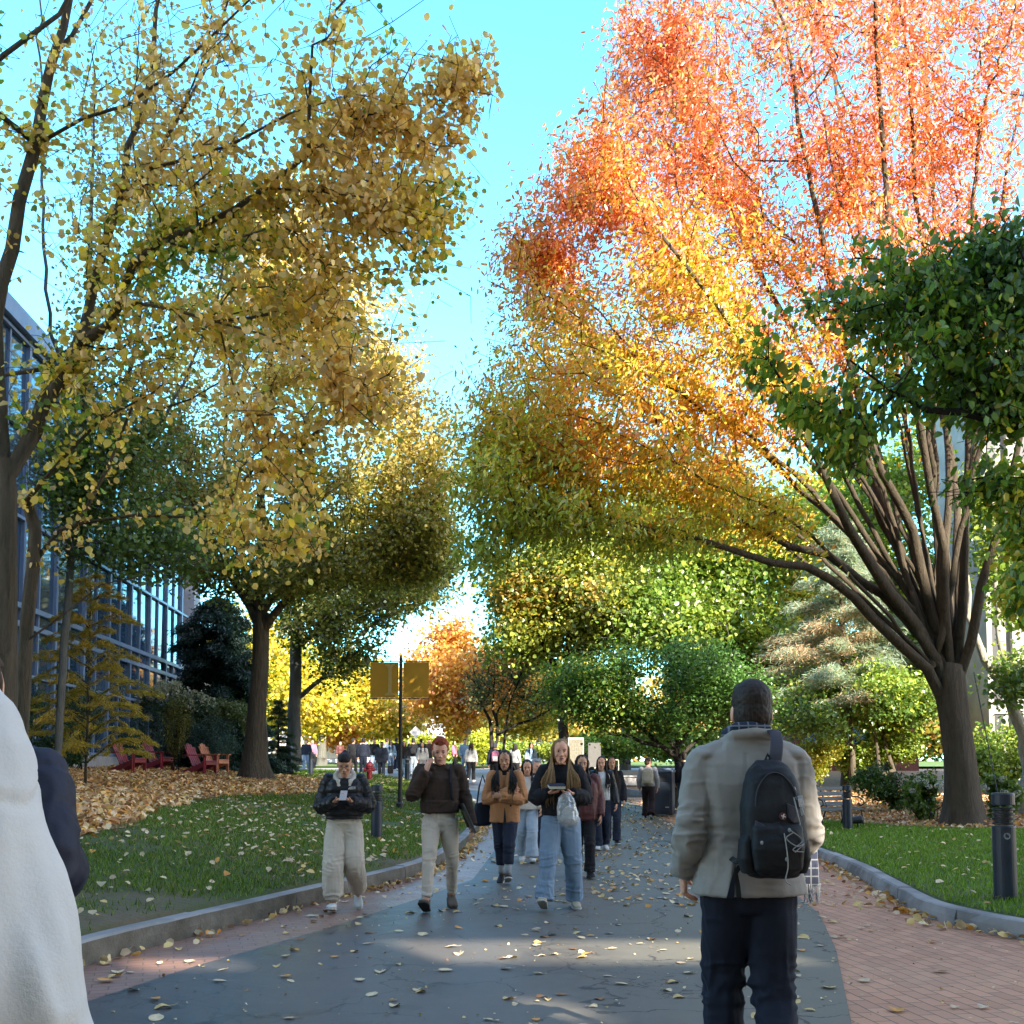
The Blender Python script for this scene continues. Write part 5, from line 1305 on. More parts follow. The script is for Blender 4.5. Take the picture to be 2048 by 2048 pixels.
# cars
def car(px, Y, label, name, col, van=False, rz=0):
    b = at(px, 1525, Y); b[2] = float(g(Y)) + .1; root = empty(name, tuple(b), rz, label=label, cat='van' if van else 'car')
    paint = pm(name + '_paint', col, None, 2, .3, 0, spec=.6); L = 4.9 if van else 4.4; H = 2.1 if van else 1.45
    if van: pr = [(-L / 2, .35), (-L / 2, H - .15), (-L / 2 + .2, H), (L / 2 - 1.3, H), (L / 2 - .75, 1.15), (L / 2 - .05, .95), (L / 2, .35)]
    else: pr = [(-L / 2, .35), (-L / 2 + .02, .85), (-L / 2 + .7, .95), (-L / 2 + 1.3, H), (.5, H), (1.2, .95), (L / 2 - .1, .8), (L / 2, .35)]
    mb = MB(); V = [(x, y, z) for y in (-.88, .88) for x, z in pr]; k = len(pr)
    mb.add(V, [tuple(range(k)), tuple(range(k, 2 * k))[::-1]] + [(i, (i + 1) % k, k + (i + 1) % k, k + i)[::-1] for i in range(k)]); mb.build('body', paint, root, bevel=.06)
    nwin = 4 if van else 2; x0, x1 = (-L / 2 + .3, L / 2 - 1.5) if van else (-L / 2 + 1.3, .6)
    for i in range(nwin):
        a_ = x0 + (x1 - x0) * i / nwin; b_ = x0 + (x1 - x0) * (i + 1) / nwin - .07
        mb = MB(); mb.box(((a_ + b_) / 2, 0, H - .38 if van else H - .3), (b_ - a_, 1.79, .5 if van else .38)); mb.build('window', GLASS, root)
    for x in (-L / 2 + .85, L / 2 - .9):
        for y in (-.8, .8):
            mb = MB(); mb.tube([(x, y - .1, .33), (x, y + .1, .33)], .33, 18); wh = mb.build('wheel', BLACK, root)
            mb = MB(); mb.tube([(x, y - .115, .33), (x, y + .115, .33)], .19, 12); mb.build('rim', WHITEW, wh)
    return root
car(668, 95, 'white van with dark side windows parked beyond the lawn', 'parked_van', (.62, .64, .66), True)
car(722, 97, 'silver car parked to the right of the white van', 'parked_car', (.5, .5, .5))
car(1560, 62, 'red car glimpsed behind the blazer man among the trees', 'parked_car', (.5, .03, .03))
# road sign behind crowd
b = at(831, 1520, 64); b[2] = float(g(64)); root = empty('road_sign', tuple(b), label='grey back of a road sign above the crowd', cat='sign')
mb = MB(); mb.tube([(0, 0, 0), (0, 0, 2.3)], .03, 6); mb.build('post', CONC, root); mb = MB(); mb.box((0, -.03, 2.15), (.5, .02, .5), ry=pi / 4); mb.build('panel', CONC, root)
# ------------------------------------------------------------------ people
def clothmat(name, c, c2=None, rough=.85, weave=350, sheen=.0, bump=.25, scale=6):
    n = NT(name); v = n.coord()
    if c2 is None: c2 = tuple(q * .8 for q in c)
    f = n.noise(v, scale, 5, .6); col = n.ramp(f, [(.35, c), (.68, c2)])
    fine = n.noise(v, weave, 2)
    col = n.mix(n.math('MULTIPLY', fine, .25), col, tuple(q * .55 for q in c))
    n.link(col, n.bsdf.inputs['Base Color']); n.bsdf.inputs['Roughness'].default_value = rough
    n.bsdf.inputs['Specular IOR Level'].default_value = .25
    if sheen: n.bsdf.inputs['Sheen Weight'].default_value = sheen
    n.bump(n.math('ADD', n.noise(v, 28, 4), n.math('MULTIPLY', fine, .3)), bump, .006)
    return n.mat
def skinmat(name, c):
    n = NT(name); v = n.coord()
    n.link(n.ramp(n.noise(v, 22, 4), [(.35, c), (.7, (c[0] * .92, c[1] * .84, c[2] * .80))]), n.bsdf.inputs['Base Color'])
    n.bsdf.inputs['Roughness'].default_value = .5; n.bsdf.inputs['Subsurface Weight'].default_value = .0
    n.bsdf.inputs['Specular IOR Level'].default_value = .35
    return n.mat
def hairmat(name, c, c2):
    n = NT(name); v = n.coord(scale=(1, 1, .12))
    f = n.noise(v, 160, 3); n.link(n.ramp(f, [(.35, c), (.65, c2)]), n.bsdf.inputs['Base Color'])
    n.bsdf.inputs['Roughness'].default_value = .6; n.bsdf.inputs['Specular IOR Level'].default_value = .22
    n.bump(f, .5, .004); return n.mat
SK_L = skinmat('skin_light', (.72, .38, .26)); SK_M = skinmat('skin_medium', (.60, .32, .20)); SK_T = skinmat('skin_tan', (.48, .25, .15)); SK_D = skinmat('skin_deep', (.14, .07, .045))
H_BLK = hairmat('black_hair', (.012, .010, .010), (.03, .025, .022)); H_RED = hairmat('auburn_hair', (.30, .055, .018), (.17, .03, .012)); H_BLD = hairmat('blonde_hair', (.32, .20, .09), (.20, .11, .045)); H_BRN = hairmat('brown_hair', (.07, .04, .022), (.035, .02, .012))
H_DBR = hairmat('dark_brown_hair', (.022, .014, .010), (.04, .026, .018))
EYE = pm('eye_dark', (.01, .008, .007), None, 5, .2, 0); LIP = pm('lip', (.34, .11, .09), None, 20, .5, 0)
WHITE = pm('eye_white', (.55, .52, .5), None, 5, .4, 0); SOLE = pm('rubber_sole', (.5, .47, .42), (.4, .37, .33), 20, .7, .1); SOLE_D = pm('dark_sole', (.03, .025, .02), None, 20, .7, .1)

def remesh(mb, vox, sm=2, fac=.5):
    me = mb.mesh('tmp'); ob = bpy.data.objects.new('tmp', me); COL.objects.link(ob)
    m = ob.modifiers.new('r', 'REMESH'); m.mode = 'VOXEL'; m.voxel_size = vox
    if sm:
        s_ = ob.modifiers.new('s', 'SMOOTH'); s_.iterations = sm; s_.factor = fac
    dg = bpy.context.evaluated_depsgraph_get(); dg.update()
    ev = ob.evaluated_get(dg); em = ev.to_mesh()
    V = np.empty(len(em.vertices) * 3, np.float32); em.vertices.foreach_get('co', V)
    N = np.empty(len(em.vertices) * 3, np.float32); em.vertices.foreach_get('normal', N)
    nf = len(em.polygons); Lt = np.empty(nf, np.int32); em.polygons.foreach_get('loop_total', Lt)
    Li = np.empty(len(em.loops), np.int32); em.loops.foreach_get('vertex_index', Li)
    ev.to_mesh_clear(); bpy.data.objects.remove(ob); bpy.data.meshes.remove(me)
    V = V.reshape(-1, 3).astype(float); N = N.reshape(-1, 3).astype(float)
    if (Lt == 4).all(): Fc = Li.reshape(-1, 4)
    else:
        st = np.concatenate([[0], np.cumsum(Lt)[:-1]]); ok = Lt == 4; Fc = Li[st[ok][:, None] + np.arange(4)]
    return V, N, Fc

def obj_np(name, V, Fc, mats, parent=None, extra=None):
    """mesh from remeshed arrays plus optional MB extra (with its material indices)"""
    if not isinstance(mats, (list, tuple)): mats = [mats]
    if extra is None:
        o = mesh_np(name, V, Fc, mats[0], parent, smooth=True)
    else:
        mb = MB(); mb.v = [V]; mb.f = Fc.tolist(); mb.m = [0] * len(Fc); mb.n = len(V)
        for a in extra.v: pass
        EV = np.concatenate(extra.v); b = mb.n
        mb.v.append(EV); mb.f += [[i + b for i in f] for f in extra.f]; mb.m += extra.m; mb.n += len(EV)
        o = mb.build(name, mats, parent, smooth=True)
    return o

def folds(V, N, amp, joints=(), fz=1.0, seed=0, gamp=None):
    """cloth creases: broad drape plus sharp creases around joints (centre, radius, amplitude)"""
    p = V + seed * 3.1
    d = (amp if gamp is None else gamp) * fbm(p * np.array([7, 7, 4.5]), 2)
    r1 = 1 - 2.6 * np.abs(vnoise(p * np.array([9, 9, 24]) * fz + fbm(p * 5, 1)[:, None] * .8))
    r2 = 1 - 2.6 * np.abs(vnoise(p * np.array([22, 22, 7]) + 31))
    for c, rad, a in joints:
        w_ = np.exp(-np.sum((V - np.array(c)) ** 2, 1) / rad ** 2)
        d = d + w_ * a * (r1.clip(-.5, 1) * .8 + r2.clip(-.5, 1) * .35)
    d = d + amp * .35 * r2.clip(-.3, 1)
    return V + N * d[:, None]

def Rhead(pitch, yaw, roll=0):
    return 1.07 * np.array(Matrix.Rotation(yaw, 3, 'Z') @ Matrix.Rotation(pitch, 3, 'X') @ Matrix.Rotation(roll, 3, 'Y'))

HEADSEC = [(-.118, .020, .020, -.058), (-.106, .036, .040, -.045), (-.085, .050, .060, -.028), (-.055, .060, .078, -.012), (-.02, .067, .088, -.003),
           (.02, .0715, .093, .002), (.05, .072, .094, .005), (.08, .066, .087, .008), (.105, .050, .068, .010), (.120, .024, .034, .012)]
def head_geo(mb, c, R, fem=0):
    secs = []
    for z, rx, ry, yo in HEADSEC:
        if z < -.03: rx *= 1 - .08 * fem
        secs.append((c + R @ np.array([0, yo, z]), R @ np.array([rx, 0, 0]), R @ np.array([0, ry, 0]), 2.15))
    mb.loft(secs, 24)
    T = lambda p: c + R @ np.array(p)
    mb.tube([T((0, -.088, .018)), T((0, -.096, -.005)), T((0, -.107, -.026)), T((0, -.098, -.036))], [.009, .010, .0135, .009], 8)     # nose
    for s in (-1, 1):
        mb.ell(T((s * .011, -.098, -.033)), (.008, .009, .006), R, 8, 6)
        mb.ell(T((s * .030, -.083, .028)), (.022, .012, .007), R, 10, 6)       # brow ridge
        mb.ell(T((s * .040, -.066, -.024)), (.020, .018, .020), R, 10, 8)       # cheek
        mb.ell(T((s * .074, .006, -.008)), (.008, .020, .031), R, 10, 8)        # ear
    mb.ell(T((0, -.083, -.062)), (.026, .014, .012), R, 10, 6)
    mb.ell(T((0, -.078, -.098)), (.020, .014, .015), R, 10, 6)                 # chin
def face_extra(mb, c, R, smile=0, shut=0):
    """eyes, brows, lips; materials 1 dark, 2 lip, 3 white"""
    T = lambda p: c + R @ np.array(p)
    for s in (-1, 1):
        if not shut:
            mb.ell(T((s * .029, -.0845, .008)), (.0125, .005, .0052), R, 10, 6, m=3)
            mb.ell(T((s * .029, -.0885, .008)), (.0055, .0025, .0050), R, 8, 6, m=1)
        mb.tube([T((s * .015, -.0895, .0125 - .006 * shut)), T((s * .029, -.0915, .0145 - .010 * shut)), T((s * .044, -.083, .0105 - .006 * shut))], [.0014, .0019, .0012], 5, m=1)
        mb.tube([T((s * .014, -.0955, .029)), T((s * .030, -.0965, .034)), T((s * .046, -.085, .030))], [.0022, .0028, .0014], 5, m=4)
    up = .004 * smile
    mb.tube([T((-.024, -.0885, -.060 + up)), T((-.008, -.0985, -.0565)), T((0, -.099, -.058)), T((.008, -.0985, -.0565)), T((.024, -.0885, -.060 + up))], [.0015, .0038, .0034, .0038, .0015], 6, m=2)
    mb.tube([T((-.021, -.0885, -.062 + up)), T((0, -.0985, -.0665)), T((.021, -.0885, -.062 + up))], [.0015, .0048, .0015], 6, m=2)
    if smile: mb.tube([T((-.016, -.0955, -.0605)), T((0, -.101, -.0625)), T((.016, -.0955, -.0605))], [.001, .0022, .001], 5, m=3)

def norm(v): v = np.asarray(v, float); return v / max(np.linalg.norm(v), 1e-9)
def hand_geo(mb, w, d, n, curl=.5, side=1, m=0, scale=1.0):
    """w wrist, d along the hand, n palm normal (towards which the fingers curl), side: thumb side sign"""
    d = norm(d); n = np.asarray(n, float); n = norm(n - d * np.dot(n, d)); s = np.cross(d, n) * side; k = scale
    w = np.asarray(w, float)
    mb.loft([(w - d * .03 * k, s * .026 * k, n * .020 * k, 2.2), (w, s * .028 * k, n * .019 * k, 2.3), (w + d * .035 * k, s * .038 * k, n * .016 * k, 2.6), (w + d * .075 * k, s * .041 * k, n * .0145 * k, 2.6), (w + d * .092 * k, s * .037 * k, n * .010 * k, 2.4)], 14, m=m)
    for i, (off, L) in enumerate(((.030, .070), (.010, .078), (-.010, .072), (-.029, .056))):
        p = w + d * (.084 - .004 * abs(i - 1)) * k + s * off * k; a = curl * (.75 + .12 * i); pts = [p]; cur = norm(d + s * off * 1.6)
        for q in (.44, .31, .25):
            ax = a; cur = norm(cur * cos(ax) + n * sin(ax)); pts.append(pts[-1] + cur * L * q * k); 
        mb.tube(pts, np.array([.0092, .0088, .0080, .0062]) * k, 8, m=m)
    p = w + d * .022 * k + s * .030 * k + n * .004 * k
    t1 = norm(s * .75 + d * .65 + n * .25); t2 = norm(d * .85 + s * .25 + n * (.25 + .5 * curl)); t3 = norm(d * .85 + s * -.05 + n * (.3 + .7 * curl))
    mb.tube([w + d * .008 * k + s * .014 * k, p, p + t1 * .030 * k, p + t1 * .030 * k + t2 * .028 * k, p + t1 * .03 * k + t2 * .028 * k + t3 * .022 * k], np.array([.012, .013, .0105, .0092, .0068]) * k, 8, m=m)

def gait(a, hipx=.09, wide=.0, lift=1.0):
    """a>0: left (+x) leg forward towards -y; returns joints"""
    J = {}
    for s, nm in ((1, 'L'), (-1, 'R')):
        b = a * s; x = s * (hipx + wide)
        if b >= 0:
            J['kn' + nm] = (x, -.62 * b - .035, .505 - .02 * b); J['an' + nm] = (x * .95, -1.0 * b + .03, .09 + .05 * b * lift); J['ft' + nm] = .55 * b * lift * 1.6
        else:
            b = -b; J['kn' + nm] = (x, -.02 + .12 * b, .49); J['an' + nm] = (x * .9, .95 * b + .05, .09 + .30 * b * lift); J['ft' + nm] = -1.7 * b * lift
    return J

def shoe_geo(mb, an, pitch, fx=0, L=.275, W=.048, h=.0, boot=0):
    """foot towards -y; pitch>0 toe up; materials 0 upper 1 sole"""
    an = np.array(an, float); R = np.array(Matrix.Rotation(fx, 3, 'Z') @ Matrix.Rotation(-pitch, 3, 'X'))
    T = lambda p: an + R @ (np.array(p, float))
    zb = -.085
    X = R @ np.array([1, 0, 0]); Z = R @ np.array([0, 0, 1])
    def sec(y, w, top, xo=0):
        c = T((xo, y, zb + .018 + (top - .018) / 2)); return (c, X * w, Z * (top - .018) / 2, 2.6)
    mb.loft([sec(.075, W * .55, .05), sec(.066, W * .72, .075), (T((0, .03, zb + .055)), X * W * .8, Z * .045, 2.4), (T((0, -.03, zb + .05)), X * W * .82, Z * .036, 2.4), sec(-.09, W * .95, .068), sec(-.14, W * 1.0, .058), sec(-.18, W * .85, .048), sec(-.205, W * .5, .036)], 16, m=0)
    mb.tube([T((0, .012, zb + .05)), T((0, .014, zb + .10 + boot))], [W * .8, W * .84], 14, m=0)
    def ss(y, w): c = T((0, y, zb + .011)); return (c, X * w, Z * .012, 3.5)
    mb.loft([ss(.082, W * .6), ss(.07, W * .85), ss(.0, W * .92), ss(-.09, W * 1.06), ss(-.15, W * 1.1), ss(-.19, W * .9), ss(-.214, W * .5)], 16, m=1)

def long_hair(mb, c, R, n, r, zend, part=.0, front=.5, rad=.0072, wave=.01, back_y=.10, wid=.105, m=0, zvar=.06, off=(0, 0), yf=.165):
    """strands from a parting, round the skull, down to zend (absolute z)"""
    T = lambda p: c + R @ np.array(p)
    mb.loft([(T((0, .016, z)), R @ np.array([rx, 0, 0]), R @ np.array([0, ry, 0]), 2.1) for z, rx, ry in ((-.10, .060, .060), (-.05, .079, .082), (0, .083, .088), (.05, .083, .092), (.085, .074, .086), (.11, .056, .066), (.128, .024, .030))], 18, m=m)
    for i in range(n):
        u = r.random(); s = 1 if r.random() < .5 else -1
        ph = (front * .62 + (1 - front * .62) * u) * pi    # angle from the front (0) to the back (pi)
        ph = max(ph, .36 * pi)
        sx, cy = sin(ph) * s, -cos(ph)
        y0 = -.055 + .11 * u + r.normal(0, .01)
        p0 = T((part + s * .004, y0, .128 - .9 * (y0 - .01) ** 2 * 6))
        p1 = T((sx * .055 + part * .5, cy * .065 + .010, .103))
        p2 = T((sx * .086, cy * .098 + .012, .04))
        p3 = T((sx * .090, cy * .100 + .016, -.05))
        if cy < .25:   # falls in front of the shoulder
            x4 = s * (.062 + (wid - .055) * r.random()); y4 = -.055 - .05 * r.random()
            yv = r.uniform(-.012, .022); p4 = np.array([c[0] + s * (.078 + .35 * (abs(x4) - .06)), -(yf - .06) + yv, c[2] - .17]); p5 = np.array([c[0] + x4 * 1.1 + off[0], -yf + .012 + yv, (c[2] - .19 + zend) / 2 + .01]); p6 = np.array([c[0] + x4 * 1.02 + off[0], -yf - .012 + yv, zend + r.normal(0, zvar)])
        else:
            x4 = sx * wid * 1.05; p4 = np.array([c[0] + x4, c[1] + cy * .085 + .03, c[2] - .18]); p5 = np.array([c[0] + x4 * 1.15, c[1] + back_y + .02, c[2] - .32]); p6 = np.array([c[0] + x4 * 1.1, c[1] + back_y + .03, zend + r.normal(0, zvar)])
        w1 = r.normal(0, wave, 3)
        q = np.array([p0, p1, p2, p3, p4 + w1 * .5, p5 + w1, p6 + r.normal(0, wave, 3)])
        qq = smooth_poly(np.column_stack([q, [rad * .5, rad, rad, rad, rad * .95, rad * .8, rad * .25]]), .05)
        mb.tube(qq[:, :3], qq[:, 3], 4, m=m)

def short_hair(c, R, mat, parent, vox=.006, up=.0, amp=.004, freq=60, side=0.0, top=1.0, face=1.0):
    mb = MB(); T = lambda p: c + R @ np.array(p)
    mb.ell(T((0, .022, .045)), (.080 + up * .35, .088, .088 * top + up * .8), R / 1.07 * 1.04, 20, 14)
    mb.ell(T((0, .036, -.005)), (.077 + up * .2, .074, .088), R / 1.07 * 1.04, 20, 14)
    mb.ell(T((0, -.035, .092 + up * .5)), (.062, .055, .036 + up * .4), R, 16, 10)
    V, N, Fc = remesh(mb, vox, 2)
    V = V + N * (amp * fbm(V * freq, 3))[:, None]
    return obj_np('hair', V, Fc, mat, parent)

def person(label, x, y, rz, H, J=None, skin=SK_L, hair=('short', H_BRN), head=(0, 0, 0), top=None, legs=None, shoe=None, vox=.008, female=0, hands=((.5,), (.5,)), seed=1, z0=None, smile=0, shut=0, group=None, lean=0.0, name='person', fingers=True):
    r = np.random.default_rng(seed)
    sw = .165 if female else .185
    D = dict(pelvis=(0, 0, .95), chest=(0, lean, 1.27), neck=(0, .012 + lean, 1.46), head=(0, -.014 + lean * 1.2, 1.612), shL=(sw, .01 + lean, 1.415), shR=(-sw, .01 + lean, 1.415),
             elL=(sw + .065, .03, 1.13), elR=(-sw - .065, .03, 1.13), wrL=(sw + .075, -.06, .88), wrR=(-sw - .075, -.06, .88), hipL=(.085, 0, .92), hipR=(-.085, 0, .92), dL=(0, -.1, -1), dR=(0, -.1, -1), nL=(-1, 0, 0), nR=(1, 0, 0))
    D.update(gait(.22)); D.update(J or {})
    A = lambda k_: np.array(D[k_], float)
    z0 = float(g(y)) + .008 if z0 is None else z0
    c = A('head'); R = Rhead(*head)
    # --- body
    mb = MB()
    head_geo(mb, c, R, female)
    nb = A('neck'); mb.tube([nb + (0, .005, -.04), nb, c + R @ np.array([0, .012, -.06])], [.070, .060 - .006 * female, .062 - .006 * female], 16)
    fz_ = .9 if female else 1.0
    mb.loft([((0, 0, .80), (.12, 0, 0), (0, .07, 0)), ((0, 0, .95), (.132, 0, 0), (0, .085, 0)), ((0, lean * .4, 1.08), (.125 * fz_, 0, 0), (0, .085, 0)), ((0, lean, 1.28), (.145 * fz_, 0, 0), (0, .10, 0)), ((0, lean, 1.40), (.13 * fz_, 0, 0), (0, .075, 0)), ((0, .01 + lean, 1.45), (.07, 0, 0), (0, .055, 0))], 20)
    for s in 'LR':
        mb.tube([A('sh' + s), A('el' + s), A('wr' + s)], [.048, .038, .025], 12)
        mb.ell(A('sh' + s), (.055, .052, .052), None, 12, 8)
        mb.tube([A('hip' + s), A('kn' + s), A('an' + s)], [.08, .054, .036], 12)
        a_ = A('an' + s); mb.tube([a_ + (0, .02, -.02), a_ + (0, -.05, -.055)], [.030, .018], 10)
    V, N, Fc = remesh(mb, max(vox * .8, .0055), 2, .5)
    ex = MB(); face_extra(ex, c, R, smile, shut)
    if fingers:
        for s, hs, sg in (('L', hands[0], -1), ('R', hands[1], 1)):
            hand_geo(ex, A('wr' + s), A('d' + s), A('n' + s), hs[0], sg)
    hm = hair[1]
    root = obj_np(name, V, Fc, [skin, EYE, LIP, WHITE, hm], None, ex)
    root.location = (x, y, z0); root.rotation_euler = (0, 0, rz); k = H / 1.75; root.scale = (k, k, k)
    tag(root, label, 'person', group)
    # --- hair
    if hair[0] == 'short': short_hair(c, R, hm, root, **(hair[2] if len(hair) > 2 else {}))
    elif hair[0] == 'long':
        hb = MB(); kw = dict(n=230, zend=1.2); kw.update(hair[2] if len(hair) > 2 else {}); long_hair(hb, c, R, r=r, **kw); hb.build('hair', hm, root, smooth=True)
    elif hair[0] == 'bun':
        hb = MB(); T = lambda p: c + R @ np.array(p)
        hb.ell(T((0, .024, .030)), (.080, .086, .100), R, 20, 14); hb.ell(T((0, -.022, .085)), (.070, .066, .046), R, 16, 10); hb.ell(T((0, -.052, .070)), (.062, .040, .036), R, 16, 10); hb.ell(T((.0, .060, .112)), (.030, .032, .028), R, 14, 10)
        hv, hn, hf = remesh(hb, .006, 2); obj_np('hair', hv + hn * (.002 * fbm(hv * 70, 2))[:, None], hf, hm, root)
    # --- trousers
    if legs:
        pr = legs['prof']; mb = MB(); hz = legs.get('top', 1.02)
        hw = .150 + .01 * female; ex_ = legs.get('ease', 0)
        mb.loft([((0, .0, .80), (hw * .85 + ex_, 0, 0), (0, .085 + ex_, 0)), ((0, .005, .88), (hw + .012 + ex_, 0, 0), (0, .108 + ex_, 0)), ((0, 0, .96), (hw + .006 + ex_, 0, 0), (0, .108 + ex_, 0)), ((0, lean * .3, hz), (hw - .015, 0, 0), (0, .092, 0))], 24)
        for s in 'LR':
            h_, kn, an = A('hip' + s), A('kn' + s), A('an' + s); out = np.array([1 if s == 'L' else -1, 0, 0])
            hem = an + (an - kn) / np.linalg.norm(an - kn) * legs.get('hem', .0)
            p = smooth_poly([(*h_, pr[0]), (*(h_ * .5 + kn * .5), pr[1]), (*kn, pr[2]), (*(kn * .5 + hem * .5), pr[3]), (*(kn * .12 + hem * .88), pr[4]), (*hem, pr[5])], .05)
            mb.tube(p[:, :3], p[:, 3], 18)
        V, N, Fc = remesh(mb, vox, 2)
        js = []
        for s in 'LR':
            js += [(A('kn' + s), .13, legs.get('kf', .010)), (A('an' + s) + (0, 0, .06), .12, legs.get('af', .014)), (A('hip' + s) + (0, -.05, -.04), .12, legs.get('kf', .010) * .8)]
        V = folds(V, N, legs.get('amp', .006), js, seed=seed)
        obj_np('trousers', V, Fc, legs['mat'], root)
    # --- top
    for ti, t in enumerate(top or []):
        mb = MB(); secs = []
        for z, hw, hd, yo in t['secs']:
            yy_ = lean * np.interp(z, [.9, 1.27], [0, 1]) + yo; secs.append(((0, yy_, z), (hw, 0, 0), (0, hd, 0), t.get('e', 2.4)))
        mb.loft(secs, 28)
        sl = t.get('sleeve')
        if sl:
            for s in 'LR':
                if sl.get(s, 1) == 0: continue
                sh, el, wr = A('sh' + s), A('el' + s), A('wr' + s); a0, a1, a2, a3 = sl['r']; L_ = sl.get('len', 1.0)
                end = wr * L_ + el * (1 - L_)
                q = smooth_poly([(*(sh * .9 + A('chest') * .1), a0 * .9), (*sh, a0), (*(sh * .5 + el * .5), a1), (*el, a1 * .97), (*(el * .45 + end * .55), a2), (*end, a3)], .04)
                mb.tube(q[:, :3], q[:, 3], 16)
                mb.ell(sh, (a0 * .98, a0 * .95, a0 * .9), None, 14, 10)
        for e_ in t.get('extra', []): e_(mb)
        V, N, Fc = remesh(mb, t.get('vox', vox), t.get('sm', 2))
        js = []
        if sl:
            for s in 'LR': js += [(A('el' + s), .11, t.get('ef', .012)), (A('wr' + s), .09, t.get('ef', .012) * .8), (A('sh' + s) + (0, 0, -.08), .10, t.get('ef', .012) * .5)]
        js += [((0, 0, t['secs'][0][0] + .06), .22, t.get('hf', .006))]
        V = folds(V, N, t.get('amp', .006), js, t.get('fz', 1.0), seed + ti, t.get('gamp'))
        if 'quilt' in t:
            pitch_, qa = t['quilt']; q = V[:, 2].copy()
            for s in 'LR':   # follow the arms
                sh, el, wr = A('sh' + s), A('el' + s), A('wr' + s)
                for a_, b_, o_ in ((sh, el, 0), (el, wr, np.linalg.norm(el - sh))):
                    d = b_ - a_; L_ = np.linalg.norm(d); u = ((V - a_) @ d) / L_; dd = np.linalg.norm(V - a_ - np.outer(np.clip(u, 0, L_), d / L_), axis=1)
                    m_ = (dd < t['sleeve']['r'][0] * 1.15) & (u > 0) & (u < L_ + .05) & (np.abs(V[:, 0]) > .13); q = np.where(m_, u + o_, q)
            V = V + N * (qa * (np.abs(np.sin(pi * q / pitch_)) ** .6 - .6))[:, None]
        if 'post' in t: V = t['post'](V, N)
        o = obj_np(t.get('name', 'jacket'), V, Fc, t['mat'], root)
        if 'deco' in t: t['deco'](o)
    # --- shoes
    if shoe:
        for s in 'LR':
            mb = MB(); shoe_geo(mb, A('an' + s), D['ft' + s], fx=(.12 if s == 'L' else -.12), boot=shoe.get('boot', 0), W=shoe.get('W', .047)); mb.build(shoe.get('name', 'shoe'), [shoe['mat'], shoe.get('sole', SOLE)], root, smooth=True)
    return root, D, A

# trouser profiles: hip, thigh, knee, calf, lower calf, hem
SLIM = (.098, .090, .064, .056, .050, .050); STRAIGHT = (.102, .095, .080, .078, .080, .082); BAGGY = (.110, .118, .112, .108, .098, .062); WIDE = (.10, .098, .092, .100, .112, .118); SKIN = (.094, .082, .058, .050, .043, .040)
def JSEC(hem, w=0, sh=.185, waist=.0, neck=.075):
    return [(hem, .165 + w, .118 + w * .6, 0), (hem + .12, .168 + w, .122 + w * .6, 0), (1.08, .158 + w - waist, .115 + w * .5, 0), (1.22, .168 + w, .125 + w * .5, 0), (1.34, .172 + w * .7, .118 + w * .4, 0), (1.41, sh * .88, .092, .005), (1.455, .115, .072, .01), (1.485, neck, .066, .012)]
C = clothmat
M_PUFF = C('black_nylon', (.012, .012, .014), (.02, .02, .022), .38, bump=.15); M_HOOD = C('cream_fleece', (.60, .54, .46)); M_SWEAT = C('oat_sweat', (.62, .53, .43), (.54, .46, .37))
M_BRJ = C('dark_brown_canvas', (.056, .034, .025), (.040, .025, .018)); M_CHINO = C('stone_chino', (.58, .49, .40), (.50, .42, .345)); M_TAN = C('camel_wool', (.42, .19, .075), (.34, .15, .06), sheen=.2)
M_NVJ = C('dark_denim', (.012, .016, .032), (.02, .026, .045)); M_LJ = C('light_denim', (.24, .32, .42), (.16, .23, .33), scale=4); M_PJ = C('pale_denim', (.34, .40, .46), (.26, .32, .38), scale=4)
M_CRM = C('cream_knit', (.62, .55, .47), (.54, .48, .41)); M_BLK = C('black_knit', (.010, .010, .013), (.016, .016, .02)); M_MRN = C('maroon_leather', (.10, .03, .028), (.07, .02, .02), .5)
M_TAUPE = C('taupe_suede', (.14, .105, .08)); M_WSH = C('white_shoe', (.62, .61, .58)); M_GSH = C('beige_shoe', (.50, .42, .31)); M_BSH = C('black_shoe', (.015, .015, .016), None, .4)
M_GREY = C('grey_fleece', (.32, .33, .34)); M_NAVY = C('navy_cloth', (.018, .024, .042)); M_BURG = C('dark_flared', (.022, .012, .014)); M_LBL = C('light_blue_cloth', (.26, .36, .46)); M_DBL = C('blue_denim_jacket', (.04, .07, .12))
M_KHA = C('khaki_canvas', (.42, .38, .28)); M_WHT = C('white_cloth', (.58, .57, .55)); M_PNK = C('pink_cloth', (.45, .16, .24)); M_TEE = C('grey_marl', (.2, .2, .21))

def phone(loc, R, parent_name, label, mat=BLACK, size=(.072, .008, .148)):
    mb = MB(); V = np.array([[sx, sy, sz] for sx in (-1, 1) for sy in (-1, 1) for sz in (-1, 1)]) * np.array(size) / 2
    mb.add(V @ np.array(R).T, [(0, 1, 3, 2), (4, 6, 7, 5), (0, 4, 5, 1), (2, 3, 7, 6), (0, 2, 6, 4), (1, 5, 7, 3)])
    o = mb.build('phone', mat, None, bevel=.003); o.location = loc; return tag(o, label, 'phone')
def world(root, p):
    k = root.scale[0]; a = root.rotation_euler[2]; p = np.asarray(p, float) * k
    return np.array([root.location[0] + p[0] * cos(a) - p[1] * sin(a), root.location[1] + p[0] * sin(a) + p[1] * cos(a), root.location[2] + p[2]])
def wdir(root, p):
    a = root.rotation_euler[2]; return np.array([p[0] * cos(a) - p[1] * sin(a), p[0] * sin(a) + p[1] * cos(a), p[2]])
def XY(px, Y): return at(px, 1535, Y)[0]

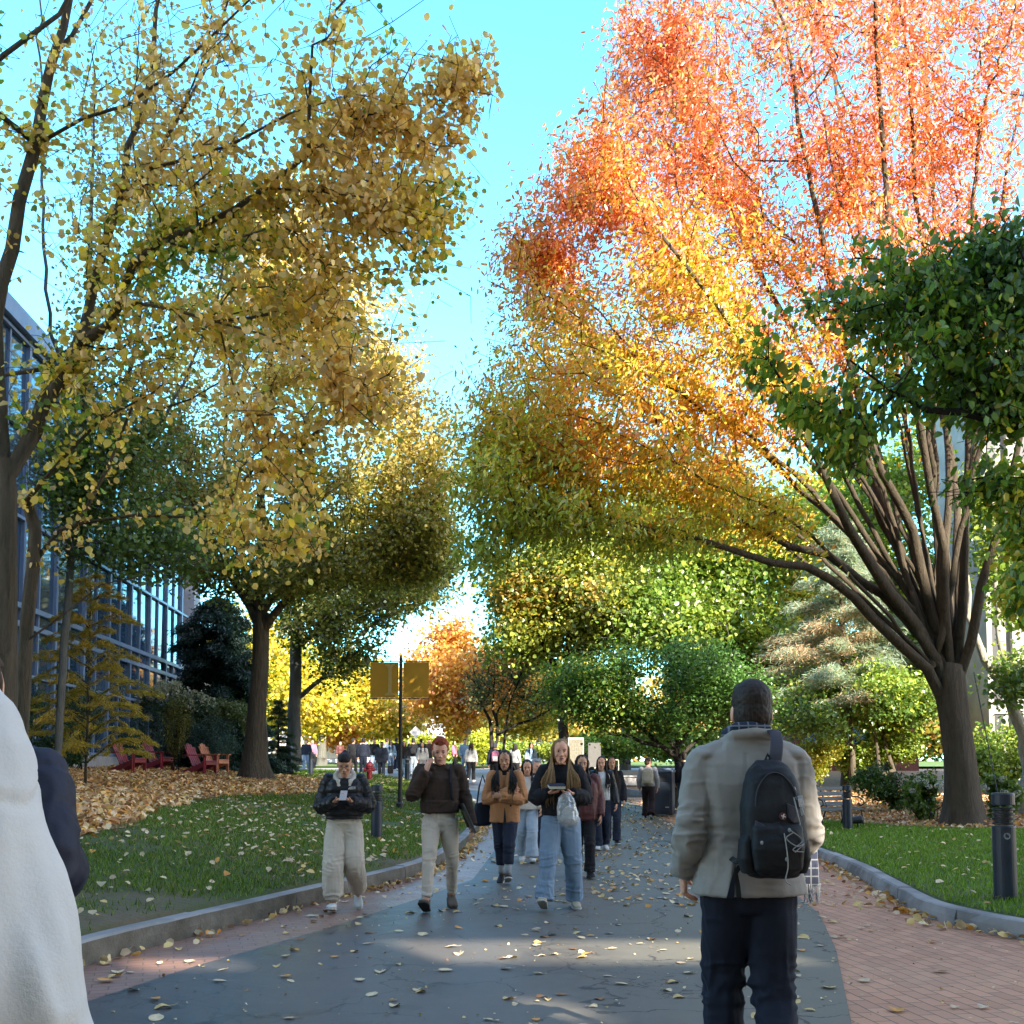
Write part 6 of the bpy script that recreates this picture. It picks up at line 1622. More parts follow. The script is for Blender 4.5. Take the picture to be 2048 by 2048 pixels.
# 1. woman in black puffer looking at her phone
def glasses(root, c, R):
    mb = MB(); T = lambda p: c + R @ np.array(p)
    for s in (-1, 1):
        pts = [T((s * .031 + .021 * cos(a), -.101, .004 + .017 * sin(a))) for a in np.linspace(0, 2 * pi, 15)]; mb.tube(pts, .0018, 5)
        mb.tube([T((s * .052, -.099, .008)), T((s * .072, -.05, .008)), T((s * .076, .005, .004))], .0016, 4)
    mb.tube([T((-.010, -.102, .008)), T((.010, -.102, .008))], .0016, 4); mb.build('glasses', BLACK, root)
J = dict(elL=(.265, .0, 1.13), elR=(-.265, .0, 1.13), wrL=(.085, -.235, 1.19), wrR=(-.095, -.235, 1.19), dL=(-.75, -.45, .35), dR=(.75, -.45, .35), nL=(0, -.3, .9), nR=(0, -.3, .9), head=(0, -.045, 1.585))
J.update(gait(-.20, .095, .015)); J['knL'] = (.12, -.10, .50); J['anL'] = (.15, .20, .17); J['ftL'] = -.55
hood = lambda mb: (mb.tube([(-.085, -.075, 1.40), (-.10, -.02, 1.46), (-.075, .06, 1.50), (0, .095, 1.50), (.075, .06, 1.50), (.10, -.02, 1.46), (.085, -.075, 1.40)], .034, 10), mb.tube([(-.05, -.12, 1.33), (-.07, -.10, 1.42)], .025, 8), mb.tube([(.05, -.12, 1.33), (.07, -.10, 1.42)], .025, 8))
hs = JSEC(.93, -.005); ps = [(z, a + .02, b_ + .025, c_) for z, a, b_, c_ in JSEC(1.0, .018)[:-2]] + [(1.445, .12, .085, .012)]
p1, D1, A1 = person('woman in a black puffer jacket and baggy cream sweatpants looking down at her phone', XY(690, 11.75), 11.75, radians(6), 1.68, J, SK_M, ('bun', H_BLK), (.36, -.05), [
    dict(name='hoodie', mat=M_HOOD, secs=hs, extra=[hood], amp=.004), dict(name='puffer_jacket', mat=M_PUFF, secs=ps, sleeve=dict(r=(.078, .080, .074, .055)), quilt=(.085, .014), amp=.006, e=2.6)],
    dict(prof=BAGGY, mat=M_SWEAT, ease=.02, hem=-.03, kf=.014, af=.022, amp=.008), dict(mat=M_WSH), vox=.008, female=1, hands=((.55,), (.55,)), seed=11)
glasses(p1, A1('head'), Rhead(.36, -.05))
ph = phone(world(p1, (.0, -.335, 1.255)), np.array(Matrix.Rotation(radians(-50), 3, 'X')), 'p1', 'phone with pale back held in both hands by the woman in the puffer jacket', pm('pale_phone', (.45, .42, .42), None, 4, .3, 0))
mb = MB()     # small white chest mark: half-dome of three curved bands with text bars
def badge(mb, c, X, Z, s):
    for k, (r0, r1) in enumerate(((.0, .28), (.40, .64), (.76, 1.0))):
        pts0 = [(r0 * s * sin(a), r0 * s * (1 - cos(a))) for a in (0,)]
        V = []
        for a in np.linspace(0, pi / 2, 7): V.append(c + X * (s * (.5 - r1 * cos(a))) + Z * (s * r1 * sin(a) * .6))
        for a in np.linspace(pi / 2, 0, 7): V.append(c + X * (s * (.5 - r0 * cos(a))) + Z * (s * r0 * sin(a) * .6))
        n0 = len(V) // 2; mb.add(V, [(i, i + 1, 2 * n0 - 2 - i, 2 * n0 - 1 - i) for i in range(n0 - 1)])
    for k in range(3): mb.add([c + X * s * x + Z * s * z for x, z in ((.58, .45 - .2 * k), (1.05, .45 - .2 * k), (1.05, .56 - .2 * k), (.58, .56 - .2 * k))], [(0, 1, 2, 3)])
badge(mb, np.array([.070, -.188, 1.318]), np.array([1, .12, 0]), np.array([0, .10, 1]), .05)
mb.build('chest_mark', M_WHT, p1)

# 2. red-haired man on the phone
J = dict(elR=(-.275, -.08, 1.16), wrR=(-.135, -.15, 1.42), dR=(.25, .10, .95), nR=(.7, .6, 0), elL=(.255, .05, 1.12), wrL=(.335, -.02, .86), dL=(.1, -.05, -1), nL=(-1, 0, 0))
J.update(gait(-.30, .09, .0)); J['anR'] = (-.125, -.30, .115); J['ftR'] = .42; J['knR'] = (-.10, -.20, .50); J['anL'] = (.12, .20, .13); J['ftL'] = -.25; J['knL'] = (.13, .0, .50)
def strap(mb_root, A_, s=1, mat=M_NAVY):
    mb = MB(); x = s * .105
    mb.tube([(x, .13, 1.30), (x * 1.02, .10, 1.42), (x, .03, 1.475), (x, -.08, 1.42), (x * 1.05, -.15, 1.30), (x * 1.2, -.14, 1.15), (x * 1.45, -.04, 1.05)], .017, 6); mb.build('strap', mat, mb_root)
p2, D2, A2 = person('red-haired man in a dark brown jacket holding a phone to his ear', XY(880, 11.85), 11.85, radians(2), 1.80, J, SK_L, ('short', H_RED, dict(up=.026, amp=.008, freq=45)), (.22, .05), [
    dict(name='jacket', mat=M_BRJ, secs=JSEC(.985, .03, .2), sleeve=dict(r=(.078, .074, .066, .052)), amp=.007, ef=.016, e=2.7, extra=[lambda mb: mb.tube([(-.07, -.085, 1.43), (-.085, -.01, 1.47), (-.05, .07, 1.49), (.05, .07, 1.49), (.085, -.01, 1.47), (.07, -.085, 1.43)], .018, 8)])],
    dict(prof=SLIM, mat=M_CHINO, kf=.010, af=.010, amp=.005, hem=-.035, ease=.005), dict(mat=M_TAUPE, sole=SOLE_D, name='clog', W=.052), seed=12)
strap(p2, A2, 1, M_BLK)
mb = MB()
for s in 'LR': mb.tube([A2('an' + s) + (0, .02, .0), A2('an' + s) + (0, .01, .10)], [.043, .040], 12)
mb.build('socks', M_WHT, p2, smooth=True)
phone(world(p2, (-.085, -.075, 1.55)), np.array(Matrix.Rotation(radians(95), 3, 'Z') @ Matrix.Rotation(radians(-14), 3, 'X')), 'p2', 'dark phone held at the ear of the red-haired man')
mb = MB(); mb.box((0, 0, 0), (.022, .235, .335)); o = mb.build('laptop', pm('space_grey_metal', (.06, .06, .065), None, 4, .35, 0, metal=.6), None, bevel=.006)
o.location = world(p2, (.285, -.085, .93)); o.rotation_euler = (radians(-4), radians(-24), radians(14)); tag(o, 'closed dark grey laptop carried at the side of the red-haired man', 'laptop')

# 3. woman in camel coat with crossed arms
J = dict(elL=(.245, -.04, 1.10), elR=(-.245, -.04, 1.10), wrL=(-.04, -.215, 1.145), wrR=(.06, -.19, 1.20), dL=(-1, .08, .15), dR=(1, .15, .2), nL=(0, 1, 0), nR=(0, 1, 0))
J.update(gait(.18, .07, -.01)); J['anL'] = (.045, -.16, .12); J['ftL'] = .28; J['anR'] = (-.05, .12, .11)
lap = lambda mb: None
def coat_post(V, N): return V
p3, D3, A3 = person('woman with long black hair in a camel coat, arms crossed', XY(1010, 14.5), 14.5, radians(-3), 1.72, J, SK_T, ('long', H_BLK, dict(n=330, zend=1.22, wid=.145, yf=.205)), (.16, -.05), [
    dict(name='turtleneck', mat=M_BLK, secs=[(1.3, .10, .09, -.02), (1.44, .075, .07, .0), (1.50, .058, .060, .005), (1.535, .056, .058, .0)], amp=.003, vox=.007),
    dict(name='coat', mat=M_TAN, secs=JSEC(.80, .035, .18), sleeve=dict(r=(.082, .080, .078, .062)), amp=.006, ef=.016, e=2.5)],
    dict(prof=STRAIGHT[:3] + (.070, .066, .064), mat=M_NVJ, amp=.005, hem=-.14), dict(mat=M_BSH, name='boot', boot=.04), female=1, seed=13, shut=1, hands=((.35,), (.35,)))
mb = MB()
for s in 'LR':
    kn, an = A3('kn' + s), A3('an' + s); mb.tube([kn * .4 + an * .6, kn * .12 + an * .88, an + (0, 0, .01)], [.050, .047, .045], 12)
mb.build('socks', M_GREY, p3, smooth=True)
# coat lapels, buttons and front edge
mb = MB()
for s in (-1, 1):
    P_ = [(s * .035, -.130, 1.46), (s * .105, -.105, 1.44), (s * .125, -.150, 1.33), (s * .095, -.172, 1.31), (s * .045, -.186, 1.23), (s * .012, -.176, 1.30)]
    V = P_ + [(x, y_ - .012, z) for x, y_, z in P_]; n0 = len(P_)
    mb.add(V, [tuple(range(n0)), tuple(range(n0, 2 * n0))[::-1]] + [(i, (i + 1) % n0, n0 + (i + 1) % n0, n0 + i) for i in range(n0)])
mb.build('lapel', M_TAN, p3)
mb = MB(); mb.add([(-.012, -.166, .80), (.028, -.167, .80), (.010, -.164, .99), (.003, -.164, .99)], [(0, 1, 2, 3)]); mb.build('front_opening', M_BLK, p3)
for z_ in (1.02,):
    for x_ in (.085,): mb = MB(); mb.tube([(x_, -.16, z_), (x_, -.176, z_)], .014, 12); mb.build('button', M_BLK, p3)
def tote(label, loc, w_, h_, mat, strap_h=.35, rz=0, d_=.10):
    root = empty('shoulder_bag', tuple(loc), rz, label=label, cat='bag'); mb = MB()
    mb.loft([((0, 0, -h_), (w_ * .42, 0, 0), (0, d_ * .35, 0), 3), ((0, 0, -h_ + .03), (w_ * .52, 0, 0), (0, d_ * .55, 0), 3), ((0, 0, -h_ * .5), (w_ * .52, 0, 0), (0, d_ * .55, 0), 3), ((0, 0, 0), (w_ * .45, 0, 0), (0, d_ * .22, 0), 3)], 20)
    V, N, Fc = remesh(mb, .012, 2); V = folds(V, N, .010, [], seed=3); obj_np('bag_body', V, Fc, mat, root)
    mb = MB(); mb.tube([(-w_ * .35, 0, -.03), (-w_ * .2, 0, strap_h * .6), (0, .0, strap_h), (w_ * .2, 0, strap_h * .6), (w_ * .35, 0, -.03)], .011, 6); mb.build('handle', mat, root); return root
tote('dark navy shoulder bag hanging at the right side of the woman in the camel coat', world(p3, (-.30, .05, 1.05)), .24, .30, M_NAVY, .36, .4)

# 4. woman in cream sweater behind
J = dict(); J.update(gait(.16, .085)); J.update(wrL=(.24, -.1, .92), wrR=(-.22, -.12, .95))
person('woman in a cream sweater and pale jeans walking behind the camel coat', XY(1054, 17.6), 17.6, 0, 1.62, J, SK_M, ('long', H_BLK, dict(n=150, zend=1.38, wid=.10, zvar=.03)), (.22, .05), [
    dict(name='sweater', mat=M_CRM, secs=JSEC(.90, .045, .185, neck=.09)[:-1], sleeve=dict(r=(.085, .085, .08, .05)), amp=.009, ef=.014)], dict(prof=WIDE, mat=M_PJ, hem=-.02), dict(mat=M_WSH), vox=.011, female=1, seed=14)
person('person with grey head covering half hidden between the cream sweater and the blonde woman', XY(1072, 19.5), 19.5, .2, 1.64, gait(.1), SK_L, ('short', M_GREY, dict(up=.012)), (.1, .3), [dict(name='jacket', mat=M_BLK, secs=JSEC(.9, .03), sleeve=dict(r=(.075, .07, .065, .05)))], dict(prof=STRAIGHT, mat=M_NVJ), dict(mat=M_BSH), vox=.013, female=1, seed=15)

# 5. blonde woman with book and plastic bag
J = dict(elR=(-.265, -.02, 1.13), wrR=(-.115, -.22, 1.195), dR=(.8, -.35, .1), nR=(0, 0, 1), elL=(.26, .0, 1.13), wrL=(.12, -.23, 1.185), dL=(-.8, -.3, .1), nL=(0, 0, 1))
J.update(gait(-.26, .095, .012)); J['anR'] = (-.175, -.24, .125); J['ftR'] = .40; J['knR'] = (-.13, -.17, .50); J['anL'] = (.145, .06, .095); J['ftL'] = -.05; J['knL'] = (.125, -.03, .50)
p5, D5, A5 = person('woman with very long blonde hair in a black sweater and light blue jeans', XY(1121, 11.9), 11.9, radians(-2), 1.80, J, SK_L, ('long', H_BLD, dict(n=420, zend=1.18, yf=.195, wid=.17, part=-.012, rad=.0065, zvar=.07)), (.06, .10), [
    dict(name='sweater', mat=M_BLK, secs=JSEC(.955, .03, .18, .01), sleeve=dict(r=(.082, .082, .076, .05)), amp=.006, ef=.015)],
    dict(prof=(.118, .112, .092, .086, .088, .090), mat=M_LJ, amp=.005, kf=.014, af=.018, hem=.01, ease=.015), dict(mat=M_GSH), female=1, seed=16)
mb = MB(); mb.box((0, 0, 0), (.17, .235, .006), m=0); mb.box((0, 0, .034), (.17, .235, .006), m=0); mb.box((.0, .115, .017), (.17, .006, .03), m=0); mb.box((0, -.003, .017), (.163, .226, .028), m=1)
o = mb.build('book', [M_NVJ, pm('page_cream', (.62, .57, .46), (.52, .47, .38), 60, .8, .2, 200)]); o.location = world(p5, (-.045, -.345, 1.245)); o.rotation_euler = (radians(6), 0, radians(4)); tag(o, 'thick book with cream pages resting on the forearms of the blonde woman', 'book')
# clear bag
n = NT('clear_plastic'); n.n.remove(n.bsdf); tr = n.new('ShaderNodeBsdfTransparent'); gl = n.new('ShaderNodeBsdfGlossy'); gl.inputs['Roughness'].default_value = .15; df = n.new('ShaderNodeBsdfDiffuse'); df.inputs['Color'].default_value = (.6, .62, .64, 1)
m1 = n.new('ShaderNodeMixShader'); m1.inputs[0].default_value = .38; n.link(tr.outputs[0], m1.inputs[1]); n.link(df.outputs[0], m1.inputs[2]); m2 = n.new('ShaderNodeMixShader'); m2.inputs[0].default_value = .12; n.link(m1.outputs[0], m2.inputs[1]); n.link(gl.outputs[0], m2.inputs[2]); n.link(m2.outputs[0], n.out.inputs['Surface'])
b0 = world(p5, (.06, -.30, 1.20)); root = empty('plastic_bag', tuple(b0), label='clear plastic bag with white contents hanging from the hand of the blonde woman', cat='bag')
mb = MB(); mb.loft([((.0, 0, .0), (.03, 0, 0), (0, .02, 0)), ((-.01, 0, -.06), (.085, 0, 0), (0, .035, 0)), ((.0, 0, -.16), (.10, 0, 0), (0, .055, 0)), ((.02, 0, -.27), (.11, 0, 0), (0, .065, 0)), ((.03, 0, -.33), (.09, 0, 0), (0, .05, 0)), ((.04, 0, -.36), (.03, 0, 0), (0, .02, 0))], 24)
V, N, Fc = remesh(mb, .008, 1); V = folds(V, N, .010, [((0, 0, -.08), .12, .012), ((0, 0, -.3), .12, .012)], seed=5); obj_np('bag_film', V, Fc, n.mat, root)
mb = MB(); mb.ell((.02, 0, -.20), (.065, .035, .06)); mb.ell((.045, 0, -.28), (.06, .035, .05)); mb.ell((-.01, .01, -.27), (.05, .03, .04)); V, N, Fc = remesh(mb, .008, 2); V = folds(V, N, .008, [((0, 0, -.2), .2, .010)], seed=8); obj_np('paper_contents', V, Fc, M_WHT, root)

# 6. person in maroon jacket half hidden behind her
J = gait(.14, .085); J.update(head=(-.02, -.01, 1.62))
person('person in a long maroon jacket and black trousers mostly hidden behind the blonde woman', XY(1166, 15.2), 15.2, 0, 1.66, J, SK_T, ('long', H_BLK, dict(n=90, zend=1.3)), (.1, .1), [
    dict(name='jacket', mat=M_MRN, secs=JSEC(.82, .05), sleeve=dict(r=(.085, .082, .075, .06)), amp=.007)], dict(prof=STRAIGHT, mat=M_BLK), dict(mat=M_BSH, sole=SOLE_D), vox=.011, female=1, seed=17)
# 7. smiling woman in black jacket
J = dict(elR=(-.25, .0, 1.13), wrR=(-.15, -.19, 1.20), dR=(.4, -.5, .6), nR=(.6, 0, .6), wrL=(.27, -.04, .86)); J.update(gait(-.10, .08))
p7, D7, A7 = person('smiling woman with long dark hair, black jacket over white top and dark jeans', XY(1203, 20.2), 20.2, 0, 1.70, J, SK_M, ('long', H_BLK, dict(n=190, zend=1.1, wid=.13)), (.1, -.15, .08), [
    dict(name='white_top', mat=M_WHT, secs=[(z, a - .012, b_ + .004, c_ - .012) for z, a, b_, c_ in JSEC(.93, .0)[:-1]], amp=.003),
    dict(name='jacket', mat=M_PUFF, secs=[(z, a + .005, b_ - .012, c_ + .03) for z, a, b_, c_ in JSEC(.90, .02)[:-1]], sleeve=dict(r=(.078, .075, .068, .052)), amp=.006)], dict(prof=STRAIGHT, mat=M_NVJ), dict(mat=M_WSH), vox=.011, female=1, seed=18, smile=1)
mb = MB(); mb.lathe([(.026, 0), (.034, .10), (.034, .105), (.0, .105)], k=14); o = mb.build('cup', pm('clear_cup', (.4, .42, .45), None, 5, .2, 0)); o.location = world(p7, (-.12, -.26, 1.21)); tag(o, 'small translucent cup in the raised hand of the smiling woman', 'cup')
tote('cream canvas tote bag on the shoulder of the smiling woman', world(p7, (-.25, -.03, 1.13)), .20, .26, M_KHA, .36, .3)
person('brown-haired person close behind the smiling woman', XY(1223, 21.6), 21.6, 0, 1.70, gait(.12), SK_T, ('long', H_BRN, dict(n=90, zend=1.15)), (0, .1), [dict(name='jacket', mat=M_BLK, secs=JSEC(.9, .02), sleeve=dict(r=(.075, .07, .065, .05)))], dict(prof=STRAIGHT, mat=M_NVJ), dict(mat=M_BSH), vox=.014, female=1, seed=19)
person('person with curly black hair in a blue denim jacket between two groups', XY(1171, 24.2), 24.2, 0, 1.66, gait(.12), SK_D, ('short', H_BLK, dict(up=.03, amp=.008, vox=.009)), (0, .1), [dict(name='jacket', mat=M_DBL, secs=JSEC(.9, .02), sleeve=dict(r=(.075, .07, .065, .05)))], dict(prof=STRAIGHT, mat=M_BLK), dict(mat=M_BSH), vox=.014, seed=20)
person('person in a dark hooded coat directly behind the blue denim jacket', XY(1168, 26.5), 26.5, 0, 1.76, gait(.1), SK_D, ('short', M_BLK, dict(up=.03, vox=.009)), (0, .1), [dict(name='coat', mat=M_BLK, secs=JSEC(.8, .04), sleeve=dict(r=(.08, .075, .07, .055)))], dict(prof=STRAIGHT, mat=M_BLK), dict(mat=M_BSH), vox=.014, seed=21)

def backpack(parent_person, label, off, w_, h_, d_, mat, m2=None, back=1):
    """small backpack on the back (local +y)"""
    loc = world(parent_person, off); root = empty('backpack', tuple(loc), parent_person.rotation_euler[2], label=label, cat='backpack')
    mb = MB(); mb.loft([((0, 0, -h_ * .5), (w_ * .40, 0, 0), (0, d_ * .4, 0), 3.2), ((0, .01, -h_ * .42), (w_ * .5, 0, 0), (0, d_ * .55, 0), 3.2), ((0, .01, 0), (w_ * .5, 0, 0), (0, d_ * .52, 0), 3.2), ((0, 0, h_ * .35), (w_ * .46, 0, 0), (0, d_ * .42, 0), 3), ((0, -.01, h_ * .5), (w_ * .28, 0, 0), (0, d_ * .22, 0), 2.6)], 22)
    V, N, Fc = remesh(mb, .013, 2); V = folds(V, N, .006, [], seed=4); obj_np('main_compartment', V, Fc, mat, root)
    mb = MB(); mb.loft([((0, d_ * .5, -h_ * .42), (w_ * .36, 0, 0), (0, d_ * .2, 0), 3), ((0, d_ * .55, -h_ * .2), (w_ * .38, 0, 0), (0, d_ * .22, 0), 3), ((0, d_ * .5, .0), (w_ * .34, 0, 0), (0, d_ * .12, 0), 3)], 18)
    V, N, Fc = remesh(mb, .012, 2); obj_np('front_pocket', V, Fc, m2 or mat, root)
    mb = MB(); mb.tube([(-.03, -d_ * .1, h_ * .47), (0, -d_ * .1, h_ * .57), (.03, -d_ * .1, h_ * .47)], .008, 6); mb.build('grab_handle', m2 or mat, root)
    return root
# 9. person with cream backpack walking away
J = gait(.20, .10); 
p9, _, _ = person('person in a pale hoodie and dark flared trousers walking away with a cream backpack', XY(1296, 30), 30, pi - .2, 1.66, J, SK_L, ('short', H_BRN, dict(vox=.01)), (0, -.7), [dict(name='hoodie', mat=M_GREY, secs=JSEC(.93, .03), sleeve=dict(r=(.08, .078, .07, .05)))], dict(prof=(.10, .095, .08, .09, .105, .115), mat=M_BURG), dict(mat=M_BSH), vox=.015, seed=22)
backpack(p9, 'cream canvas backpack on the person in flared trousers', (0, .21, 1.20), .30, .42, .16, M_KHA)
p10, _, _ = person('person in a black hooded jacket beside the waste bin, partly hidden by the blazer', XY(1368, 32), 32, pi + .3, 1.74, gait(.12), SK_T, ('short', H_BLK, dict(vox=.01)), (0, 0), [dict(name='jacket', mat=M_BLK, secs=JSEC(.9, .06), sleeve=dict(r=(.085, .082, .075, .06)))], dict(prof=STRAIGHT, mat=M_DBL), dict(mat=M_BSH), vox=.015, seed=23)

# crowd beyond
CR = [ # px, Y, rz, H, top mat, leg mat, hair mat, style, skin, description
 (497, 52, 0, 1.7, M_TEE, M_BLK, H_BRN, 's', SK_L, 'far person in grey beside the tree trunks'),
 (706, 54, 2.9, 1.78, M_BLK, M_BLK, H_BLK, 's', SK_T, 'crowd member in black at the left end of the far group'),
 (726, 52, 3.3, 1.80, M_NAVY, M_NVJ, H_BLK, 's', SK_L, 'tall man in a navy jacket in the far group behind the hydrant'),
 (748, 57, 0, 1.76, M_BLK, M_LJ, H_BLK, 's', SK_M, 'crowd member in black top and blue jeans behind the puffer jacket hood'),
 (763, 49.5, .1, 1.66, M_NAVY, M_NAVY, H_BLK, 's', SK_D, 'stocky person in a dark long coat walking in front of the far group'),
 (781, 56, .3, 1.68, M_LBL, M_LJ, H_BLK, 'l', SK_M, 'crowd member in light blue just right of the dark long coat'),
 (792, 60, 3.1, 1.80, M_BLK, M_NVJ, H_BLK, 's', SK_L, 'dark figure standing just left of the banner pole'),
 (773, 63, 2.8, 1.78, M_WHT, M_LJ, H_BRN, 's', SK_L, 'crowd member in white at the back of the far group'),
 (808, 51, .1, 1.68, M_BLK, M_LJ, H_BLK, 'l', SK_M, 'woman in a black top and blue jeans just right of the banner pole'),
 (826, 53, 3.2, 1.78, M_BLK, M_PJ, H_BLK, 's', SK_L, 'man in black with a dark backpack walking away in the far group'),
 (845, 50, .2, 1.62, M_WHT, M_GREY, H_BLK, 'l', SK_M, 'woman in a white jacket and grey trousers left of the red-haired man'),
 (842, 62, 2.9, 1.76, M_BLK, M_BLK, H_BLK, 's', SK_T, 'dark figure behind the woman in the white jacket'),
 (858, 64, .2, 1.74, M_BRJ, M_BLK, H_BRN, 's', SK_L, 'crowd member in brown just left of the auburn hair'),
 (908, 66, 1.2, 1.66, M_PNK, M_BLK, H_BRN, 'l', SK_L, 'person in pink far behind the man on the phone'),
 (929, 58, .4, 1.72, M_LBL, M_LJ, H_BLK, 's', SK_L, 'person in a pale blue hoodie behind the white top'),
 (942, 47, 3.0, 1.66, M_WHT, M_BLK, H_BRN, 'l', SK_L, 'woman in a white top and wide black trousers between the two near groups'),
 (990, 44, 3.2, 1.74, M_NAVY, M_BLK, M_TEE, 's', SK_L, 'person in a beanie and dark jacket carrying a pink backpack'),
 (1030, 46, 2.6, 1.66, M_GREY, M_BLK, H_BLK, 'l', SK_L, 'long-haired person in grey right of the pink backpack'),
 (1062, 48, .2, 1.64, M_LBL, M_BLK, H_BLK, 'l', SK_M, 'dark-haired person in pale blue above the cream sweater'),
 (612, 60, 0, 1.7, M_NAVY, M_LJ, H_BLK, 's', SK_L, 'small far pedestrian right of the grey trunk'),
 (624, 64, .5, 1.72, M_PNK, M_BLK, H_BRN, 's', SK_L, 'small far pedestrian beside the far bollard'),
 (680, 74, .5, 1.72, M_MRN, M_BLK, H_BRN, 's', SK_L, 'tiny pedestrian in maroon by the white van'),
]
CP = {}
for i, (px, Y, rz, H, tm, lm, hm, st, sk, lab) in enumerate(CR):
    J = gait([.2, -.16, .12, -.22][i % 4], .09)
    hair = ('short', hm, dict(vox=.014, up=.01, amp=.003)) if st == 's' else ('long', hm, dict(n=46, zend=1.25, rad=.012))
    hv = .9 if i != 4 else .75; ww = (.03 if i != 4 else .08)
    c_, _, _ = person(lab, XY(px, Y), Y, rz, H, J, sk, hair, (.05, [.2, -.3, .1][i % 3]), [dict(name='jacket', mat=tm, secs=JSEC(hv, ww), sleeve=dict(r=(.08, .078, .07, .055)), amp=.006)], dict(prof=STRAIGHT, mat=lm), dict(mat=M_WSH if i % 3 == 0 else M_BSH), vox=.022, seed=100 + i, group='people in the far crowd', fingers=True, female=int(st == 'l'))
    CP[i] = c_
backpack(CP[9], 'black backpack on the man in the far group', (0, .20, 1.2), .30, .42, .15, M_BLK)
backpack(CP[16], 'pink backpack on the person in the beanie', (0, .20, 1.2), .30, .44, .16, M_PNK, M_WHT)
tote('dark handbag carried low by the far group', world(CP[4], (.42, 0, .62)), .26, .34, M_BLK, .25)
# ------------------------------------------------------------------ man in the blazer, seen from behind
M_BLZ = C('grey_beige_wool', (.31, .28, .245), (.26, .235, .205), .9, weave=420, sheen=.1, bump=.35)
M_DJN = C('dark_navy_trousers', (.010, .012, .022), (.015, .018, .03))
n = NT('plaid_scarf'); v = n.coord()
wv = n.new('ShaderNodeTexWave'); wv.inputs['Scale'].default_value = 9; n.link(v, wv.inputs['Vector']); wv2 = n.new('ShaderNodeTexWave', bands_direction='Z'); wv2.inputs['Scale'].default_value = 9; n.link(v, wv2.inputs['Vector'])
f = n.math('MAXIMUM', n.math('GREATER_THAN', wv.outputs['Fac'], .93), n.math('GREATER_THAN', wv2.outputs['Fac'], .93))
n.link(n.mix(f, (.012, .016, .035), (.13, .14, .16)), n.bsdf.inputs['Base Color']); n.bsdf.inputs['Roughness'].default_value = .9; PLAID = n.mat
J = dict(shL=(.195, .01, 1.405), shR=(-.195, .01, 1.405), elL=(.250, .05, 1.12), wrL=(.252, -.10, .95), elR=(-.240, .03, 1.115), wrR=(-.215, -.20, 1.02), head=(-.02, -.014, 1.612), dL=(0, -.3, -1), nL=(-1, 0, 0), dR=(.1, -.8, -.6), nR=(.6, 0, -.8))
J.update(gait(.14, .088)); 
def vent(V, N):
    # centre vent: the left flap stands off, the seam above it is a fine groove
    V = V.copy(); back = (V[:, 1] > .03)
    xv = np.interp(V[:, 2], [.87, 1.02], [.112, .085]); z = V[:, 2]
    m = back & (z < 1.03)
    wgt = np.exp(-((V[:, 0] - xv) / .05) ** 2) * m * np.clip((1.03 - z) / .12, 0, 1)
    V[:, 1] += np.where(V[:, 0] > xv, .022, -.006) * wgt
    seam = back & (z >= 1.0) & (z < 1.44); V[:, 1] -= .004 * np.exp(-((V[:, 0] - .03) / .006) ** 2) * seam
    # drape: long soft folds from the shoulder blades
    f_ = np.sin((V[:, 0] * 1.1 + (1.4 - z) * .35) * 34) * .0045 + np.sin((V[:, 0] * 1.0 - (1.4 - z) * .5) * 22 + 1) * .005
    V[:, 1] += np.where(back, f_, 0) * np.clip((1.42 - z) * 5, 0, 1)
    return V
def blz_deco(o): pass
collar = lambda mb: mb.tube([(-.085, -.07, 1.45), (-.095, .0, 1.495), (-.065, .07, 1.520), (0, .092, 1.526), (.065, .07, 1.520), (.095, .0, 1.495), (.085, -.07, 1.45)], [.012, .022, .026, .027, .026, .022, .012], 10)
pads = lambda mb: (mb.tube([(.05, .02, 1.465), (.12, .016, 1.448), (.18, .012, 1.425), (.215, .012, 1.385)], [.05, .055, .057, .058], 14), mb.tube([(-.05, .02, 1.465), (-.12, .016, 1.448), (-.18, .012, 1.425), (-.215, .012, 1.385)], [.05, .055, .057, .058], 14), mb.ell((.180, .012, 1.438), (.062, .07, .032)), mb.ell((-.180, .012, 1.438), (.062, .07, .032)))
BM = XY(1496, 4.92)
pb, DB, AB = person('man in a grey-beige blazer and dark trousers seen from behind, a backpack on one shoulder', BM, 4.92, pi, 1.885, J, SK_L, ('short', hairmat('near_black_hair', (.020, .014, .011), (.035, .024, .018)), dict(vox=.005, amp=.002, freq=90)), (.02, -.05), [
    dict(name='blazer', mat=M_BLZ, vox=.0065, sm=3, secs=[(.872, .232, .148, .0), (.90, .229, .146, 0), (.99, .206, .134, 0), (1.09, .184, .124, 0), (1.2, .192, .128, 0), (1.32, .212, .128, .005), (1.40, .212, .108, .010), (1.445, .190, .086, .014), (1.480, .128, .072, .018), (1.508, .080, .066, .022)], sleeve=dict(r=(.066, .063, .060, .054)), amp=.0045, gamp=.004, ef=.014, hf=.004, fz=1.5, e=2.5, extra=[collar, pads], post=vent)],
    dict(prof=(.108, .103, .083, .080, .080, .082), mat=M_DJN, amp=.006, kf=.020, af=.01, hem=.02, ease=.006), dict(mat=M_BSH), vox=.008, hands=((.75,), (.75,)), seed=31, z0=.008)
